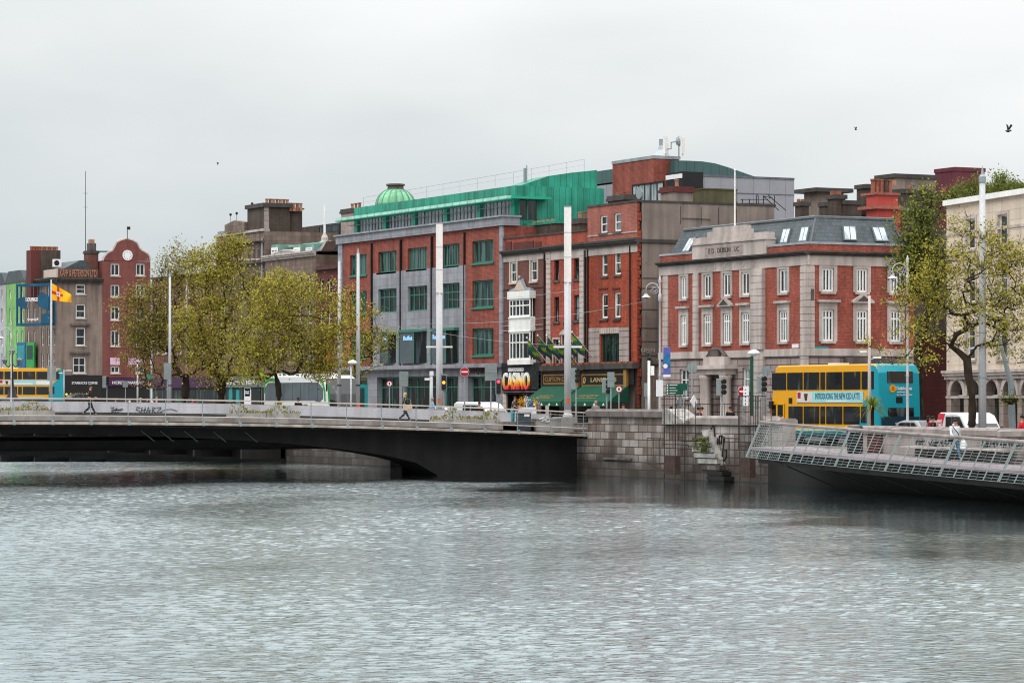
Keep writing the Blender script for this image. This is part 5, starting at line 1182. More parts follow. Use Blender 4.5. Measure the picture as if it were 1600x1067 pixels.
# ---- roofs and stacks behind the corner building
def roofs_right():
    G = Fr((0, 112), (1, 0)); 
    def blk(name, label, x0, x1, yt, yb, m, dep=4.0, p=112, cap=None, down=8, cat='building', capm='cornice_dark', side=False):
        H = Fr((0, p), (1, 0)); a0, a1, z0, z1 = R(H, x0, x1, yt, yb)
        if side:
            q = H.pt(a0, 0); H = Fr((q.x, q.y), (0, 1)); a0, a1, z0, z1 = R(H, x0, x1, yt, yb)
        t = thing(name, label, cat, H.pt(a0, z0))
        mb = MB(); mb.box(H, a0, a1, z0-down, z1, -dep, 0); mb.build('wall', m, t)
        if cap: mb = MB(); mb.box(H, a0-cap, a1+cap, z1, z1+.28, -dep-cap, cap); mb.build('roof', capm, t)
        return t, H, a0, a1, z0, z1
    blk('rooftop_house', 'brown rendered rooftop hut with a thin flat overhanging roof', 1278, 1318, 301, 336, 'render_brown', 1.8, 114, .5, side=True)
    t, H, a0, a1, z0, z1 = blk('chimney_stack', 'wide dark brick chimney stack left of the brown rooftop hut', 1252, 1264, 322, 340, 'brick_dark', .8, 111, .1, cat='chimney', side=True)
    for i in range(2): mb = MB(); mb.lathe(H.pt(a0+(a1-a0)*(i+.5)/2, z1+.2, -.6), [(.14, 0), (.12, .3)], 8); mb.build('chimney_pot', 'terracotta', t)
    t, H, a0, a1, z0, z1 = blk('chimney_stack', 'brown brick chimney stack overgrown with clay pots, right of the rooftop hut', 1306, 1321, 311, 340, 'brick_dark', 1.0, 109.5, .1, cat='chimney', side=True)
    for i in range(4): mb = MB(); mb.lathe(H.pt(a0+(a1-a0)*(i+.5)/4, z1+.2, -.6), [(.15, 0), (.13, .35)], 8); mb.build('chimney_pot', 'terracotta', t)
    blk('party_wall', 'low brown brick parapet wall with two buff panels behind the slate roof', 1318, 1346, 320, 340, 'brick_dark', 3, 110, .08, cat='wall', side=True)
    t, H, a0, a1, z0, z1 = blk('rooftop_block', 'dark brown brick rooftop block with small pots, left of the red chimney', 1354, 1386, 295, 338, 'brick_dark', 1.2, 112, .12, side=True)
    for i in range(3): mb = MB(); mb.lathe(H.pt(a0+.8+i*.7, z1+.2, .0), [(.15, 0), (.13, .4)], 8); mb.build('chimney_pot', 'pot_buff', t)
    t, H, a0, a1, z0, z1 = blk('red_chimney', 'broad red painted chimney with tall clay pots', 1370, 1403, 305, 345, 'render_red', 1.2, 108.3, None, cat='chimney', side=True, down=3)
    mb = MB(); mb.box(H, a0-.25, a1+.25, z1-.9, z1-.7, -1.85, .25); mb.box(H, a0-.12, a1+.12, z1, z1+.15, -1.7, .12); mb.build('chimney_band', 'brick_pink', t)
    for i in range(5): mb = MB(); mb.lathe(H.pt(a0+(a1-a0)*(i+.5)/5, z1+.15, -.7), [(.17, 0), (.14, .1), (.13, .75), (.17, .8), (.17, .9)], 8); mb.build('chimney_pot', 'terracotta' if i != 3 else 'brick_dark', t)
    blk('rooftop_block', 'long flat-roofed brown block at the back, left of the maroon cladding', 1398, 1462, 279, 335, 'render_brown', 2.2, 119, .15, side=True)
    t, H, a0, a1, z0, z1 = blk('rooftop_block', 'dark brick block with a ragged top row of pots, below the flat-roofed brown block', 1408, 1466, 303, 340, 'brick_dark', 1, 113, .1, side=True)
    for i in range(7): mb = MB(); mb.lathe(H.pt(a0+1+i*.9, z1+.2, -.5), [(.16, 0), (.13, .35)], 8); mb.build('chimney_pot', 'terracotta', t)
    t, H, a0, a1, z0, z1 = blk('red_side_building', 'red rendered side wall with a dark coping beyond the mansard roof', 1398, 1440, 330, 400, 'render_red', 5, 112.5, None, side=True, down=0)
    mb = MB(); P = H.pt; mb.box(H, a0-.1, a1, z1, z1+.25, -5, .1); mb.build('coping', 'lead', t)
    blk('maroon_clad_building', 'maroon panelled rooftop storey behind the roof garden', 1461, 1492, 269, 300, 'panel_maroon', 2.6, 128, .06, down=14, capm='panel_maroon', side=False)
    # brick building filling the side street, lower part dark red
    H = Fr((0, 119.5), (1, 0)); a0, a1 = H.a(1395), H.a(1482)
    t = thing('side_street_house', 'dark red brick wall of the side-street house behind the leafy tree', 'building', H.pt(a0, 1.6)); mb = MB(); mb.box(H, a0, a1+3, 1.3, H.z(1440, 520), -5, 0); mb.build('wall', 'brick_maroon', t)
    mb = MB(); mb.box(H, a0, a1+3, H.z(1440, 520), H.z(1440, 360), -5, -.1); mb.build('upper_wall', 'stone_dirty', t)
    mb = MB(); mb.box(H, a0, a1+3, H.z(1440, 522), H.z(1440, 518), 0, .15); mb.build('string_course', 'cornice_dark', t)
roofs_right()
# ---- cream arcade building on the right
def cream_building():
    A = W(1479, 173); u = FW2.u; G = Fr(A, u); a1 = G.a(1600)+22; zt_ = G.z(1480, 322)
    t = thing('cream_building', 'cream stone-fronted building with an arcaded ground floor and a roof garden', 'building', (A.x, A.y, 1.65))
    zl = G.z(1540, 582); rows = [(337, 383), (414, 462), (478, 540)]
    cols = [(1510, 1527), (1561, 1576)]
    step = G.a(1568)-G.a(1518); w_ = G.a(1576)-G.a(1561); holes = []
    zr = [(G.z(1568, 383), G.z(1568, 335)), (G.z(1568, 468), G.z(1568, 414)), (G.z(1568, 560), G.z(1568, 500))]
    for i in range(8):
        a = G.a(1510)+step*i
        for z0, z1 in zr: holes.append((a, a+w_, z0, z1))
    wall(t, G, 0, a1, zl, zt_, holes, 'render_cream', depth=10)
    for r in holes: window(t, G, r, nh=(.62,), t=.07, fr='white_paint', gl='glass_dark', sill='stone_trim', surr='stone_trim', sw=.2)
    band(t, G, -.05, a1, zt_, zt_+.3, .22, 'white_paint', 'coping', -.5); band(t, G, 0, a1, zt_-1.7, zt_-1.55, .05, 'stone_trim')
    band(t, G, 0, a1, zr[1][1]+.5, zr[1][1]+.62, .05, 'stone_trim')
    cornice(t, G, 0, a1, zl-.35, zl+.15, .35, 'stone_trim')
    # arcade
    sp = G.a(1583)-G.a(1554.6); c0 = G.a(1496); zs = G.z(1555, 618.5); rr = (G.a(1566)-G.a(1543))/2*.92
    cs = [c0+sp*i for i in range(14)]; z1 = zl-.35
    mb = MB(); P = G.pt; prev = 0
    for c in cs:
        n = 10; arc = [(c-rr*math.cos(math.pi*k/n), zs+rr*math.sin(math.pi*k/n)) for k in range(n+1)]
        mb.quad(P(prev, 1.4), P(c-rr, 1.4), P(c-rr, zs), P(c-rr, z1), P(prev, z1)) if False else None
        mb.quad(P(prev, 1.4), P(c-rr, 1.4), P(c-rr, z1), P(prev, z1))
        for (xa, za), (xb, zb) in zip(arc[:-1], arc[1:]):
            mb.quad(P(xa, za), P(xb, zb), P(xb, z1), P(xa, z1)); mb.quad(P(xa, za), P(xa, za, -.6), P(xb, zb, -.6), P(xb, zb))
        for s_ in (-rr, rr): mb.quad(P(c+s_, 1.4), P(c+s_, zs), P(c+s_, zs, -.6), P(c+s_, 1.4, -.6))
        prev = c+rr
    mb.quad(P(prev, 1.4), P(a1, 1.4), P(a1, z1), P(prev, z1)); mb.quad(P(0, 1.4), P(0, z1), P(0, z1, -8), P(0, 1.4, -8)); mb.build('arcade_wall', 'stone_arcade', t)
    for i, c in enumerate(cs):
        n = 10; mb = MB()
        for k in range(n):
            t0, t1 = math.pi*k/n, math.pi*(k+1)/n
            pts = [(c-(rr+.0)*math.cos(t0), zs+(rr)*math.sin(t0)), (c-rr*math.cos(t1), zs+rr*math.sin(t1)), (c-(rr+.3)*math.cos(t1), zs+(rr+.3)*math.sin(t1)), (c-(rr+.3)*math.cos(t0), zs+(rr+.3)*math.sin(t0))]
            mb.prism(G, pts[::-1], .0, .08)
        mb.box(G, c-.12, c+.12, zs+rr, zs+rr+.45, 0, .14); mb.build('arch_ring', 'stone_trim', t)
        mb = MB(); mb.quad(P(c-rr, 1.4, -.55), P(c+rr, 1.4, -.55), P(c+rr, zs+rr, -.55), P(c-rr, zs+rr, -.55)); wn = mb.build('arched_window', 'glass_shop', t)
        mb = MB(); mb.box(G, c-rr, c+rr, zs-.1, zs+.06, -.5, -.42); mb.box(G, c-rr, c+rr, 2.45, 2.65, -.5, -.42); mb.build('transom', 'white_paint' if i != 3 else 'sign_red', wn)
    band(t, G, -.02, a1, zs-.12, zs+.0, .05, 'stone_trim', 'impost', .0)
    return G
GC = cream_building()
# ---- dome building
def dome():
    p = W(618, 292); t = thing('domed_building', 'building behind with a pale green ribbed copper dome', 'building', (p.x, p.y, 2.3))
    G = Fr(p, RV); zb = zz(322, 292); zt_ = zz(294, 292); r = 31/F*292
    mb = MB(); mb.box(G, -4, 4, 2, zb-.8, -4, 4); mb.build('wall', 'brick_dark', t)
    mb = MB(); mb.lathe((p.x, p.y, 0), [(r*1.02, zb-1.0), (r*1.02, zb-.1), (r*1.05, zb)], 20); mb.build('drum', 'verdigris', t)
    prof = [(r*math.cos(a)*1.0+.35*0, zb+(zt_-zb)*math.sin(a)) for a in np.linspace(0, 1.25, 9)]; prof = [(max(rr, .5), z) for rr, z in prof]
    mb = MB(); mb.lathe((p.x, p.y, 0), prof, 24); d_ = mb.build('dome', 'dome_copper', t, smooth=True)
    mb = MB()
    for k in range(16):
        A = math.tau*k/16; mb.tube([(p.x+rr*1.01*math.cos(A), p.y+rr*1.01*math.sin(A), z+.02) for rr, z in prof], .05, 4)
    mb.build('ribs', 'verdigris', d_)
    mb = MB(); zt2 = prof[-1][1]; mb.lathe((p.x, p.y, zt2-.1), [(.8, 0), (.75, .35), (.9, .4), (.9, .55), (.7, .58)], 12); mb.build('cap', 'stone_dirty', d_)
dome()
# ---- terrace west of the green-topped block (partly behind the trees)
def left_terrace():
    G = FA
    # red brick narrow house next to the green block
    a0, a1 = G.a(494), G.a(529.6); c = G.pt(a1, 0)
    t = thing('red_terrace_house', 'narrow dark red brick house just left of the green-topped block, behind the thin steel poles', 'building', G.pt(a1, 2.3))
    hs = [R(G, x0, x1, y0, y1) for y0, y1 in ((436, 462), (484, 512)) for x0, x1 in ((499, 506), (512, 519))]
    wall(t, G, a0, a1, 6.5, G.z(512, 415), hs, 'brick_maroon', depth=8); band(t, G, a0, a1, G.z(512, 421), G.z(512, 419), .3, 'cornice_dark', 'cornice')
    for r in hs: window(t, G, r, nh=(.5,), sill='stone_dirty', gl='glass_dark')
    wall(t, G, a0, a1, 2.0, 6.5, [(a0+.4, a1-.4, 2.3, 5.6)], 'shop_brown', 'shopfront_wall', depth=3, sides=False); mb = MB(); mb.box(G, a0+.4, a1-.4, 2.3, 5.6, -.6, -.5); mb.build('shop_window', 'glass_shop', t)
    for x0, x1, y0, y1, m in ((495, 516, 547, 552, 'orange_sign'), (512, 516, 552, 570, 'orange_sign'), (500, 511, 552, 560, 'shop_black'), (500, 513, 562, 570, 'shop_teal'), (498, 516, 588, 596, 'sign_red')):
        mb = MB(); q = R(G, x0, x1, y0, y1); mb.box(G, *q, .0, .15); mb.build('shop_sign', m, t)
    mb = MB(); q = R(G, 516.5, 529, 581.5, 594); mb.box(G, *q, .3, .5); s_ = mb.build('hanging_sign', 'sign_white', t); mb = MB(); mb.box(G, q[0]+.2, q[1]-.2, q[2]+.2, q[3]-.2, .5, .52); mb.build('sign_panel', 'shop_black', s_)
    mb = MB(); H = G.off(-3.0); q = R(H, 497, 533, 377, 408); mb.box(H, q[0], q[1], 10, q[3], -6, 0); mb.build('upper_wall', 'stone_dirty', t)
    K = G.off(-9); mb = MB(); q = R(K, 455, 541, 352, 385); mb.box(K, q[0], q[1], 10, q[3], -5, 0); mb.build('rear_wall', 'brick_dark', t)
    q = R(K, 499, 531, 352, 367); w_ = window(t, K.off(.02), q, nh=(.3,), fr='shop_teal', gl='glass_dark', inset=-.05)
    chim_px(t, G, 533, 550, 327, 380, 1.8, 'stone_pale', 3, back=7)
    # mansard building with dormers, pediment and mast
    a0, a1 = G.a(414), G.a(493.6); zc = G.z(455, 402)
    t = thing('dormer_building', 'pale stone building with white dormers, a small pediment and a white mast', 'building', G.pt(a1, 2.3))
    hs = []
    for y0, y1 in ((430, 455), (475, 505), (525, 555)):
        for x in (424, 439, 454, 469, 484): hs.append(R(G, x-3, x+3, y0, y1))
    wall(t, G, a0, a1, 6.5, zc, hs, 'stone_brown', depth=8)
    for r in hs: window(t, G, r, nh=(.5,), sill='stone_trim', gl='glass_dark')
    cornice(t, G, a0, a1, zc-.1, zc+.35, .4, 'stone_trim')
    mb = MB(); P = G.pt; c = G.a(448); mb.prism(G, [(G.a(428), zc+.35), (G.a(470), zc+.35), (c, G.z(448, 390))], -.6, .35); mb.build('pediment', 'stone_trim', t)
    mb = MB(); mb.prism(G, [(G.a(431), zc+.5), (G.a(466), zc+.5), (c, G.z(448, 393))], .352, .37); mb.build('tympanum', 'stone_brown', t)
    zt_ = G.z(460, 383); mb = MB(); mb.quad(P(a0, zc+.3, -.3), P(a1, zc+.3, -.3), P(a1, zt_, -1.4), P(a0, zt_, -1.4)); mb.quad(P(a0, zt_, -1.4), P(a1, zt_, -1.4), P(a1, zt_, -7), P(a0, zt_, -7)); mb.quad(P(a1, zc+.3, -.3), P(a1, zc+.3, -7), P(a1, zt_, -7), P(a1, zt_, -1.4)); rf = mb.build('roof', 'slate', t)
    mb = MB(); mb.tube([P(a0, zt_+.05, -1.4), P(a1, zt_+.05, -1.4)], .14, 6); mb.build('ridge_lead', 'verdigris', rf)
    for x in (432, 467, 486):
        q = R(G.off(-.6), x-5, x+5, 387, 408); H = G.off(-.45); mb = MB(); mb.box(H, q[0]-.15, q[1]+.15, zc+.3, q[3]+.25, -1.6, -.03); d_ = mb.build('dormer', 'verdigris', rf)
        window(rf, H, (q[0], q[1], zc+.45, q[3]), nv=(.5,), nh=(.33, .66), t=.14, bar=.09, inset=-.06, name='dormer_window')
    mb = MB(); mb.prism(G, [(G.a(490), zc+.3), (G.a(494.5), zc+.3), (G.a(504), G.z(500, 377)), (G.a(500), G.z(500, 377))], -1.5, -.4); mb.build('gable_edge', 'stone_trim', rf)
    m_ = thing('roof_mast', 'white mast on a bell-shaped base on the dormer building roof', 'flagpole', G.pt(G.a(473), zt_, -2)); q = G.pt(G.a(473), 0, -2)
    mb = MB(); mb.lathe((q.x, q.y, zt_), [(.5, 0), (.5, .2), (.32, .3), (.3, .6), (.16, .85), (.1, 1.0)], 12); mb.build('base', 'stone_trim', m_); mb = MB(); mb.tube([(q.x, q.y, zt_+.9), (q.x, q.y, G.z(473, 328)), (q.x, q.y, G.z(473, 319))], [.1, .08, .02], 8); mb.build('pole', 'white_pole', m_)
    # grey stone office with parapet; its tall gable stack
    a0, a1 = G.a(338), G.a(413); c = G.pt(a1, 0); E = Fr((c.x, c.y), (0, 1))
    t = thing('grey_stone_office', 'grey stone office front with a raised parapet and a tall gable stack', 'building', G.pt(a1, 2.3)); zt_ = G.z(390, 364)
    hs = []
    for y0, y1 in ((390, 404), (425, 450), (468, 498), (518, 550)):
        for x in (350, 364, 377, 389.5, 397, 404.5): hs.append(R(G, x-2.2, x+2.2, y0, y1))
    wall(t, G, a0, a1, 6.5, zt_, hs, 'stone_brown', depth=7)
    for r in hs: window(t, G, r, t=.1, sill='stone_trim')
    for y in (381, 414): cornice(t, G, a0, a1, G.z(380, y+2), G.z(380, y-1), .45, 'stone_dirty')
    band(t, G, a0, a1, zt_, zt_+.2, .15, 'stone_trim', 'coping', -.5); mb = MB(); mb.prism(G, [(G.a(355), zt_+.2), (G.a(386), zt_+.2), (G.a(386), zt_+.95), (G.a(370), zt_+1.25), (G.a(355), zt_+.95)], -.4, .25); mb.build('raised_parapet', 'stone_brown', t)
    mb = MB(); q = R(G.off(-2), 340, 413, 357.5, 368); mb.box(G.off(-2), q[0], q[1], q[2]-.5, q[3], -3, 0); mb.build('roof_screen', 'cladding_grey', t)
    mb = MB(); mb.tube([G.pt(a1-.25, 6, .1), G.pt(a1-.25, G.z(411, 372), .1)], .1, 6); mb.build('downpipe', 'lead_light', t)
    x0, x1 = E.a(413), E.a(453); zg = E.z(430, 324)
    mb = MB(); mb.box(E, 0.01, x1, 6.5, zg, -4, -.01); gw = mb.build('gable_stack', 'brick_dark', t)
    mb = MB(); mb.box(E, x1+.01, E.a(475), 6.5, E.z(465, 327), -4, -.4); mb.build('stack', 'brick_dark', gw)
    mb = MB(); mb.box(E, -.2, x1+.2, zg, zg+.35, -4.1, .2); mb.box(E, x1, E.a(477), E.z(465, 327), E.z(465, 325), -4.1, -.2); mb.build('cap', 'cornice_dark', gw)
    quoins(gw, G.off(.0), a1-1.5*0-.02, a1+.0, 1, 2, .0) if False else None
    for i in range(11): a = E.a(417)+(E.a(470)-E.a(417))*i/10; mb = MB(); mb.lathe(E.pt(a, zg+.3 if a < x1 else E.z(465, 325)), [(.16, -.3), (.13, .3), (.17, .35), (.16, .42)], 8); mb.build('chimney_pot', 'terracotta' if i % 2 else 'pot_buff', gw)
    quoins(gw, E, .0, E.a(420), E.z(416, 359), zg, .03, 'stone_pale', .8, 'quoin')
    for x in (344, 353.5, 377.5, 403.5):
        f = thing('roof_pole', {344: 'thinnest bare pole at the left end of the grey office roof', 353.5: 'thin pole with a small ball, second from the left on the grey office roof', 377.5: 'tallest thin pole on the grey office roof', 403.5: 'thin pole on the grey office roof beside the chimney stack'}[x], 'flagpole', G.pt(G.a(x), zt_, -1), 'thin poles on the grey office roof'); q = G.pt(G.a(x), 0, -1); zz1 = G.z(x, {344: 335, 353.5: 333, 377.5: 318, 403.5: 324}[x])
        mb = MB(); mb.tube([(q.x, q.y, zt_), (q.x, q.y, zz1)], .035, 5); mb.build('pole', 'galv', f); mb = MB(); mb.sphere((q.x, q.y, zz1), .13); mb.build('ball', 'black_iron', f)
    # brown terrace hidden by the trees
    a0, a1 = G.a(238), G.a(337.8)
    t = thing('brown_terrace', 'dark brown brick terrace seen only in gaps between the big trees', 'building', G.pt(a1, 2.3)); hs = []
    for y0, y1 in ((448, 466), (482, 506), (524, 552)):
        for i in range(8): x = 246+i*12; hs.append(R(G, x-2.5, x+2.5, y0, y1))
    wall(t, G, a0, a1, 6.3, G.z(288, 432), hs, 'brick_brown', depth=8)
    for r in hs: window(t, G, r, nh=(.5,), sill='stone_trim')
    band(t, G, a0, a1, G.z(288, 432), G.z(288, 429), .3, 'cornice_dark', 'coping')
    # shop fronts under the terrace
    def shop(x0, x1, fascia, label, word, lm, wallm='shop_black'):
        a0, a1 = G.a(x0), G.a(x1); s = thing('shopfront', label, 'shopfront', G.pt(a0, 2.2, .1)); mb = MB(); mb.box(G, a0, a1, 2.0, 6.29, -.2, .12); mb.build('frame', wallm, s)
        mb = MB(); mb.box(G, a0, a1, 5.3, 6.25, .12, .35); f = mb.build('fascia', fascia, s)
        if word: mb = MB(); mb.text(G, word, a0+.6, a1-.6, 5.55, 6.0, .35, .4); mb.build('sign_lettering', lm, f)
        n = 3
        for i in range(n): mb = MB(); w_ = (a1-a0)/n; mb.box(G, a0+i*w_+.15, a0+(i+1)*w_-.15, 2.3, 5.1, .121, .13); mb.build('shop_window', 'glass_shop', s)
        return s
    s = shop(346, 408, 'shop_grey', 'grey-green shopfront with script lettering behind the tree trunk', 'Shoe Zone & Sons', 'sign_white', 'shop_teal')
    for x0, x1, y0, y1, m in ((361, 366, 592, 628, 'sign_teal'), (367, 378, 592, 604, 'sign_white'), (384.5, 395, 594, 634, 'sign_white'), (385.5, 393.5, 607, 619, 'sign_red'), (372, 377, 609, 630, 'sign_teal')):
        mb = MB(); q = R(G, x0, x1, y0, y1); mb.box(G, *q, .14, .18); mb.build('poster', m, s)
    mb = MB(); q = R(G, 386.5, 392.5, 608.5, 617.5); mb.text(G, 'SALE', q[0], q[1], q[2]+.1, q[3]-.1, .18, .2); mb.build('poster_lettering', 'sign_white', s)
    s = shop(410, 492, 'shop_grey', 'dark shopfront behind the white coach', None, None, 'stone_brown'); mb = MB(); q = R(G, 414.5, 421, 578, 594); c = (q[0]+q[1])/2
    mb.tube([G.pt(c+.3*math.sin(k*.9), q[2]+(q[3]-q[2])*k/7, .5) for k in range(8)], .17, 6); mb.build('green_sign', 'flag_lime', s)
    mb = MB(); q = R(G, 438, 450, 583, 590); mb.box(G, *q, .36, .5); mb.build('lit_sign', 'sign_white', s)
    for y in (557, 581): mb = MB(); q = R(G, 487, 496, y, y+10); mb.box(G, *q, .4, .6); mb.build('hanging_sign', 'sign_blue', s)
    shop(240, 344, 'shop_purple', 'dark shopfronts in the shade under the big trees', None, None)
left_terrace()
# ---- far side of the wide cross street
def far_corner():
    E = Fr((-378, 0), (0, 1)); aA, aB, aC = E.a(88), E.a(160), E.a(235)
    # Dutch gabled house
    t = thing('dutch_gable_house', 'dark red brick house with a curved Dutch gable and a round plaque', 'building', E.pt(aB, 2.5)); hs = []
    for y0, y1 in ((412, 431), (445, 464), (479, 500), (516, 541)):
        for x0, x1 in ((173, 187), (212.5, 226.5)): hs.append(R(E, x0, x1, y0, y1))
    hs2 = [R(E, 173, 187, 572, 583), R(E, 212, 226, 572, 583)]
    zt_ = E.z(198, 408); zb = E.z(198, 590)
    wall(t, E, aB, aC, zb, zt_, hs+hs2, 'brick_dutch', depth=10)
    gp = [(160.5, 408), (163, 402), (167, 397), (172, 394), (176, 392), (179, 386), (183, 379), (189, 376), (198, 373.5), (208, 376), (214, 380), (218, 388), (222, 392), (226, 394), (231, 397), (234, 402), (235, 408)]
    pts = [(E.a(x), E.z(x, y)) for x, y in gp]; mb = MB(); mb.prism(E, pts[::-1], -.5, 0.0); mb.build('gable', 'brick_dutch', t)
    mb = MB(); mb.tube([E.pt(a, z+.05, -.1) for a, z in pts], .16, 6); mb.build('gable_coping', 'stone_trim', t)
    mb = MB(); mb.disc(E, E.a(199), E.z(199, 399), .68, .0, .1, 20); pl = mb.build('plaque', 'sign_white', t)
    mb = MB()
    for k in range(12): A = math.tau*k/12; mb.box(E, E.a(199)+.48*math.cos(A)-.05, E.a(199)+.48*math.cos(A)+.05, E.z(199, 399)+.48*math.sin(A)-.05, E.z(199, 399)+.48*math.sin(A)+.05, .1, .12)
    mb.build('plaque_marks', 'cladding_grey', pl)
    mb = MB(); q = E.pt(E.a(199), E.z(199, 373.5)); mb.tube([q, q+Vector((0, 0, 1.6))], .05, 5); mb.box(E, E.a(199), E.a(199)+.4, q.z+1.2, q.z+1.6, -.02, .02); mb.build('finial', 'black_iron', t)
    for r in hs+hs2: window(t, E, r, nv=(.5,), t=.14, sill='stone_trim', gl='glass_dark')
    mb = MB(); 
    for x0, x1 in ((172, 187), (200, 226)): q = R(E, x0, x1, 559, 570); mb.box(E, *q, 0, .06)
    mb.build('pink_panel', 'pink', t)
    mb = MB(); mb.box(E, aB, aC, 2.3, zb-.01, -4, -.0); mb.build('shop_wall', 'shop_black', t); mb = MB(); q = R(E, 166, 234, 591, 603); mb.box(E, *q, 0, .3); f = mb.build('fascia', 'shop_purple', t)
    mb = MB(); mb.text(E, 'HICKEYS PHARMACY', E.a(174), E.a(226), E.z(198, 600), E.z(198, 595.5), .3, .36); mb.build('sign_lettering', 'sign_white', f)
    mb = MB(); mb.tube([E.pt(E.a(152), E.z(152, 393), 0), E.pt(E.a(176), E.z(176, 393), -.3)], .09, 5); mb.build('roof_bar', 'dark_green', t)
    # taupe corner house with a roof sign
    t = thing('taupe_corner_house', 'grey-brown corner house with old roof lettering and a dark shopfront', 'building', E.pt(aA, 2.5)); hs = []
    zt_ = E.z(120, 434); zb = E.z(120, 586)
    for y0, y1 in ((444.5, 459.5), (475.5, 497), (512, 540)): hs.append(R(E, 118.5, 133.5, y0, y1))
    hs.append(R(E, 114, 134, 558, 583)); c = E.pt(aA, 0); Q = Fr((c.x, c.y), (1, 0)); q0 = Q.a(60)
    wall(t, E, aA, aB-.01, zb, zt_, hs, 'render_taupe', sides=False)
    for i, r in enumerate(hs): window(t, E, r, nv=(.5,) if i == 3 else (), nh=(.5,), t=.14, sill='stone_trim', gl='glass_dark')
    for y in (506, 550): mb = MB(); q = R(E, 110, 140, y, y+3); mb.box(E, *q, 0, .35); mb.build('window_hood', 'stone_dirty', t)
    cornice(t, E, aA-.1, aB, zt_-.7, zt_, .8, 'cornice_dark')
    hq = []
    for y0, y1 in ((446, 462), (476, 498), (512, 540), (552, 575)):
        for x in (66, 75.5, 84): hq.append(R(Q, x-1.8, x+1.8, y0, y1))
    wall(t, Q, q0, -.0, zb, zt_, hq, 'render_taupe', depth=4, sides=False)
    for r in hq: window(t, Q, r, nh=(.5,), t=.12, gl='glass_dark')
    cornice(t, Q, q0, .0, zt_-.7, zt_, .8, 'cornice_dark')
    mb = MB(); mb.box(E, aA+.02, aB-.01, 2.3, zb-.01, -4, 0); mb.box(Q, q0, -4.01, 2.3, zb-.01, -4, -.01); mb.build('shop_wall', 'shop_black', t)
    mb = MB(); mb.text(E, 'STARBUCKS COFFEE', E.a(112), E.a(152), E.z(130, 600), E.z(130, 596.5), .01, .06); mb.build('sign_lettering', 'sign_white', t)
    mb = MB()
    for x in (103.5, 110.5, 117, 120.5, 124, 128, 135): mb.sphere(E.pt(E.a(x), E.z(x, 616), .1), .13)
    mb.build('shop_lamp', 'lamp_yellow', t)
    # roof sign, parapet, slate roof, stacks
    mb = MB(); z0, z1 = zt_, E.z(125, 420.5); mb.box(E, aA+.3, aB-.5, z0, z1, -.3, -.1); sb = mb.build('sign_board', 'brick_brown', t)
    mb = MB(); mb.text(E, 'KAPP & PETERSON LTD', aA+.5, aB-.8, z0+.12, z1-.08, -.1, .0); mb.build('sign_lettering', 'pot_buff', sb)
    mb = MB(); mb.box(Q, q0+2, -.2, zt_, zt_+1.1, -.3, -.05); mb.build('parapet', 'cream_paint', t)
    mb = MB(); mb.prism(E, [(aA+.3, zt_), (aB-.4, zt_), (aB-2, zt_+2.3), (aA+3.5, zt_+2.3), (aA+1.2, zt_+1.1)], -9, -1.0); mb.build('roof', 'slate', t)
    q = R(E.off(-1.2), 139, 152, 392, 432); p = E.off(-1.2).pt((q[0]+q[1])/2, 0, -.8); ch = chimney(t, p.x, p.y, q[1]-q[0]+.3, 1.6, q[2]-1, q[3], 'brick_brown', 0, ang=math.pi/2)
    q = R(E.off(-1.2), 141, 151, 380, 394); mb = MB(); H = E.off(-1.2); mb.box(H, q[0], q[1], q[2], q[3], -1.4, -.2); mb.build('upper_stack', 'stone_dirty', ch); mb = MB(); mb.box(H, q[0]+.15, q[1]-.15, q[3], q[3]+.5, -1.2, -.4); mb.build('chimney_pot', 'pot_buff', ch)
    H = E.off(-7); q = R(H, 48.5, 63, 391, 440); mb = MB(); mb.box(H, q[0], q[1], q[2]-2, q[3], -2, 0); ch = mb.build('chimney', 'brick_maroon', t); q2 = R(H, 63, 95, 391, 425); mb = MB(); mb.box(H, q2[0], q2[1], q2[2]-2, q2[3], -2, -.1); mb.build('stack', 'brick_dark', ch)
    for i in range(11): a = q[0]+.3+(q2[1]-q[0]-.6)*i/10; mb = MB(); mb.lathe(H.pt(a, q[3], -.8), [(.2, 0), (.17, .35), (.22, .4), (.2, .55)], 8); mb.build('chimney_pot', 'terracotta' if i < 3 or i % 2 else 'pot_buff', ch)
    mb = MB(); q = R(E.off(-1), 83.5, 96, 405, 417); mb.box(E.off(-1), *q, -.4, 0); d_ = mb.build('dish_panel', 'sign_white', t); mb = MB(); mb.disc(E.off(-1), (q[0]+q[1])/2-.1, (q[2]+q[3])/2, .35, .0, .03); mb.build('dish_mark', 'shop_black', d_)
    m_ = thing('radio_mast', 'very tall thin radio mast above the taupe corner house', 'mast', E.pt(E.a(145.5), 20, -3)); q = E.pt(E.a(145.5), 0, -3)
    mb = MB(); mb.tube([(q.x, q.y, 18), (q.x, q.y, E.z(145, 265))], [.06, .035], 5); mb.build('pole', 'black_iron', m_); mb = MB()
    for y in (300, 322): z = E.z(145, y); mb.tube([(q.x, q.y-.3, z), (q.x, q.y+.3, z)], .03, 4)
    mb.build('cross_bar', 'black_iron', m_)
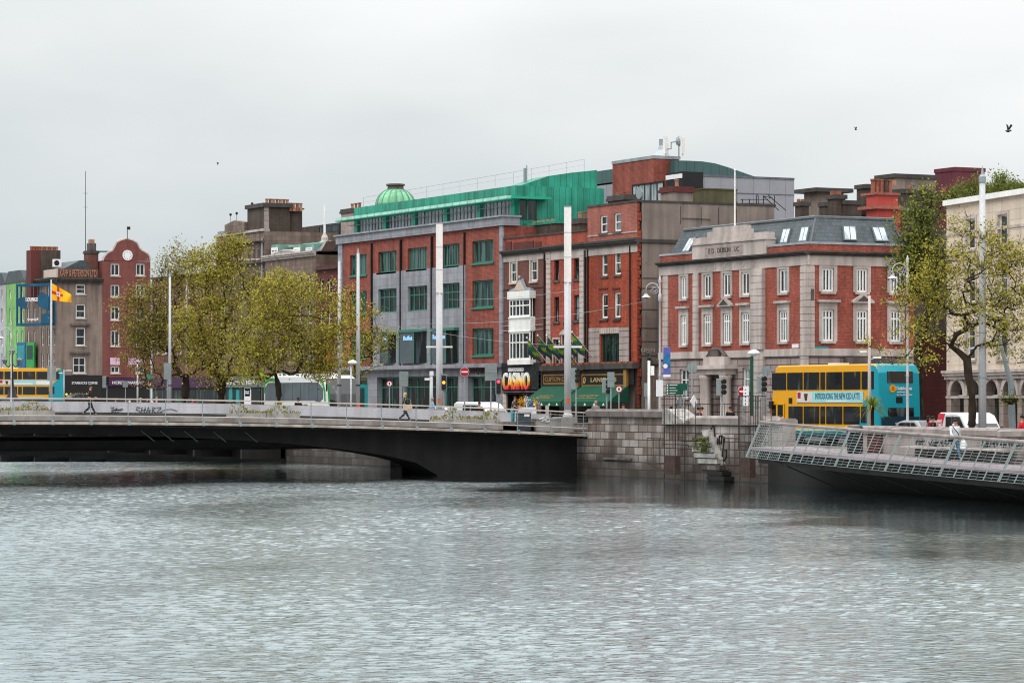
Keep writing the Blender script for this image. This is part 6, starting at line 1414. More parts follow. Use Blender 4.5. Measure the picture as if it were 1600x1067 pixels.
    # houses further along the quay
    def house(x0, x1, yt, m, label, ws, roofm='slate', front=0.0):
        H = Q.off(front); a0, a1 = H.a(x0), H.a(x1); z1 = H.z((x0+x1)/2, yt); t = thing('quay_house', label, 'building', H.pt(a1, 2.5)); hs = [R(H, x-1.6, x+1.6, y0, y1) for x in ws for y0, y1 in ((453, 466), (482, 502), (517, 540), (552, 575))]
        wall(t, H, a0, a1-.01, 2.3, z1, hs, m, depth=8)
        for r in hs: window(t, H, r, t=.16, gl='glass_dark', fr='white_paint')
        mb = MB(); c = (a0+a1)/2; mb.prism(H, [(a0-.2, z1), (a1+.2, z1), (a1-1.5, z1+1.6), (a0+1.5, z1+1.6)], -7, .1); mb.build('roof', roofm, t); return t
    house(39, 59.8, 440, 'stone_brown', 'grey-brown house behind the blue steel sign frame', (44, 54))
    house(9, 38.8, 442, 'render_green', 'bright green painted house at the far left', (16, 27, 35))
    house(-25, 8.8, 446, 'render_white', 'white painted house at the left edge of the view', (-12, 3))
    # blue steel frame sign
    s = thing('steel_frame_sign', 'large blue open steel frame sign hung on the corner house', 'sign', Q.pt(Q.a(50), 20, 1.2)); K = Fr(Q.pt(Q.a(79), 0, 1.4).xy, (.25, .97)); x0, x1 = K.a(25), K.a(79)
    K2 = Fr(W(79, 392), W(79, 392)-W(25, 396)); x0, x1 = K2.a(25), K2.a(79); za, zb_ = K2.z(52, 509), K2.z(52, 443)
    mb = MB(); P = K2.pt
    for o in (0, -.7):
        mb.box(K2, x0, x1, za, za+.35, o-.15, o); mb.box(K2, x0, x1, zb_-.35, zb_, o-.15, o); mb.box(K2, x0, x0+.25, za+.35, zb_-.35, o-.15, o); mb.box(K2, x1-.3, x1, za+.35, zb_-.35, o-.15, o)
    mb.build('frame', 'blue_steel', s)
    mb = MB()
    for i in range(1, 8): a = x0+(x1-x0)*i/8; mb.box(K2, a-.03, a+.03, za+.35, zb_-.35, -.1, -.04)
    for f in (.33, .66): z = za+(zb_-za)*f; mb.box(K2, x0, x1, z-.03, z+.03, -.12, -.06)
    mb.build('grid', 'scaffold', s)
    mb = MB(); L2 = lambda ps: mb.prism(K2, [(K2.a(x), K2.z(x, y)) for x, y in ps], .0, .08)
    L2([(28, 478), (41, 484), (43, 470), (38, 464), (28, 466)]); L2([(60, 478), (76, 486), (77, 465), (70, 458), (63, 457), (60, 464)]); L2([(64, 505), (76, 505), (76, 488), (66, 492)]); mb.build('cut_shape', 'blue_steel', s)
    mb = MB(); q = R(K2, 41, 60, 465, 471); mb.text(K2, 'LOUNGE', *q[:2], q[2], q[3], .0, .1); q = R(K2, 44, 60, 497, 501.5); mb.text(K2, 'liquid', *q[:2], q[2], q[3], .0, .1); mb.build('lettering', 'sign_white', s)
    # hoardings near the corner
    H = Q.off(.4)
    for x0, x1, m, lab, nm in ((29, 42, 'banner_art', 'dark picture hoarding with blue top left of the green panel', 'hoarding'), (43, 55.5, 'veh_green', 'plain green banner panel on the grey-brown house', 'banner_panel')):
        q = R(H, x0, x1, 535, 575); b = thing(nm, lab, 'banner', H.pt(q[0], q[2])); mb = MB(); mb.box(H, q[0], q[1], q[2], q[3], 0, .2); mb.build('panel', m, b)
        mb = MB(); mb.box(H, q[0]+.3, q[1]-.6, q[3]-2.2, q[3]-.4, .2, .22); mb.build('print', 'sign_teal' if nm == 'hoarding' else 'dark_green', b)
    # old bridge carrying the cross street
    b = thing('old_road_bridge', 'far stone bridge with road and balustrade beyond the near bridge', 'bridge', (-352, 80, 0)); mb = MB(); mb.cube(-377, -350, 4, 79, 2.6, 3.72); mb.cube(-378, -350, 79, 119, 2.36, 3.72)
    for y in (4, 28, 53, 76): mb.cube(-376, -351, y, y+3, -1, 2.6)
    mb.build('deck', 'stone_brown', b); mb = MB(); mb.cube(-350.5, -350, 4, 79, 3.722, 4.0); mb.build('parapet', 'stone_pale', b)
far_corner()
# ------------------------------------------------------------------ vehicles (built at the origin, front towards +x)
def fbox(mb, x0, x1, y0, y1, z0, z1): mb.cube(x0, x1, y0, y1, z0, z1)
def wheel(root, x, y, r, w_):
    s = 1 if y > 0 else -1; mb = MB(); mb.lathe((x, y, r), [(r*.6, -w_/2), (r*.95, -w_/2), (r, -w_/2+.04), (r, w_/2-.04), (r*.95, w_/2), (r*.6, w_/2)], 20, 'y'); wh = mb.build('wheel', 'tyre', root)
    mb = MB(); mb.lathe((x, y, r), [(r*.58, -w_/2+.02), (r*.5, -w_/2-.0), (r*.5, w_/2), (r*.58, w_/2-.02)], 16, 'y'); mb.build('rim', 'galv', wh)
    return wh
def double_decker(label, L=10.8, ad=1):
    t = proto('double_decker_bus', label, 'bus', 'yellow and teal double-decker buses'); h = L/2; Wd = 1.26; H = 4.35
    prof = [(-h, .45), (-h, 1.6), (-h+.1, 3.9), (-h+.3, H-.12), (-h+.55, H), (h-.75, H), (h-.45, H-.15), (h-.1, 2.6), (h, 1.9), (h, .4)]
    mb = MB(); mb.prismy(prof, -Wd, Wd); mb.build('body', 'bus_yellow', t, bevel=.07)
    ys = (Wd+.004, Wd+.022)
    side = Fr((0, 0), (-1, 0)); 
    def pan(mb_, pts, s):   # polygon on the side, given in x,z
        P = [(x, s*ys[1], z) for x, z in pts]; Q = [(x, s*ys[0], z) for x, z in pts]; n = len(pts)
        mb_.add(P+Q, [tuple(range(n)) if s < 0 else tuple(range(n-1, -1, -1))]+[(i, (i+1) % n, n+(i+1) % n, n+i) for i in range(n)])
    X = lambda px: h-(px-1203)*(L/166.0)
    for s in (1, -1):
        mb = MB(); pan(mb, [(-h+.02, .42), (-h+.02, 1.6), (-h+.12, 3.88), (-h+.32, H-.15), (-h+.6, H-.08), (X(1357), H-.1), (X(1357), 3.0), (X(1346), 2.3), (X(1340), 1.2), (X(1340), .42)], s); mb.build('rear_panel', 'bus_teal', t)
        mb = MB(); pan(mb, [(X(1230), .42), (X(1230), .78), (X(1340)-.0, .78), (X(1340), .42)], s); mb.build('skirt', 'bus_navy', t)
        mb = MB(); pan(mb, [(X(1230), .66), (X(1230), .78), (X(1340), .78), (X(1340), .66)], s*1.0015); mb.build('skirt_band', 'bus_green', t)
        mb = MB(); pan(mb, [(X(1230), .80), (X(1230), .88), (X(1330), .88), (X(1330), .80)], s); mb.build('stripe', 'ad_blue', t)
    def win(px0, px1, z0, z1, s, nm='window'):
        x0, x1 = X(px1)+.03, X(px0)-.03; mb = MB(); y0, y1 = s*(Wd+.006), s*(Wd+.03); mb.cube(x0, x1, min(y0, y1), max(y0, y1), z0, z1); return mb.build(nm, 'tint_glass', t)
    up = [(1204.5, 1228), (1229, 1254), (1255, 1280), (1281, 1289), (1290, 1315), (1316, 1342), (1343, 1362)]; lo = [(1231, 1254), (1255, 1280), (1281, 1289), (1290, 1315), (1316, 1341)]
    for s in (1, -1):
        for a, b in up: win(a, b, 3.02, 3.95, s)
        for a, b in lo: win(a, b, 1.18, 2.12, s)
        win(1342, 1352, 1.25, 2.12, s)
    mb = MB(); w0 = Wd+.006
    mb.cube(X(1224), X(1204.5), w0, w0+.03, .5, 2.2); dr = mb.build('door', 'tint_glass', t); mb = MB()
    for a, b in ((1204.2, 1205.4), (1212.5, 1214.5), (1223.4, 1225)): mb.cube(X(b), X(a), w0+.02, w0+.05, .5, 2.22)
    mb.cube(X(1225), X(1204), w0+.02, w0+.05, 2.2, 2.28); mb.build('door_frame', 'bus_yellow', dr)
    mb = MB(); mb.cube(X(1237), X(1232), w0, w0+.03, 2.28, 2.58); mb.build('vent', 'shop_black', t)
    # advertisement
    for s in (1, -1):
        F_ = Fr((0, s*(Wd+.03)), (-s, 0)); sgn = lambda px: -s*X(px)
        a, b = sorted((sgn(1245), sgn(1346))); mb = MB(); mb.box(F_, a, b, 2.32, 2.92, -.02, .012); adp = mb.build('advert', 'ad_blue', t)
        mb = MB(); mb.box(F_, a+.03, a+1.55, 2.35, 2.89, .0121, .018); mb.build('advert_picture', 'ad_pale', adp); mb = MB(); mb.box(F_, a+.1, a+.42, 2.55, 2.87, .018, .022); mb.build('advert_mark', 'sign_red', adp)
        mb = MB(); mb.prism(F_, [(a+.75, 2.8), (a+.85, 2.42), (a+1.05, 2.42), (a+1.15, 2.8)], .0181, .023); mb.build('advert_cup', 'ad_brown', adp)
        if ad == 1:
            mb = MB(); mb.text(F_, 'INTRODUCING THE NEW ICED LATTE', a+1.9, b-.3, 2.5, 2.83, .012, .02); mb.build('advert_lettering', 'ad_text', adp)
            mb = MB(); mb.box(F_, a+3.0, b-1.6, 2.38, 2.43, .012, .017); mb.build('advert_line', 'sign_white', adp)
        else:
            mb = MB(); mb.box(F_, a+1.7, a+4.2, 2.4, 2.55, .0121, .02); mb.box(F_, a+4.6, b-.3, 2.4, 2.8, .0121, .02); mb.build('advert_print', 'sign_white', adp)
    # rear end
    B = Fr((-h, 0), (0, -1)); mb = MB(); tilt = 0
    rear = Fr((-h-.001, 0), (0, -1))
    mb = MB(); mb.box(rear, -Wd-.01, Wd+.01, .42, 1.62, -.05, .03); mb.hexa([(-h-.03,Wd+.012,1.6),(-h-.03,-Wd-.012,1.6),(-h+.06,-Wd-.012,1.6),(-h+.06,Wd+.012,1.6),(-h+.07,Wd+.012,3.9),(-h+.07,-Wd-.012,3.9),(-h+.16,-Wd-.012,3.9),(-h+.16,Wd+.012,3.9)]); 
    mb.hexa([(-h+.07,Wd+.012,3.88),(-h+.07,-Wd-.012,3.88),(-h+.4,-Wd-.012,3.88),(-h+.4,Wd+.012,3.88),(-h+.3,Wd-.05,H-.08),(-h+.3,-Wd+.05,H-.08),(-h+.62,-Wd+.05,H+.02),(-h+.62,Wd-.05,H+.02)])
    mb.build('rear_end', 'bus_teal', t, bevel=.03)
    def rw(y0, y1, z0, z1, nm, m, o=.02):
        f = lambda z: -h-.03+.1*max(0, (z-1.6))/2.3; mb = MB(); mb.hexa([(f(z0)-o,y1,z0),(f(z0)-o,y0,z0),(f(z0)+.02,y0,z0),(f(z0)+.02,y1,z0),(f(z1)-o,y1,z1),(f(z1)-o,y0,z1),(f(z1)+.02,y0,z1),(f(z1)+.02,y1,z1)]); return mb.build(nm, m, t)
    rw(-.85, .75, 3.35, 3.95, 'rear_window', 'tint_glass'); rw(-.85, .75, 1.6, 2.05, 'rear_window', 'tint_glass', .03); rw(-.18, .22, 2.3, 2.62, 'vent', 'shop_black')
    rw(-1.2, 1.15, .75, 1.58, 'engine_cover', 'bus_navy', .03); rw(-.95, .6, .45, .74, 'bumper', 'veh_red', .05)
    for y in (-1.12, 1.05): rw(y-.09, y+.09, .62, .82, 'tail_light', 'lamp_red', .06)
    rw(-1.21, -1.03, .84, 1.0, 'tail_light', 'lamp_red', .06)
    K = Fr((-h-.0, 0), (0, -1)); mb = MB(); mb.disc(K, -.42, 3.05, .2, -.02, .0, 16); lg = mb.build('emblem', 'bus_yellow', t); mb = MB(); mb.prism(K, [(-.52, 2.97), (-.32, 2.97), (-.36, 3.15), (-.42, 3.2), (-.48, 3.15)], .0, .01); mb.build('emblem_mark', 'orange_sign', lg)
    mb = MB(); mb.text(K, 'Dublin Bus', -.18, .78, 2.98, 3.16, -.02, .005); mb.text(K, 'dublinbus.ie', -.15, .4, 2.84, 2.91, -.02, .005); mb.text(K, 'for live information', -.15, .78, 2.7, 2.77, -.02, .005); mb.build('rear_lettering', 'sign_white', t)
    mb = MB(); mb.text(Fr((-h-.06, 0), (0, -1)), 'SG187', -.3, .3, 1.15, 1.28, 0, .01); mb.build('fleet_number', 'sign_white', t)
    # front windscreen
    mb = MB(); f0 = h+.01; mb.hexa([(f0-.12,-1.1,2.7),(f0-.12,1.1,2.7),(f0-.2,1.1,2.7),(f0-.2,-1.1,2.7),(h-.4,-1.1,3.95),(h-.4,1.1,3.95),(h-.5,1.1,3.95),(h-.5,-1.1,3.95)]); mb.cube(h-.02, h+.02, -1.1, 1.1, 1.1, 1.9); mb.build('windscreen', 'tint_glass', t)
    for x in (h-2.6, -h+2.4):
        for y in (-1.08, 1.08): wheel(t, x, y, .48, .3)
    for s in (1, -1): mb = MB(); mb.cube(h-.35, h-.15, s*(Wd+.05), s*(Wd+.25), 2.0, 2.4) if s > 0 else mb.cube(h-.35, h-.15, -Wd-.25, -Wd-.05, 2.0, 2.4); mb.build('mirror', 'shop_black', t)
    mb = MB(); mb.cube(X(1285), X(1272), -.4, .4, H-.02, H+.1); mb.build('roof_hatch', 'sign_white', t)
    return t
b1 = double_decker('yellow and teal double-decker bus by the corner building, with a pale blue drink advert'); place(b1, 1318, 165.5, 1.65, math.pi)
b2 = double_decker('far yellow and teal double-decker bus at the left edge, crossing the distant bridge', ad=2); place(b2, 27, 372, 3.73, -math.pi/2)
def coach():
    L = 12.2; h = L/2; t = proto('coach', 'white coach with green swooshes behind the bridge barrier', 'coach'); Wd = 1.27; H = 3.55
    prof = [(-h, .4), (-h, 2.2), (-h+.15, 3.2), (-h+.5, H), (h-1.6, H), (h-.9, H-.25), (h-.25, 2.2), (h, 1.2), (h, .35)]
    mb = MB(); mb.prismy(prof, -Wd, Wd); mb.build('body', 'veh_white', t, bevel=.12)
    for s in (1, -1):
        y0, y1 = (Wd+.004, Wd+.02) if s > 0 else (-Wd-.02, -Wd-.004)
        mb = MB(); mb.prismy([(-h+.35, 1.75), (-h+.35, 2.7), (-h+.9, 3.05), (h-1.9, 3.05), (h-1.0, 2.6), (h-1.0, 1.9), (h-1.7, 1.6), (h-2.6, 1.75)], y0, y1); w_ = mb.build('window_band', 'coach_glass', t)
        mb = MB()
        for i in range(1, 7): x = -h+.9+i*1.55; mb.cube(x-.03, x+.03, y0-.003, y1+.003, 1.76, 3.04)
        mb.build('window_pillar', 'shop_black', w_)
        mb = MB(); mb.prismy([(-h+1.2, .5), (-h+2.2, 1.1), (-h+3.2, 1.4), (-h+4.4, 1.4), (-h+5.4, 1.1), (-h+5.8, .5)], y0, y1); mb.build('green_swoosh', 'veh_green', t)
        mb = MB(); mb.prismy([(h-1.9, 3.25), (h-1.2, 3.0), (h-.85, 2.4), (h-.75, 1.7), (h-.55, 1.7), (h-.6, 2.5), (h-1.0, 3.15), (h-1.7, 3.45)], y0-.005, y1+.005); mb.build('green_arch', 'veh_green', t)
        mb = MB(); mb.prismy([(-h+.1, 2.3), (-h+.3, 2.3), (-h+.35, 2.95), (-h+1.0, 3.15), (-h+2.8, 3.2), (-h+2.8, 3.4), (-h+.6, 3.4), (-h+.2, 3.0)], y0, y1); mb.build('green_trim', 'veh_green', t)
    F_ = Fr((0, -Wd-.02), (1, 0)); mb = MB(); mb.text(F_, 'BUS AND', .9, 2.3, 1.25, 1.5, 0, .02); mb.text(F_, 'COACHES', .9, 2.3, .95, 1.2, 0, .02); mb.build('lettering', 'veh_darkgreen', t)
    mb = MB(); mb.text(F_, 'green', -3.2, -2.2, 1.1, 1.3, 0, .02); mb.build('lettering', 'sign_white', t)
    mb = MB(); mb.prismy([(h+.03, 1.15), (h-.2, 2.22), (h-.86, 3.32), (h-1.0, 3.32), (h-.3, 2.2), (h-.1, 1.15)], -1.17, 1.17); mb.build('windscreen', 'tint_glass', t)
    mb = MB(); mb.tube([(h-.1, -1.24, 2.9), (h+.0, -1.28, 2.3), (h+.05, -1.24, 1.5)], .07, 5); mb.tube([(h-.5, 1.24, 3.0), (h-.1, 1.28, 2.3), (h+.05, 1.24, 1.5)], .1, 5); mb.build('green_edge', 'veh_green', t)
    mb = MB(); mb.prismy([(-h+1, H-.02), (-h+1.2, H+.16), (h-3.5, H+.16), (h-3.0, H-.02)], -.8, .8); mb.build('roof_pod', 'veh_white', t)
    for x in (h-2.7, -h+3.0):
        for y in (-1.1, 1.1): wheel(t, x, y, .5, .3)
    for s in (1, -1): mb = MB(); mb.tube([(h-.4, s*Wd, 2.8), (h+.05, s*(Wd+.2), 2.9), (h+.1, s*(Wd+.2), 2.4)], .06, 5); mb.build('mirror', 'shop_black', t)
    return t
place(coach(), 487, 222, None, 0)
def van(label, red=True, L=4.4, H=1.85):
    t = proto('white_van', label, 'van', 'white vans on the quay'); h = L/2; Wd = .88
    prof = [(-h, .35), (-h+.02, 1.3), (-h+.12, H-.08), (-h+.3, H), (h-2.1, H), (h-1.6, H-.12), (h-.95, 1.15), (h-.2, .95), (h, .7), (h, .3)]
    mb = MB(); mb.prismy(prof, -Wd, Wd); mb.build('body', 'veh_white', t, bevel=.09)
    for s in (1, -1):
        y0, y1 = (Wd+.003, Wd+.015) if s > 0 else (-Wd-.015, -Wd-.003)
        if red:
            mb = MB(); mb.prismy([(-h+.03, .5), (-h+.04, 1.3), (-h+.14, H-.12), (-h+.3, H-.05), (-h+.95, H-.05), (-h+.6, 1.2), (-h+.6, .5)], y0, y1); mb.build('red_panel', 'veh_red', t)
        for x0, x1, x2, x3 in ((-h+1.0, -h+1.75, -h+1.75, -h+1.05), (-h+1.85, h-1.1, h-1.75, -h+1.85)):
            mb = MB(); mb.prismy([(x0, 1.05), (x1, 1.05), (x2, H-.2), (x3, H-.2)], y0, y1); mb.build('window', 'tint_glass', t)
        mb = MB(); mb.cube(-h+1.8, -h+1.82, y0, y1+.0, .5, 1.7); mb.build('door_gap', 'shop_black', t)
        mb = MB(); y = s*(Wd+.12); mb.cube(h-1.3, h-1.12, y-.08, y+.08, 1.0, 1.18); mb.build('mirror', 'shop_black', t)
    if red:
        F_ = Fr((0, -Wd-.015), (1, 0)); mb = MB(); mb.text(F_, 'FREE', -h+.12, -h+.6, 1.35, 1.5, 0, .01); mb.text(F_, 'TIME', -h+.12, -h+.6, 1.15, 1.3, 0, .01); mb.build('lettering', 'sign_white', t)
        F_ = Fr((0, Wd+.015), (-1, 0)); mb = MB(); mb.text(F_, 'FREE', h-.6, h-.12, 1.35, 1.5, 0, .01); mb.text(F_, 'TIME', h-.6, h-.12, 1.15, 1.3, 0, .01); mb.build('lettering', 'sign_white', t)
    mb = MB(); mb.hexa([(h-.96,-.78,1.17),(h-.96,.78,1.17),(h-1.0,.78,1.14),(h-1.0,-.78,1.14),(h-1.58,-.72,H-.16),(h-1.58,.72,H-.16),(h-1.64,.72,H-.2),(h-1.64,-.72,H-.2)]); mb.build('windscreen', 'tint_glass', t)
    for y in (-.65, .65): mb = MB(); mb.sphere((h-.1, y, .78), .1, .14, .08); mb.build('headlight', 'sign_white', t)
    for y in (-.72, .72): mb = MB(); mb.cube(-h-.02, -h+.03, y-.07, y+.07, .8, 1.15); mb.build('tail_light', 'sign_red', t)
    for x in (h-.85, -h+.8):
        for y in (-.75, .75): wheel(t, x, y, .32, .2)
    return t
def car(label, m, L=4.3, H=1.45):
    t = proto('parked_car', label, 'car', 'cars on the quay'); h = L/2; Wd = .86
    prof = [(-h, .35), (-h+.02, .85), (-h+.25, 1.0), (-h+.75, H-.06), (-h+1.2, H), (h-1.9, H), (h-1.15, .98), (h-.25, .8), (h, .6), (h, .3)]
    mb = MB(); mb.prismy(prof, -Wd, Wd); mb.build('body', m, t, bevel=.1)
    for s in (1, -1):
        y0, y1 = (Wd+.003, Wd+.015) if s > 0 else (-Wd-.015, -Wd-.003)
        mb = MB(); mb.prismy([(-h+.55, 1.0), (-h+1.95, 1.0), (-h+1.95, H-.12), (-h+.95, H-.12)], y0, y1); mb.build('window', 'tint_glass', t)
        mb = MB(); mb.prismy([(-h+2.05, 1.0), (h-1.35, .98), (h-1.9, H-.12), (-h+2.05, H-.12)], y0, y1); mb.build('window', 'tint_glass', t)
        y = s*(Wd+.1); mb = MB(); mb.sphere((h-1.35, y, 1.02), .09, .1, .08); mb.build('mirror', m, t)
    mb = MB(); mb.hexa([(h-1.12,-.75,1.0),(h-1.12,.75,1.0),(h-1.18,.75,.98),(h-1.18,-.75,.98),(h-1.85,-.66,H-.03),(h-1.85,.66,H-.03),(h-1.9,.66,H-.08),(h-1.9,-.66,H-.08)]); mb.build('windscreen', 'tint_glass', t)
    for y in (-.66, .66): mb = MB(); mb.sphere((h-.12, y, .66), .1, .14, .07); mb.build('headlight', 'sign_white', t)
    for x in (h-.85, -h+.75):
        for y in (-.74, .74): wheel(t, x, y, .31, .2)
    return t
uang = math.atan2(FW2.u.y, FW2.u.x)
place(van('white van with a red rear panel parked behind the right-hand tree'), 1520, 146, 1.65, uang)
place(car('silver car half hidden behind the people left of the white and red van', 'veh_silver'), 1449, 151, 1.65, uang+.1)
place(van('plain white van behind the planter at the bridge end', red=False), 758, 196, 2.15, .25)
place(car('silver car low behind the bridge barrier near the walking woman', 'veh_silver', H=1.42), 604, 214, 2.15, math.pi)
place(car('dark car far left behind the flag pole, under the lit shop lamps', 'veh_black'), 118, 378, 3.6, -1.4)
place(car('white taxi behind the flower stall, right of the plain van', 'veh_white'), 706, 206, 2.2, .2)
# ------------------------------------------------------------------ poles, lamps, signs
def px_pole(name, label, cat, x, ytop, d, r0, r1, m, zb=None, group=None, sides=10, n=None):
    d = bk(x, d); p = W(x, d); z0 = ground(p.x) if zb is None else zb; z1 = zz(ytop, d); t = thing(name, label, cat, (p.x, p.y, z0), group); mb = MB(); mb.tube([(p.x, p.y, z0), (p.x, p.y, z1)], [r0, r1], sides); mb.build('pole', m, t, smooth=True); return t, p, z0, z1
BF = Fr(W(800, 170), RV)    # plane facing the viewer's side of the river, for heads on poles
def bk(x, d): return max(d, Fr((0, 80.6), (1, 0)).d(x)) if 985 < x < 1200 else d
def face(d, x=800): return Fr(W(x, d), RV)
def pylon(x, yt, ymid, d, w_, label, zb=None):
    p = W(x, d); z0 = ground(p.x) if zb is None else zb; t = thing('light_pylon', label, 'pylon', (p.x, p.y, z0), 'tall white light pylons'); zm, z1 = zz(ymid, d), zz(yt, d)
    mb = MB(); mb.tube([(p.x, p.y, z0), (p.x, p.y, zm)], [w_*.5, w_*.48], 14); mb.build('shaft', 'steel_pole', t, smooth=True)
    G = Fr(p, RV); mb = MB(); mb.box(G, -w_*.5, w_*.5, zm, z1, -w_*.5, w_*.5); mb.build('light_box', 'white_pole', t)
    mb = MB()
    for f in (.33, .66): z = zm+(z1-zm)*f; mb.box(G, -w_*.505, w_*.505, z-.02, z+.02, -w_*.505, w_*.505)
    mb.box(G, -w_*.53, w_*.53, z1, z1+.06, -w_*.53, w_*.53); mb.build('joint', 'galv', t)
    za = zz(542, d); mb = MB(); mb.box(G, -w_*2.0, w_*2.0, za-.05, za+.05, -.05, .05); mb.build('cross_arm', 'white_pole', t)
    mb = MB(); mb.lathe((p.x, p.y, z0), [(w_*.72, 0), (w_*.72, .12), (w_*.55, .18), (w_*.5, .4)], 14); mb.build('foot', 'steel_pole', t)
    mb = MB(); z = zz(630, d); mb.box(G, -.08, .08, z, z+.3, w_*.49, w_*.515); mb.build('sticker', 'orange_sign', t)
pylon(686.5, 350, 458, 196, .42, 'left of the two tall white-topped light pylons, at the bridge')
pylon(887, 324, 441, 173, .40, 'right of the two tall white-topped light pylons, by the green awnings', zb=3.15)
for x, yt, d, r, lab in ((530, 408, 212, .12, 'thin pale steel pole left of the small street lamp, against the green-topped block'), (559.5, 396, 208, .13, 'thin pale steel pole right of the small street lamp'), (265.5, 433, 225, .11, 'pale steel pole in front of the big tree, left one'), (291.5, 408, 240, .08, 'thin grey pole inside the big tree crown'), (215, 560, 250, .08, 'short grey pole in front of the purple shopfront')):
    t, p, z0, z1 = px_pole('steel_pole', lab, 'pole', x, yt, d, r*1.15, r*.75, 'steel_pole'); mb = MB(); mb.lathe((p.x, p.y, z1), [(r*.8, 0), (r*.5, .15), (.02, .35)], 8); mb.build('cap', 'galv', t); mb = MB(); z = zz(603, d); mb.lathe((p.x, p.y, z), [(r*1.3, 0), (r*1.3, .08)], 10); mb.build('collar', 'black_iron', t)
t, p, z0, z1 = px_pole('steel_pole', 'tall thick grey steel mast on the right by the leafy tree', 'pole', 1535, 285, 139, .19, .13, 'steel_pole')
mb = MB(); mb.lathe((p.x, p.y, z1), [(.17, 0), (.17, .25), (.08, .35), (.01, .75)], 10); mb.build('cap', 'galv', t); mb = MB(); z = zz(590, 139); mb.lathe((p.x, p.y, z), [(.2, 0), (.2, .1)], 12); mb.lathe((p.x, p.y, z+2), [(.18, 0), (.18, .06)], 12); mb.build('collar', 'galv', t)
# ornate scrolled lamps
def ornate(x, ytop, ybot, d, label, s=1.0, zb=None):
    d = bk(x, d)
    p = W(x, d); z0 = ground(p.x) if zb is None else zb; G = Fr(p, RV); t = thing('ornate_street_lamp', label, 'street lamp', (p.x, p.y, z0), 'white ornate scrolled street lamps'); k = d/F
    z1 = zz(ytop, d); mb = MB(); mb.lathe((p.x, p.y, z0), [(.2, 0), (.2, .3), (.12, .5), (.1, 1.2), (.075, 1.3), (.065, 3.6), (.09, 3.65), (.06, 3.75), (.055, z1-z0-3*s), (.09, z1-z0-2.95*s), (.09, z1-z0-2.2*s), (.06, z1-z0-2.1*s), (.045, z1-z0-.4), (.09, z1-z0-.3), (.02, z1-z0)], 10); mb.build('post', 'steel_pole', t, smooth=True)
    zc = z1-.85*s; R_ = .75*s; mb = MB()
    arc = [G.pt(-(R_+.05)+R_*1.0*math.cos(a)-.0, zc-.75*s+1.0*R_*math.sin(a)) for a in np.linspace(.2, math.pi*.98, 12)]; mb.tube(arc, .05*s, 5)
    e = arc[-1]; mb.tube([e, e+Vector((0, 0, -.55*s))], .025*s, 5)
    for (cx, cz, r, a0, a1) in ((-.62, -.95, .42, -2.4, 2.6), (-.62, -.9, .22, 0, 5.5), (-.78, -.72, .16, 0, 5), (-.45, -1.1, .16, 0, 5), (-.12, -.4, .2, 0, 6.28), (-.95, -1.05, .14, 1, 5)):
        mb.tube([G.pt((cx+r*math.cos(a))*s, zc+(cz+r*math.sin(a))*s+.15*s) for a in np.linspace(a0, a1, 10)], .026*s, 4)
    mb.build('scroll_bracket', 'steel_pole', t)
    q = e+Vector((0, 0, -.5*s)); mb = MB(); mb.lathe(q, [(.1*s, 0), (.22*s, -.02*s), (.2*s, -.14*s), (.36*s, -.3*s), (.52*s, -.42*s), (.54*s, -.46*s), (.3*s, -.46*s)][::-1], 14); mb.build('lamp_shade', 'steel_pole', t, smooth=False)
    mb = MB(); mb.sphere(q+Vector((0, 0, -.48*s)), .2*s, .2*s, .14*s); mb.build('lamp_bowl', 'coach_glass', t)
    return t
ornate(1031, 431, 640, 158, 'white ornate scrolled street lamp with hanging shade, in front of the grey gable', .46)
ornate(1418, 399, 640, 152, 'white ornate scrolled street lamp partly hidden by the right-hand tree leaves', .46)
ornate(17.5, 503, 620, 330, 'white ornate scrolled street lamp at the far left against the green house', .7, 3.0)
# old three-globe lamp on the far bridge
def globe_lamp():
    d = 352; p = W(19, d); t = thing('globe_street_lamp', 'dark cast-iron lamp standard with three globes in front of the left bus', 'street lamp', (p.x, p.y, 3.7)); z1 = zz(552, d)
    mb = MB(); mb.lathe((p.x, p.y, 3.7), [(1.2, 0), (1.1, .4), (.55, 1.0), (.4, 1.6), (.2, 2.2), (.15, 3.4), (.2, 3.5), (.1, 3.7), (.08, z1-3.8)], 10); mb.build('post', 'black_iron', t, smooth=True); G = Fr(p, RV); mb = MB(); mb.tube([G.pt(-.85, z1-1.2), G.pt(-.4, z1-1.6), G.pt(0, z1-1.1), G.pt(.4, z1-1.6), G.pt(.85, z1-1.2)], .06, 5); mb.build('arm', 'black_iron', t)
    for a, z in ((-.85, z1-.95), (.85, z1-.95), (0, z1+.1)): mb = MB(); q = G.pt(a, z); mb.lathe(q, [(.18, -.25), (.34, .15), (.36, .2), (.12, .42), (.03, .6)], 8); mb.build('globe', 'coach_glass', t)
globe_lamp()
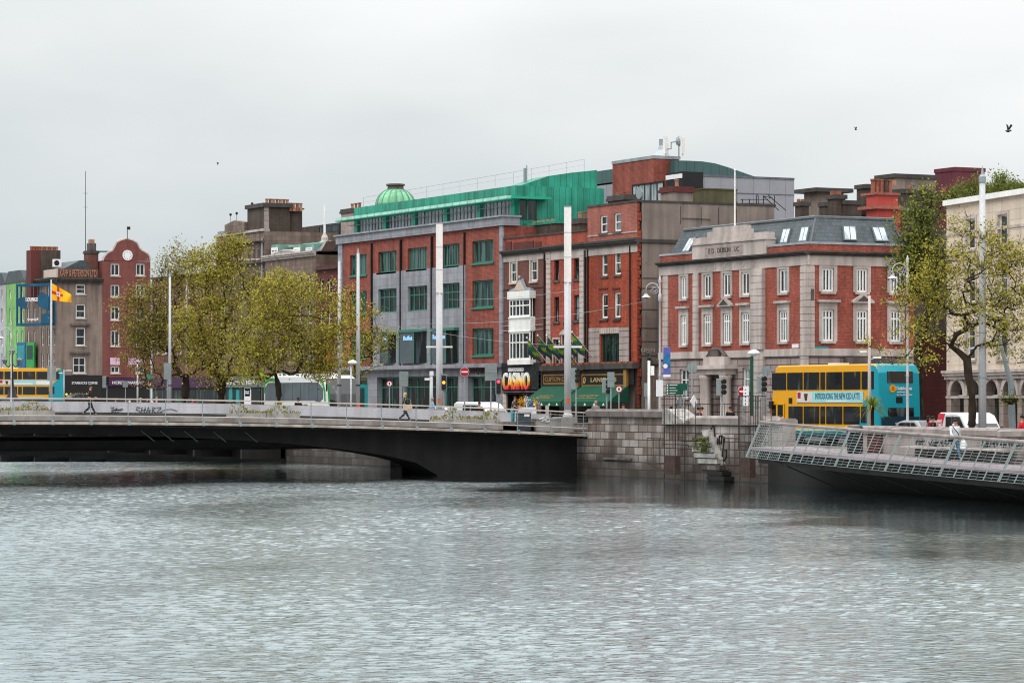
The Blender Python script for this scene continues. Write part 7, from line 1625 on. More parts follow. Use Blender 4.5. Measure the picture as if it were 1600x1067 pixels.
# small modern lamps
def small_lamp(x, yt, d, label, m='steel_pole', zb=None, side=1):
    t, p, z0, z1 = px_pole('street_lamp', label, 'street lamp', x, yt, d, .07, .05, m, zb, 'small modern street lamps'); G = Fr(p, RV); mb = MB(); mb.lathe(G.pt(.1*side, z1), [(.05, -.12), (.3, -.05), (.34, .02), (.2, .14), (.03, .2)], 12); mb.build('lamp_head', 'sign_white', t, smooth=True); return t
small_lamp(548.5, 567, 200, 'small street lamp with a white mushroom head between the two thin steel poles')
s_ = small_lamp(1175, 552, 158, 'dark green lamp post with a white mushroom head beside the no-entry sign'); DG = bk(1175, 158); p = W(1175, DG)
mb = MB(); G = Fr(p, RV); mb.box(G, -.1, .07, 2.4, zz(554, DG)-.1, -.08, .08); mb.build('green_sleeve', 'dark_green', s_, ORG[s_])
mb = MB(); mb.box(G, -.45, -.16, zz(634, DG), zz(603, DG), .0, .04); bn = mb.build('banner', 'sign_white', s_, ORG[s_]); mb = MB()
for i in range(5): z = zz(632-i*5.6, DG); mb.box(G, -.37, -.31, z, z+.05, .04, .05)
mb.build('banner_print', 'shop_black', bn, ORG[s_])
def arm_lamp(x, yt, d, arms, label, m='galv'):
    t, p, z0, z1 = px_pole('arm_street_lamp', label, 'street lamp', x, yt, d, .1, .06, m); G = Fr(p, RV)
    for dx, dy in arms:
        a = dx*d/F; z = zz(yt+dy, d); mb = MB(); mb.tube([G.pt(0, z-.1), G.pt(a*.5, z)], .035, 5); mb.build('arm', m, t); mb = MB(); a0, a1 = sorted((a*.3, a)); mb.box(G, a0, a1, z-.03, z+.06, -.12, .12); mb.build('lamp_head', 'white_paint', t)
arm_lamp(1358.5, 462, 150, ((-16, 88), (18, 97)), 'grey-brown lamp post with two flat arms in front of the teal and yellow bus', 'rail_beige')
arm_lamp(100, 577, 300, ((12, 2), (-8, 6)), 'short far lamp post with a flat head in front of the taupe house')
def bent_lamp():
    d = 142; pts = [(1583, 668, .17), (1580, 600, .15), (1572, 570, .11), (1561.5, 531, .09), (1561, 529, .07), (1545, 534, .06), (1530, 538, .05)]; p0 = W(1583, d); t = thing('bent_street_lamp', 'tall crooked grey lamp post with folded arm carrying a flower basket', 'street lamp', (p0.x, p0.y, 1.65))
    mb = MB(); mb.tube([(p0.x, p0.y, 1.65)]+[(*W(x, d), zz(y, d)) for x, y, r in pts[1:]], [.17]+[r for x, y, r in pts[1:]], 8); mb.build('post', 'galv', t)
    q = W(1524, d); G = Fr(q, RV); mb = MB(); z = zz(545.5, d); mb.lathe((q.x, q.y, z), [(.34, 0), (.3, .06), (.1, .1)], 12); mb.tube([(q.x, q.y, z+.05), (*W(1533, d), z+.05)], .04, 5); mb.build('lamp_head', 'galv', t)
    b = W(1578, d-1); t2 = thing('hanging_basket', 'round hanging flower basket on the crooked lamp post', 'flower basket', (b.x, b.y, zz(628, d))); zc = zz(622, d); mb = MB(); mb.lathe((b.x, b.y, zc), [(.1, -.3), (.35, -.15), (.42, 0)], 10); mb.build('basket', 'shop_brown', t2); rng = random.Random(3); mb = MB()
    for i in range(500): a = rng.uniform(0, math.tau); r = rng.random()**.5*.55; c = Vector((b.x+r*math.cos(a), b.y+r*math.sin(a), zc+rng.gauss(.02, .14)-.25*(r > .4)*rng.random())); s = .05; mb.add([c+Vector((rng.uniform(-s, s), rng.uniform(-s, s), rng.uniform(-s, s))) for _ in range(3)], [(0, 1, 2)])
    mb.build('flowers', 'leaf_dark', t2)
bent_lamp()
small = [(118, 'x')]
def bent2():
    d = 236; t = thing('folded_street_lamp', 'slim folded-arm lamp post in front of the big tree trunk', 'street lamp', (*W(348, d), 2.35)); mb = MB(); mb.tube([(*W(348, d), 2.35), (*W(346, d), zz(590, d)), (*W(341, d), zz(564, d)), (*W(325, d), zz(570, d))], [.1, .08, .06, .05], 6); mb.build('post', 'galv', t); G = Fr(W(320, d), RV); mb = MB(); z = zz(572.5, d); mb.box(G, -.28, .28, z-.05, z+.06, -.15, .15); mb.build('lamp_head', 'sign_white', t)
bent2()
# cctv pole
t, p, z0, z1 = px_pole('camera_pole', 'white CCTV camera pole in front of the painted gable', 'camera pole', 1014, 566, 160, .085, .07, 'white_paint'); G = Fr(p, RV); mb = MB(); mb.lathe((p.x, p.y, z1), [(.09, 0), (.02, .25)], 8); mb.box(G, .08, .28, z1-.7, z1-.2, -.12, .12); mb.build('junction_box', 'white_paint', t); mb = MB(); mb.tube([G.pt(-.05, z1+.25), G.pt(.0, z1+.45), G.pt(-.25, z1+.5)], .05, 5); mb.sphere(G.pt(.02, z1+.2), .13); mb.build('camera', 'shop_black', t)
t, p, z0, z1 = px_pole('camera_pole', 'short grey camera pole between the small lamp and the left pylon', 'camera pole', 674, 587, 205, .13, .11, 'steel_pole'); G = Fr(p, RV); mb = MB(); mb.box(G, -.12, .14, z1, z1+.3, -.12, .12); mb.box(G, -.45, -.1, z1-.3, z1-.15, -.1, .1); mb.build('camera', 'sign_white', t)
DN = bk(1042, 158)
# banner on the ornate lamp
b = thing('street_banner', 'blue printed banner with white foot hanging beside the ornate lamp at the gable', 'banner', (*W(1042, DN), zz(588, DN))); G = face(DN-.25, 1042); q = (-.19, .19); mb = MB(); mb.box(G, *q, zz(585, DN), zz(543, DN), 0, .03); mb.build('cloth', 'banner_blue', b); mb = MB(); mb.box(G, q[0]+.02, q[1], zz(574, DN), zz(553, DN), .031, .04); mb.build('print', 'banner_art', b); mb = MB(); mb.box(G, *q, zz(589, DN), zz(585.2, DN), 0, .03); mb.disc(G, -.08, zz(572, DN), .12, .041, .045, 12); mb.build('white_strip', 'sign_white', b)
mb = MB(); mb.tube([G.pt(-.42, zz(543, DN)), G.pt(.19, zz(543, DN))], .02, 4); mb.build('bracket', 'galv', b)
# traffic signs and lights
def sign(x, y, d, kind, label, r=.3, h=None, zb=None, w_=.5, m=None, yb=None):
    d = bk(x, d); p = W(x, d); z0 = ground(p.x) if zb is None else zb; zc = zz(y, d); G = Fr(p, RV)
    t = thing({'no_entry': 'no_entry_sign', 'round': 'round_sign', 'back': 'road_sign', 'green': 'direction_sign', 'diamond': 'diamond_sign', 'discback': 'round_sign', 'plate': 'road_sign'}[kind], label, 'road sign', (p.x, p.y, z0))
    mb = MB(); mb.tube([(p.x, p.y, z0), (p.x, p.y, zc+(h or .2)*.5)], .045, 6); mb.build('pole', 'galv', t); o = .06
    if kind == 'no_entry':
        mb = MB(); mb.disc(G, 0, zc, r, o, o+.03, 24); pl = mb.build('plate', 'sign_red', t); mb = MB(); mb.box(G, -r*.75, r*.75, zc-r*.16, zc+r*.16, o+.031, o+.04); mb.build('bar', 'sign_white', pl); mb = MB(); mb.disc(G, 0, zc, r*1.06, o-.01, o+.02, 24); mb.build('rim', 'sign_white', pl)
    elif kind == 'round':
        mb = MB(); mb.disc(G, 0, zc, r, o, o+.03, 20); pl = mb.build('plate', 'sign_red', t); mb = MB(); mb.disc(G, 0, zc, r*.72, o+.031, o+.04, 20); mb.build('field', 'sign_white', pl); mb = MB(); mb.box(G, -r*.2, r*.2, zc-r*.35, zc+r*.4, o+.041, o+.05); mb.build('symbol', 'shop_black', pl); 
    elif kind == 'discback':
        mb = MB(); mb.disc(G, 0, zc, r, o-.1, o-.07, 20); mb.build('plate', 'sign_back', t)
    elif kind in ('back', 'plate', 'green'):
        mb = MB(); mb.box(G, -w_/2, w_/2, zc-h/2, zc+h/2, o, o+.04); pl = mb.build('plate', m or 'sign_back', t)
        if kind == 'green':
            mb = MB()
            for i in range(4): z = zc-h/2+h*(i+.5)/4; mb.box(G, -w_*.32, w_*(.02+.1*(i % 2)), z-.012, z+.018, o+.041, o+.05); mb.box(G, -w_*.47, -w_*.4, z-.04, z+.04, o+.041, o+.05)
            mb.build('lettering', 'sign_white', pl)
        if kind == 'back': mb = MB(); mb.box(G, -w_/2, w_/2, zc-.02, zc+.02, o+.04, o+.06); mb.build('rail', 'galv', pl)
    elif kind == 'diamond':
        mb = MB(); K = Fr(p, (RV*.75+DV*.66)); mb.prism(K, [(-r, zc), (0, zc-r*1.25), (r, zc), (0, zc+r*1.25)], o, o+.03); mb.build('plate', 'sign_white', t)
    return t
sign(726, 581, 186, 'no_entry', 'red no-entry sign on a pole in front of the modern block, left of the casino', .26); sign(1160.5, 611.5, 159, 'no_entry', 'red no-entry sign behind the railing beside the green lamp post', .25)
sign(608.5, 599.5, 200, 'round', 'small round red-ringed sign in front of the grey block ground floor', .2); sign(967, 608, 168, 'round', 'small red-ringed round sign in front of the right-hand awning', .2)
sign(954.5, 593, 167, 'back', 'blank grey sign back on a pole in front of the right-hand awning', w_=.38, h=.82); sign(767, 582, 190, 'back', 'large blank grey-green sign back at the top left of the casino sign', w_=.75, h=1.0)
sign(631, 592, 205, 'back', 'grey-green sign back on two uprights in front of the glazed shopfront', w_=.6, h=1.0)
sign(1055, 608, 160, 'green', 'dark green direction sign board on a post, left part', w_=.95, h=.57, m='sign_green'); t_ = sign(1068.5, 604.5, 160.5, 'plate', 'smaller dark green direction plate right of the larger green board', w_=.33, h=.35, m='sign_green')
sign(1082.5, 627, 157, 'diamond', 'white diamond sign turned edgeways on the grey pole', .27); sign(1081.5, 575, 158.5, 'discback', 'round grey sign back high on the pole above the white diamond', .27)
sign(1197, 580, 158, 'discback', 'round grey-green sign back left of the bus roof', .26); sign(1009.5, 609, 161, 'plate', 'grey box sign beside the CCTV pole', w_=.25, h=.75, m='sign_back')
sign(1030.5, 606.5, 157, 'plate', 'white rectangular plate on the ornate lamp post', w_=.38, h=.88, m='sign_white'); sign(196, 600, 300, 'plate', 'pale plate sign on a pole in front of the purple shopfront', w_=.5, h=.6, m='sign_back')
sign(234, 599, 245, 'round', 'small round red-ringed sign in front of the purple fascia end', .2); sign(234, 588, 245, 'plate', 'small blue triangular-topped plate above the red-ringed sign', w_=.45, h=.35, m='sign_teal')
sign(81, 583, 350, 'plate', 'tall pale sign plates on the flag pole in front of the left bus', w_=1.0, h=1.7, m='sign_back'); sign(261.5, 580, 223, 'plate', 'grey double sign plates on the steel pole before the big tree', w_=.5, h=1.2, m='sign_back')
sign(1063, 627, 160, 'plate', 'small pale blue-grey plate low on the railing', w_=.22, h=.55, m='sign_back'); sign(1182.5, 627, 160, 'plate', 'small pale plate low behind the right railing', w_=.22, h=.55, m='sign_back')
def signal(x, y, d, label, lit=None, back=True, w_=.32, h=.85, face_side=1):
    d = bk(x, d); p = W(x, d); z0 = ground(p.x); zc = zz(y, d); t = thing('traffic_light', label, 'traffic light', (p.x, p.y, z0), 'traffic lights along the quay'); G = Fr(p, RV)
    mb = MB(); mb.tube([(p.x, p.y, z0), (p.x, p.y, zc+h/2)], .05, 6); mb.build('pole', 'galv', t)
    if lit or not back:
        mb = MB(); mb.box(G, -w_*.4, w_*.4, zc-h/2, zc+h/2, .05, .25); hd = mb.build('signal_head', 'shop_black', t); mb = MB(); mb.box(G, -w_*.62, w_*.62, zc-h/2-.1, zc+h/2+.1, .0, .045); mb.build('backing_board', 'sign_back', hd)
        for i in range(3): mb = MB(); mb.disc(G, 0, zc+h/2-.16-i*.27, .1, .25, .27, 12); mb.build('lens', {'red': ['lamp_red', 'black_iron', 'black_iron'], 'amber': ['black_iron', 'lamp_amber', 'black_iron'], None: ['black_iron']*3}[lit][i], hd)
    else:
        mb = MB(); mb.box(G, -w_/2-.1, .0, zc-h/2, zc+h/2, .04, .2); hd = mb.build('signal_head', 'sign_back', t, bevel=.03)
        mb = MB()
        for i in range(3): z = zc+h/2-.16-i*.27; mb.lathe(G.pt(.02, z, .1), [(.12, .0), (.13, .22)], 10, 'x'); 
        mb.build('visor', 'shop_black', hd)
signal(693.5, 597.5, 192, 'traffic light showing amber beside the left pylon', 'amber'); signal(779, 603, 186, 'traffic light showing red left of the casino doorway', 'red')
signal(900, 592, 172, 'big traffic light seen from the side, just right of the right-hand pylon', None, True, .4, 1.2); signal(948, 603, 168, 'small traffic light seen from behind, before the green awning', None, True, .3, .8)
signal(1128, 605, 158, 'traffic light seen from the side in front of the stone doorway', None, True, .4, .9); signal(1191, 600, 157, 'traffic light back beside the front of the double-decker', None, True, .34, .85)
signal(167, 597, 290, 'double-headed far traffic light in front of the dark shopfront', None, True, .6, 1.1)
# flag and flagpole at the left
def flag_left():
    d = 345; t, p, z0, z1 = px_pole('flagpole', 'grey flagpole rising in front of the blue frame sign, left bus behind its foot', 'flagpole', 80, 437, d, .16, .08, 'steel_pole', 3.7); t.name = 'flagpole'
    f = thing('flag', 'large yellow flag with a red cross and white centre, streaming right', 'flag', (p.x, p.y, z1)); G = Fr(p, RV); k = d/F
    nx, nz = 18, 8
    def grid(x0, x1, y0, y1, o, mb):
        idx = len(mb.v); vs = []
        for i in range(nx+1):
            for j in range(nz+1):
                u = i/nx; v = j/nz; xx = x0+(x1-x0)*u; 
                U = (xx)/33; top = 442+U*19; bot = 469+U*4; vv = y0+(y1-y0)*v; yy = top+(bot-top)*vv
                vs.append(G.pt(xx*k, zz(yy, d), o+.35*math.sin(U*8+vv*2)*U))
        mb.add(vs, [(i*(nz+1)+j, (i+1)*(nz+1)+j, (i+1)*(nz+1)+j+1, i*(nz+1)+j+1) for i in range(nx) for j in range(nz)])
    mb = MB(); grid(.3, 32, 0, 1, .0, mb); c = mb.build('cloth', 'flag_yellow', f, smooth=True)
    mb = MB(); grid(.3, 18, .42, .6, .03, mb); grid(9.5, 12.5, 0, 1, .03, mb); mb.build('cross', 'flag_red', c); mb = MB(); grid(8.5, 14, .36, .68, .06, mb); mb.build('centre', 'flag_white', c); mb = MB(); grid(10.2, 12, .45, .58, .09, mb); mb.build('emblem', 'flag_red', c)
flag_left()
# county flags on raked poles over the bars
def bar_flags():
    rows = [(849, 528, 838, 552, 'green flag with a navy hem over the casino doorway edge'), (866, 524, 852, 560, 'green and navy flag leaning over the left quoin strip'), (880, 524, 868, 558, 'lime and green flag half behind the right-hand pylon'), (900, 534, 890, 560, 'lime-yellow flag just right of the pylon'), (908, 520, 902, 556, 'dark green narrow flag beside the quoin strip'), (920, 519, 909, 558, 'bright green and yellow flag with navy foot, rightmost of the row')]
    for i, (x, y, xf, yf, lab) in enumerate(rows):
        G = FA; H = G.off(1.1); t = thing('bar_flag', lab, 'flag', G.pt(G.a(x), G.z(x, 565)), 'green and yellow flags over the bar fronts')
        top = H.pt(H.a(x-8), H.z(x-8, y), .9); foot = G.pt(G.a(x+8), G.z(x, y+40), .05)
        mb = MB(); mb.tube([foot, top], .025, 5); mb.sphere(top, .07); mb.build('staff', 'white_paint', t)
        mb = MB(); n = 7; m_ = 6; L_ = 1.15; vs = []
        for a in range(n+1):
            for b in range(m_+1):
                u, v = a/n, b/m_; q = top.lerp(foot, .02+u*.62)
                vs.append(q+Vector((.12*v*math.sin(4*u+i)+.2*v, -.1*v+.16*math.sin(5*u+3*v+i)*v, -L_*v*(.55+.35*(1-u)))))
        F_ = [(a*(m_+1)+b, (a+1)*(m_+1)+b, (a+1)*(m_+1)+b+1, a*(m_+1)+b+1) for a in range(n) for b in range(m_)]
        mb.v = [tuple(v) for v in vs]
        for a in range(n):
            for b in range(m_): mb.f.append(F_[a*m_+b]); mb.m.append(2 if b >= 4 else (1 if (a+b+i) % 5 in (1, 2) and b > 0 else 0))
        mb.build('cloth', ['flag_green', 'flag_lime', 'flag_navy'], t, smooth=True)
bar_flags()
# flower stall, bin, cone, barrier, wires
def bits():
    d = 188; p = W(824, d); G = Fr(p, RV); z0 = ground(p.x); t = thing('flower_stall', 'small flower stall with yellow, blue and purple bunches under the left awning', 'stall', (p.x, p.y, z0)); mb = MB(); mb.box(G, -.55, .55, z0, zz(636, d), -.5, .3); mb.build('table', 'veh_white', t); rng = random.Random(4)
    for x, y, m in ((-.45, 628, 'flag_yellow'), (-.2, 625, 'flag_yellow'), (.0, 629, 'cloth_blue'), (.25, 631, 'banner_blue'), (.5, 629, 'flag_yellow'), (-.05, 626, 'sign_white'), (.65, 634, 'cloth_pinkc')):
        mb = MB(); zc = zz(y, d)
        for i in range(60): c = G.pt(x+rng.gauss(0, .1), zc+rng.gauss(0, .16), rng.gauss(0, .1)); s = .06; mb.add([c+Vector((rng.uniform(-s, s), rng.uniform(-s, s), rng.uniform(-s, s))) for _ in range(3)], [(0, 1, 2)])
        mb.tube([G.pt(x, z0+1.1), G.pt(x, zc)], .02, 4); mb.build('flower_bunch', m, t)
    # dark litter bin by the boardwalk gap
    q = W(1336, 137); z0 = 1.72; t = thing('litter_bin', 'big black round-topped litter bin at the gap in the wall by the bus', 'bin', (q.x, q.y, z0)); mb = MB(); mb.lathe((q.x, q.y, z0), [(.33, 0), (.36, .1), (.36, .9), (.39, .92), (.39, 1.1), (.32, 1.22), (.1, 1.27)], 16); mb.build('drum', 'veh_black', t, smooth=False); mb = MB(); G = Fr(q, RV); mb.box(G, -.2, .2, z0+.95, z0+1.06, .34, .4); mb.build('slot', 'galv', t)
    q = W(1366, 137.5); t = thing('litter_bin', 'short maroon-brown square bin behind the rail, right of the black bin', 'bin', (q.x, q.y, 1.7)); G = Fr(q, RV); mb = MB(); mb.box(G, -.3, .3, 1.68, 2.55, -.3, .3); mb.build('case', 'brick_maroon', t, bevel=.03); mb = MB(); mb.box(G, -.33, .33, 2.552, 2.62, -.33, .33); mb.build('lid', 'shop_brown', t)
    q = W(560.5, 205); t = thing('traffic_cone', 'orange traffic cone at the foot of the thin steel pole', 'cone', (q.x, q.y, 2.35)); mb = MB(); z1 = zz(629, 205); mb.lathe((q.x, q.y, 2.35), [(.4, 0), (.4, .06), (.3, .1), (.06, z1-2.35)], 12); mb.build('body', 'cone_orange', t); mb = MB(); mb.lathe((q.x, q.y, 2.35), [(.25, .9), (.2, 1.1)], 12); mb.build('stripe', 'sign_white', t)
    # overhead wires
    def wire(a, b, sag, label):
        o = MB(); A, B = Vector(a), Vector(b); pts = [A.lerp(B, i/14)-Vector((0, 0, sag*4*(i/14)*(1-i/14))) for i in range(15)]; o.tube(pts, .012, 3); w_ = o.build('overhead_wire', 'galv', None, A); tag(w_, label, 'wire')
    P = lambda x, y, d: (*W(x, d), zz(y, d))
    wire(P(640, 505, 196), P(1010, 470, 205), .5, 'thin overhead wire crossing the modern block at second floor level')
    wire(P(640, 511, 198), P(915, 540, 200), .3, 'lower thin overhead wire across the casino bay window'); wire(P(700, 468, 196), P(905, 452, 196), .2, 'upper thin overhead wire near the top of the right pylon')
    # dark wheelie bins / posts near bridge end
    q = W(855, 176); t = thing('bollard', 'short pale stone bollard under the left awning, left of the right pylon', 'bollard', (q.x, q.y, 2.3)); G = Fr(q, RV); mb = MB(); mb.box(G, -.1, .1, 2.3, zz(633, 176), -.1, .1); mb.build('post', 'white_limed', t)
    # green kiosk right of the thin poles
    q = W(566, 214); G = Fr(q, RV); t = thing('kiosk', 'teal-green kiosk door panel right of the thin steel poles', 'kiosk', (q.x, q.y, 2.35)); mb = MB(); mb.box(G, -.35, .35, 2.35, zz(601, 214), -.6, 0); mb.build('case', 'sign_teal', t); mb = MB(); mb.box(G, -.2, .15, 2.6, zz(606, 214), 0, .02); mb.build('door', 'shop_teal', t)
bits()
def birds():
    for x, y, d, s, b, lab in ((1575, 205, 120, .75, .5, 'dark pigeon flying with raised wings near the upper right'), (1337, 203, 150, .4, -.2, 'small distant bird left of the larger pigeon in the sky'), (340, 257, 190, .35, .1, 'tiny bird high over the left-hand trees'), (1129, 388, 193, .7, 0, 'dark pigeon perched below the worn inscription')):
        p = W(x, d); c = Vector((p.x, p.y, zz(y, d))); G = Fr(p, RV); t = thing('pigeon', lab, 'bird', c); mb = MB(); per = b == 0
        mb.sphere(c, .0+.09*s, .09*s, .07*s, 8); mb.lathe(c, [(.02*s, -.16*s), (.07*s, -.06*s), (.075*s, .04*s), (.03*s, .14*s)], 8, 'y'); mb.sphere(c+Vector((.03, .15, .03))*s, .045*s, .05*s, .045*s, 6); mb.build('body', 'veh_black', t)
        for k in (1, -1):
            mb = MB(); r = c+Vector((0, .02, .03))*s; u = RV.to_3d()*k; z = (.32*s if not per else -.05); w_ = (.12+.1*b*k)*s
            mb.add([r+Vector((0, .05, 0))*s, r-Vector((0, .06, 0))*s, r+u*w_+Vector((0, -.04, z)), r+u*w_*.9+Vector((0, .08*s, z*.8))], [(0, 1, 2, 3)]); mb.add([r+Vector((0, .05, .01))*s, r-Vector((0, .06, -.01))*s, r+u*w_+Vector((0, -.04, z+.01)), r+u*w_*.9+Vector((0, .08*s, z*.8+.01))], [(3, 2, 1, 0)]); mb.build('wing', 'veh_black', t)
birds()
# ------------------------------------------------------------------ trees
def tree(name, label, x, d, ztrunk, ells, targets, leaves, lsize, lm, seed, group=None, r0=None, lean=(0, 0), dens=1.0, fork=None, bm='bark', zb=None, depthf=.8, twig=.7, trunk_pts=None, lsig=.33):
    rng = np.random.RandomState(seed); k = d/F; p0 = W(x, d); z0 = ground(p0.x) if zb is None else zb
    def loc(px, py, off=0.0): q = W(px, d+off); return np.array([q.x, q.y, zz(py, d+off)])
    E = []; vol = []
    for (cx, cy, rx, ry) in ells: E.append((np.array([cx, cy]), rx, ry)); vol.append(rx*ry)
    vol = np.array(vol)/sum(vol); T = []
    while len(T) < targets:
        i = rng.choice(len(E), p=vol); c, rx, ry = E[i]; v = rng.normal(size=3); v /= np.linalg.norm(v); r = rng.rand()**.36
        px, py, dd = c[0]+v[0]*rx*r, c[1]+v[1]*ry*r, v[2]*rx*r*k*depthf
        T.append(loc(px, py, dd))
    T = np.array(T)
    base = np.array([p0.x, p0.y, z0-.1]); 
    nodes = [base]; par = [-1]
    tp = trunk_pts or [(x+lean[0]*.5, HY+(ZE-ztrunk*.5-z0*.5)/k*1.0), (x+lean[0], HY+(ZE-ztrunk)/k)]
    for q in tp:
        tgt = loc(*q); s = nodes[-1]; n = max(2, int(np.linalg.norm(tgt-s)/.6))
        for i in range(1, n+1): nodes.append(s+(tgt-s)*i/n+rng.normal(0, .03, 3)); par.append(len(nodes)-2)
    root_i = len(nodes)-1; top = nodes[-1]
    order = np.argsort(np.linalg.norm(T-top, axis=1)); ends = []
    start = max(1, root_i-2)
    for ti in order:
        t = T[ti]; N_ = np.array(nodes[start:]); D_ = np.linalg.norm(N_-t, axis=1)
        dn = np.linalg.norm(N_-top, axis=1); dt = np.linalg.norm(t-top)
        cost = D_+.45*np.maximum(0, dn-dt*.95)+.25*np.maximum(0, N_[:, 2]-t[2])
        j = int(np.argmin(cost)); s = N_[j]; L_ = D_[j]; n = max(1, int(round(L_/.55))); cur = start+j
        bend = rng.normal(0, .10*L_, 3); bend[2] += .08*L_
        for i in range(1, n+1):
            f = i/n; q = s+(t-s)*f+bend*math.sin(math.pi*f)*.9+rng.normal(0, .03, 3)*(i < n); nodes.append(q); par.append(cur); cur = len(nodes)-1
        ends.append(cur)
    n = len(nodes); w_ = np.zeros(n); w_[ends] = 1.0
    kids = [[] for _ in range(n)]
    for i in range(n-1, 0, -1): w_[par[i]] += w_[i]; kids[par[i]].append(i)
    r_end = .009; R0 = r0 or .3; ex = math.log(R0/r_end)/math.log(max(2, w_[1])); rad = r_end*np.maximum(w_, 1)**ex; rad[0] = rad[1]*1.15; rad = np.where(np.arange(n) > root_i, rad*.78, rad); rad = np.maximum(rad, r_end)
    mb = MB()
    done = set(); stack = [0]
    visited = np.zeros(n, bool)
    def chain(i, p):
        pts = [p, i] if p >= 0 else [i]
        while kids[i]:
            ks = sorted(kids[i], key=lambda q: -w_[q]); nx = ks[0]
            for o in ks[1:]: stack2.append((o, i))
            pts.append(nx); i = nx
        return pts
    stack2 = [(0, -1)]
    while stack2:
        i, p = stack2.pop(); c = chain(i, p)
        if len(c) < 2: continue
        rr = [float(rad[q]) for q in c]
        if p >= 0: rr[0] = min(rr[0], rr[1]*1.25)
        m_ = 8 if rr[0] > .12 else (5 if rr[0] > .04 else 3)
        mb.tube([nodes[q] for q in c], rr, m_, cap=False)
    # twigs
    tw = []
    for e in ends:
        c = np.array(nodes[e])
        for _ in range(5):
            v = rng.normal(size=3); v[2] = abs(v[2])*.8; v /= np.linalg.norm(v); e2 = c+v*twig*rng.uniform(.5, 1.1); mb.tube([c, c+(e2-c)*.5+rng.normal(0, .04, 3), e2], [.011, .008, .005], 3, cap=False); tw.append(e2)
    t = thing(name, label, 'tree', (p0.x, p0.y, z0), group)
    mb.build('trunk', bm, t, smooth=True)
    C = np.array([nodes[e] for e in ends]+tw); nl = int(leaves*dens)
    wgt = rng.gamma(.55, 1.0, len(C)); wgt /= wgt.sum(); ci = rng.choice(len(C), nl, p=wgt)
    P0 = C[ci]+rng.normal(0, lsig, (nl, 3))*np.array([1, 1, .75])
    a = rng.normal(size=(nl, 3)); a /= np.linalg.norm(a, axis=1)[:, None]; b = rng.normal(size=(nl, 3)); b -= (a*b).sum(1)[:, None]*a; b /= np.linalg.norm(b, axis=1)[:, None]
    s = (lsize*rng.uniform(.55, 1.35, nl))[:, None]
    V = np.stack([P0-a*s*.5, P0+b*s*.38, P0+a*s*.55, P0-b*s*.38], 1).reshape(-1, 3)
    mb2 = MB(); mb2.v = [tuple(v) for v in V.tolist()]; mb2.f = [(4*i, 4*i+1, 4*i+2, 4*i+3) for i in range(nl)]; mb2.m = [0]*nl
    mb2.build('crown', lm, t)
    return t
g_ = 'leafy street trees along the quay'
tree('plane_tree', 'large spring-leafed tree, left one of the big pair, before the purple shopfront', 290, 236, 5.2, [(262, 480, 62, 60), (300, 440, 50, 50), (235, 520, 45, 40), (290, 545, 60, 40), (270, 420, 30, 26), (225, 500, 40, 55), (215, 555, 30, 28), (240, 588, 42, 20), (286, 396, 15, 20), (262, 400, 12, 14), (205, 470, 14, 30), (312, 402, 10, 16)], 380, 17000, .145, 'leaf_spring_dull', 11, g_, r0=.33)
tree('plane_tree', 'largest spring-leafed street tree, right one of the big pair, trunk beside the grey-green shopfront', 346, 228, 5.6, [(345, 440, 48, 58), (330, 420, 40, 38), (385, 480, 45, 55), (320, 520, 50, 55), (360, 555, 55, 40), (360, 398, 24, 24), (335, 590, 50, 18), (340, 388, 12, 12), (372, 392, 14, 18), (405, 455, 14, 22)], 390, 19000, .145, 'leaf_spring', 12, g_, r0=.37)
tree('plane_tree', 'round yellow-green street tree forking above the white coach', 437, 205, 5.3, [(450, 480, 70, 45), (420, 520, 60, 50), (490, 510, 55, 55), (460, 450, 50, 28), (515, 550, 35, 40), (390, 560, 40, 30), (470, 560, 60, 30), (400, 585, 35, 18), (500, 580, 40, 18)], 400, 19000, .14, 'leaf_spring', 13, g_, r0=.21, trunk_pts=[(434, 600)])
tree('plane_tree', 'thin sparse street tree in front of the modern block, behind the thin poles', 566, 222, 4.6, [(570, 520, 38, 45), (545, 480, 25, 40), (590, 545, 30, 30), (560, 570, 30, 30)], 150, 3600, .14, 'leaf_yellow', 14, g_, r0=.12)
tree('plane_tree', 'sparse young-leafed tree with a dark forked trunk before the cream building', 1519, 139, 3.9, [(1520, 430, 70, 80), (1470, 480, 65, 70), (1450, 430, 35, 55), (1570, 450, 50, 90), (1540, 520, 70, 40), (1425, 500, 40, 55), (1400, 540, 45, 25), (1510, 360, 30, 30), (1600, 500, 40, 70), (1590, 420, 22, 40), (1545, 380, 25, 30), (1435, 568, 45, 12), (1400, 560, 22, 16)], 330, 11500, .11, 'leaf_yellow', 15, g_, r0=.19, trunk_pts=[(1519, 610), (1510, 560)], lsig=.2, twig=.6)
tree('evergreen_tree', 'dense dark ivy-like tree against the side-street house, left of the cream building', 1436, 176, 7.5, [(1450, 330, 25, 35), (1435, 370, 38, 45), (1422, 400, 22, 40), (1450, 420, 32, 50), (1410, 430, 16, 30)], 240, 5600, .15, 'leaf_dark', 16, None, r0=.3, bm='bark_dark', depthf=.6)
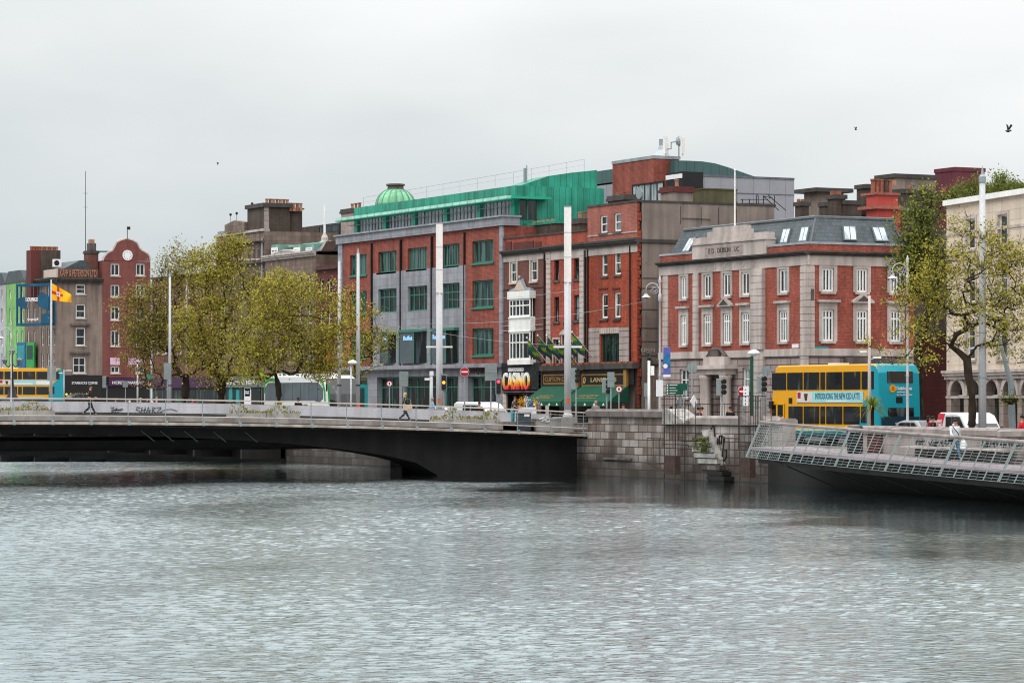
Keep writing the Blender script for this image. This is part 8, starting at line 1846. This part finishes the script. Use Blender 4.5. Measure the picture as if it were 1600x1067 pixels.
# roof garden shrubs
def roof_garden():
    G = GC.off(-1.6); zt_ = GC.z(1480, 322)+.1; rng = random.Random(12)
    labs = ['light green rooftop shrub at the left end of the roof garden', 'low brownish rooftop shrub left of the tall mast', 'bushy rooftop shrub just right of the tall mast', 'tall pointed rooftop shrub standing above the others', 'low green rooftop shrub near the right edge', 'rightmost low rooftop shrub']
    for i, (x, yt, w_) in enumerate(((1492, 288, 15), (1517, 279, 14), (1545, 280, 14), (1563, 267, 11), (1580, 283, 13), (1597, 284, 10))):
        d = G.d(x); c = G.pt(G.a(x), zt_); zt2 = zz(yt, d); t = thing('roof_shrub', labs[i], 'shrub', c, 'shrubs of the roof garden'); r = w_*d/F
        mb = MB()
        tips = []
        for k in range(11):
            e = c+Vector((rng.uniform(-r, r)*1.3, rng.uniform(-r, r)*.8, (zt2-zt_)*rng.uniform(.35, 1)*(1.15 if k == 0 else .9))); tips.append(e); mb.tube([c, e], [.03, .01], 3)
        mb.build('stems', 'bark', t); mb = MB()
        for k in range(1700):
            e = rng.choice(tips); q = c.lerp(e, rng.uniform(.35, 1.05))+Vector((rng.gauss(0, .2), rng.gauss(0, .2), rng.gauss(0, .16))); s = .09; mb.add([q+Vector((rng.uniform(-s, s), rng.uniform(-s, s), rng.uniform(-s, s))) for _ in range(3)], [(0, 1, 2)])
        mb.build('foliage', 'leaf_roof', t)
roof_garden()
def palm():
    d = 147; p = W(1363, d); zt_ = zz(636, d); t = thing('cordyline_palm', 'small spiky palm with a dark trunk in front of the bus rear', 'palm', (p.x, p.y, 1.65)); mb = MB(); mb.tube([(p.x, p.y, 1.6), (p.x+.03, p.y, 2.4), (p.x, p.y, zt_)], [.16, .12, .1], 8); mb.build('trunk', 'bark_dark', t)
    rng = random.Random(3); mb = MB(); c = Vector((p.x, p.y, zt_))
    for i in range(130):
        A = rng.uniform(0, math.tau); el = rng.uniform(-.5, 1.1); L_ = rng.uniform(.5, 1.15); v = Vector((math.cos(A)*math.cos(el), math.sin(A)*math.cos(el), math.sin(el))); sd = v.cross(Vector((0, 0, 1))).normalized()*.022
        m_ = c+v*L_*.6+Vector((0, 0, .04)); e = c+v*L_+Vector((0, 0, -.22*L_)); mb.add([c-sd, c+sd, m_+sd, m_-sd, e], [(0, 1, 2, 3), (3, 2, 4)])
    mb.build('fronds', 'leaf_palm', t)
palm()
# ------------------------------------------------------------------ people
def skinmesh(name, chains, m, parent, org, sub=1):
    """chains: list of lists of (x, y, z, r); one chain may start at a point already used so limbs join"""
    vs = []; es = []; rs = []; key = {}
    for ch in chains:
        prev = None
        for q in ch:
            kk = (round(q[0], 4), round(q[1], 4), round(q[2], 4))
            if kk not in key: key[kk] = len(vs); vs.append(q[:3]); rs.append(q[3])
            i = key[kk]
            if prev is not None and prev != i: es.append((prev, i))
            prev = i
    me = bpy.data.meshes.new(name); me.from_pydata(vs, es, []); o = bpy.data.objects.new(name, me); COL.objects.link(o)
    sk_ = o.modifiers.new('skin', 'SKIN'); sk_.use_smooth_shade = True
    if sub: ss = o.modifiers.new('sub', 'SUBSURF'); ss.levels = sub; ss.render_levels = sub
    for i, v in enumerate(me.skin_vertices[0].data): v.radius = (rs[i], rs[i]); v.use_root = (i == 0)
    dg = bpy.context.evaluated_depsgraph_get(); dg.update(); m2 = bpy.data.meshes.new_from_object(o.evaluated_get(dg)); m2.name = name; o.modifiers.clear(); o.data = m2; m2.materials.clear(); m2.materials.append(M[m])
    o.parent = parent; ORG[o] = Vector((0, 0, 0)); return o
def person(label, x, d, z, rot, top, legs, hair='hair_dark', pose='stand', H=1.75, seat=0.0, shoe='cloth_black', sleeves='long', long_hair=False, arms=None, hood=False):
    """built facing +x at the origin, then turned and set down"""
    t = proto('person', label, 'person'); s = H/1.75
    hip = .92 if pose != 'sit' else .5
    P = lambda a, b, c: (a*s, b*s, c*s)
    lean = {'stand': 0, 'walk': .05, 'lean': .16, 'sit': .05}[pose]
    pel = (0, 0, hip); chest = (lean*.55, 0, hip+.40); neck = (lean*.8, 0, hip+.56); head = (lean*.9+.02, 0, hip+.70); crown = (lean*.9, 0, hip+.80)
    if pose == 'walk': L_ = [((.12, .1, hip-.42), (.34, .1, .08), (.46, .1, .04)), ((.02, -.1, hip-.44), (-.36, -.1, .14), (-.26, -.1, .05))]
    elif pose == 'sit': L_ = [((.42, .1, hip), (.45, .1, .08), (.58, .1, .04)), ((.42, -.1, hip), (.43, -.1, .08), (.56, -.1, .04))]
    else: L_ = [((.02, .1, hip-.43), (0, .11, .08), (.13, .12, .04)), ((.01, -.1, hip-.43), (0, -.11, .08), (.13, -.12, .04))]
    if arms: A_ = arms
    elif pose == 'walk': A_ = [((-.10, .23, hip+.2), (.06, .24, hip-.02)), ((.12, -.23, hip+.2), (.34, -.22, hip+.12))]
    elif pose == 'lean': A_ = [((.22, .24, hip+.28), (.42, .18, hip+.18)), ((.2, -.26, hip+.26), (.4, -.2, hip+.16))]
    elif pose == 'sit': A_ = [((.1, .24, hip+.22), (.35, .12, hip+.12)), ((.1, -.24, hip+.22), (.35, -.12, hip+.12))]
    else: A_ = [((.02, .24, hip+.2), (.1, .25, hip-.04)), ((.02, -.24, hip+.2), (.12, -.25, hip-.04))]
    def q(p, r): return (p[0]*s, p[1]*s, p[2]*s, r*s)
    body = [[q(pel, .13), q((lean*.3, 0, hip+.2), .125), q(chest, .13), q(neck, .055), q(head, .085), q(crown, .07)]]
    for i, (k, a, f) in enumerate(L_): body.append([q(pel, .13), q((0, .1 if i == 0 else -.1, hip-.06), .09), q(k, .06), q(a, .042), q(f, .035)])
    hands = []
    for i, (e, h) in enumerate(A_):
        sg = 1 if i == 0 else -1; sh = (lean*.65, .17*sg, hip+.47); hv = np.array(h)-np.array(e); hv = hv/np.linalg.norm(hv); w_ = np.array(h); palm_ = tuple(w_+hv*.06)
        body.append([q(chest, .13), q(sh, .06), q(e, .042), q(h, .028), q(palm_, .032)])
        side = np.cross(hv, (0, 1, 0)); side = side/np.linalg.norm(side) if np.linalg.norm(side) > .1 else np.array([1, 0, 0])
        for j, (o_, ln) in enumerate(((-.027, .062), (-.009, .075), (.009, .07), (.027, .055))):
            b0 = np.array(palm_)+side*o_+hv*.02; m1 = b0+hv*ln*.6; m2 = m1+hv*ln*.4-np.array([0, .018*sg, 0]); body.append([q(palm_, .032), q(tuple(b0), .0095), q(tuple(m1), .009), q(tuple(m2), .008)])
        th = np.array(h)+hv*.03; body.append([q(palm_, .032), q(tuple(th+side*.045), .011), q(tuple(th+side*.06+hv*.03), .009)])
    skinmesh('body', body, 'skin', t, None)
    mb = MB(); fx = head[0]+.088
    mb.lathe(((fx-.01)*s, 0, (head[2]-.012)*s), [(.014*s, -.0), (.012*s, .018*s), (.004*s, .03*s)], 6, 'x'); mb.build('nose', 'skin', t)
    mb = MB()
    for sg in (1, -1): mb.sphere(((fx-.012)*s, sg*.032*s, (head[2]+.015)*s), .011*s)
    mb.box(Fr((fx*s-.003, 0), (0, 1)), -.022*s, .022*s, (head[2]-.052)*s, (head[2]-.045)*s, -.004, .004); mb.build('eyes_and_mouth', 'hair_dark', t)
    mb = MB()
    for sg in (1, -1): mb.sphere(((head[0])*s, sg*.088*s, (head[2])*s), .015*s, .01*s, .03*s, 6)
    mb.build('ears', 'skin', t)
    mb = MB(); mb.sphere(((head[0]-.022)*s, 0, (head[2]+.055)*s), .1*s, .096*s, .085*s, 10)
    if long_hair: mb.sphere(((head[0]-.06)*s, 0, (head[2]-.06)*s), .07*s, .1*s, .17*s, 10)
    mb.build('hair', hair, t, smooth=True)
    # clothing over the body, ending at neck, cuffs, waist and ankle
    up = [[q((0, 0, hip-.12), .16), q((lean*.3, 0, hip+.2), .148), q(chest, .158), q((lean*.75, 0, hip+.52), .075)]]
    for i, (e, h) in enumerate(A_):
        sg = 1 if i == 0 else -1; sh = (lean*.65, .17*sg, hip+.47); up.append([q(chest, .158), q(sh, .078), q(e, .056)]+([q(tuple(np.array(e)+(np.array(h)-np.array(e))*.93), .043)] if sleeves == 'long' else []))
    skinmesh('jacket' if sleeves == 'long' else 'shirt', up, top, t, None)
    lo = [[q((0, 0, hip+.1), .14), q((0, 0, hip-.02), .155)]]
    for i, (k, a, f) in enumerate(L_): lo.append([q((0, 0, hip-.02), .155), q((0, .1 if i == 0 else -.1, hip-.08), .105), q(k, .075), q(tuple(np.array(k)+(np.array(a)-np.array(k))*.94), .058)])
    skinmesh('trousers', lo, legs, t, None)
    for (k, a, f) in L_: mb = MB(); mb.sphere(((a[0]+f[0])/2*s+.01, (a[1]+f[1])/2*s, (a[2]+f[2])/2*s-.01), .135*s, .055*s, .055*s, 8); mb.build('shoe', shoe, t, smooth=True)
    if hood: mb = MB(); mb.sphere(((head[0]-.07)*s, 0, (head[2]-.12)*s), .09*s, .12*s, .08*s, 8); mb.build('hood', top, t, smooth=True)
    p = W(x, d); t.location = (p.x, p.y, z); t.rotation_euler = (0, 0, rot); return t
VR = math.atan2(RV.y, RV.x); VT = math.atan2(-DV.y, -DV.x)    # facing right in view, facing the viewer
def bz(x, back):   # deck height of the near bridge footway
    G = FB.off(-back); return zt(G.a(x))+.2, G.d(x)
z, d = bz(140, 3.6); w1 = person('person in black striding left to right across the bridge, left of the graffiti', 140, d, z, VR, 'cloth_black', 'cloth_black', pose='walk', H=1.6)
z, d = bz(632, 2.6); w2 = person('blonde woman in a black jacket walking on the bridge with a pale bag', 632, d, z, VR, 'cloth_black', 'cloth_navy', 'hair_blonde', 'walk', 1.58, long_hair=True)
b = thing('shoulder_bag', 'cream shoulder bag carried by the blonde woman on the bridge', 'bag', (*W(637, d-.3), z+.62)); G = face(d-.28, 637); mb = MB(); mb.box(G, -.25, .25, z+.6, z+.92, -.06, .06); mb.build('bag_body', 'cloth_beige', b, bevel=.03); mb = MB(); mb.tube([G.pt(-.2, z+.9), G.pt(-.12, z+1.25), G.pt(.12, z+1.25), G.pt(.2, z+.9)], .012, 4); mb.build('strap', 'cloth_beige', b)
z, d = bz(802, 2.2); person('dark-haired man in a dark T-shirt and turquoise trousers leaning back on the bridge wall', 801, d, z, VR-.4, 'cloth_slate', 'cloth_teal', pose='lean', H=1.62, sleeves='short', shoe='cloth_slate')
FO_ = FW2.off(1.1); zb_ = ZD(FO_.a(1492)); dm = FO_.d(1492)
person('man in a white hooded top and jeans walking along the boardwalk', 1492, dm, zb_, VT+.3, 'cloth_white', 'cloth_denim', pose='walk', H=1.76, hood=True)
G = face(dm-.22, 1494); st = thing('crossbody_bag', 'black crossbody bag and strap worn by the man in white', 'bag', G.pt(-.2, zb_+.9)); mb = MB(); mb.tube([G.pt(-.15, zb_+1.45), G.pt(.05, zb_+1.2, .03), G.pt(.18, zb_+.98)], .022, 4); mb.build('strap', 'cloth_black', st); mb = MB(); mb.box(G, -.32, -.1, zb_+.78, zb_+.98, -.1, .06); mb.build('pouch', 'cloth_black', st, bevel=.02)
st = thing('carrier_bag', 'white plastic carrier bag hanging from the man in white on the boardwalk', 'bag', face(dm, 1507).pt(0, zb_+.4)); G = face(dm-.1, 1505); mb = MB(); mb.lathe(G.pt(0, zb_+.45), [(.08, 0), (.16, .08), (.14, .3), (.03, .52)], 8); mb.build('bag_body', 'sign_white', st)
w_ = person('long-haired person in black leaning on the wall beside the front of the bus', 1219, 152.0, 1.72, VT, 'cloth_black', 'cloth_black', pose='stand', H=1.62, long_hair=True)
person('person in a maroon coat behind the quay wall, left of the silver car', 1451, 143, 1.65, VR, 'cloth_maroon', 'cloth_black', pose='stand', H=1.72, long_hair=True)
person('person in a black jacket beside the maroon coat, behind the quay wall', 1457.5, 143.5, 1.65, VT+2, 'cloth_black', 'cloth_black', pose='stand', H=1.7)
person('person in a bright red jacket at the right edge under the crooked lamp', 1597, 136, 1.65, VR+2.5, 'cloth_red', 'cloth_black', pose='stand', H=1.78)
person('person with a cyan backpack and top behind the left iron railing', 1049, 164, 2.1, VT+3, 'cloth_cyan', 'cloth_black', pose='stand', H=1.68)
person('person in a dark teal coat by the railing, left of a pair', 1091, 172, 2.0, VT+2.6, 'cloth_slate', 'cloth_black', pose='stand', H=1.72)
person('person in a brown-pink top by the railing, right of a pair', 1097, 174, 2.0, VR+3, 'cloth_pinkc', 'cloth_black', pose='stand', H=1.72)
person('person in black standing right of the stone doorway columns', 1141, 176, 2.0, VT, 'cloth_black', 'cloth_black', pose='stand', H=1.75)
person('person in a light blue shirt walking beyond the bridge barrier by the left pylon', 677, 192, 2.55, VR+math.pi, 'cloth_blue', 'cloth_navy', 'hair_grey', 'walk', H=1.72)
person('white-haired head just above the wall under the right-hand awning', 931, 171, 2.33, VT, 'cloth_grey', 'cloth_grey', 'hair_grey', H=1.74)
person('brown-haired head just above the wall right of the awning end', 974, 172, 2.28, VT, 'cloth_beige', 'cloth_grey', 'hair_dark', H=1.62)
person('brown-haired head behind the white van roof at the bridge end', 749, 187, 2.3, VT, 'cloth_black', 'cloth_grey', 'hair_dark', H=1.7)
person('person in black standing before the coach side', 466, 206, 2.6, VT, 'cloth_black', 'cloth_black', H=1.7, long_hair=True)
far = [(196, 'cloth_teal', 'person in a teal top in the far group before the purple shop'), (203, 'cloth_white', 'person in a white top in the far group before the purple shop'), (219, 'cloth_beige', 'tall person in a buff coat in the far group'), (230, 'cloth_black', 'person in a black coat in the far group, right of the buff coat'), (238, 'cloth_white', 'person in a pale jacket in the far group near the tree'), (245, 'cloth_pinkc', 'person in a pink top at the right end of the far group'), (180, 'cloth_grey', 'person in grey at the left end of the far group'), (302, 'cloth_red', 'person with a dark red top between the two big trunks')]
proto_far = None
for i, (x, m, lab) in enumerate(far):
    d = 262+4*(i % 3); person(lab, x, d, 2.62+.05*(i % 2), VR+(i % 2)*math.pi, m, 'cloth_black', ['hair_dark', 'hair_blonde'][i % 3 == 2], 'stand' if i % 2 else 'walk', H=1.7+.03*(i % 3))
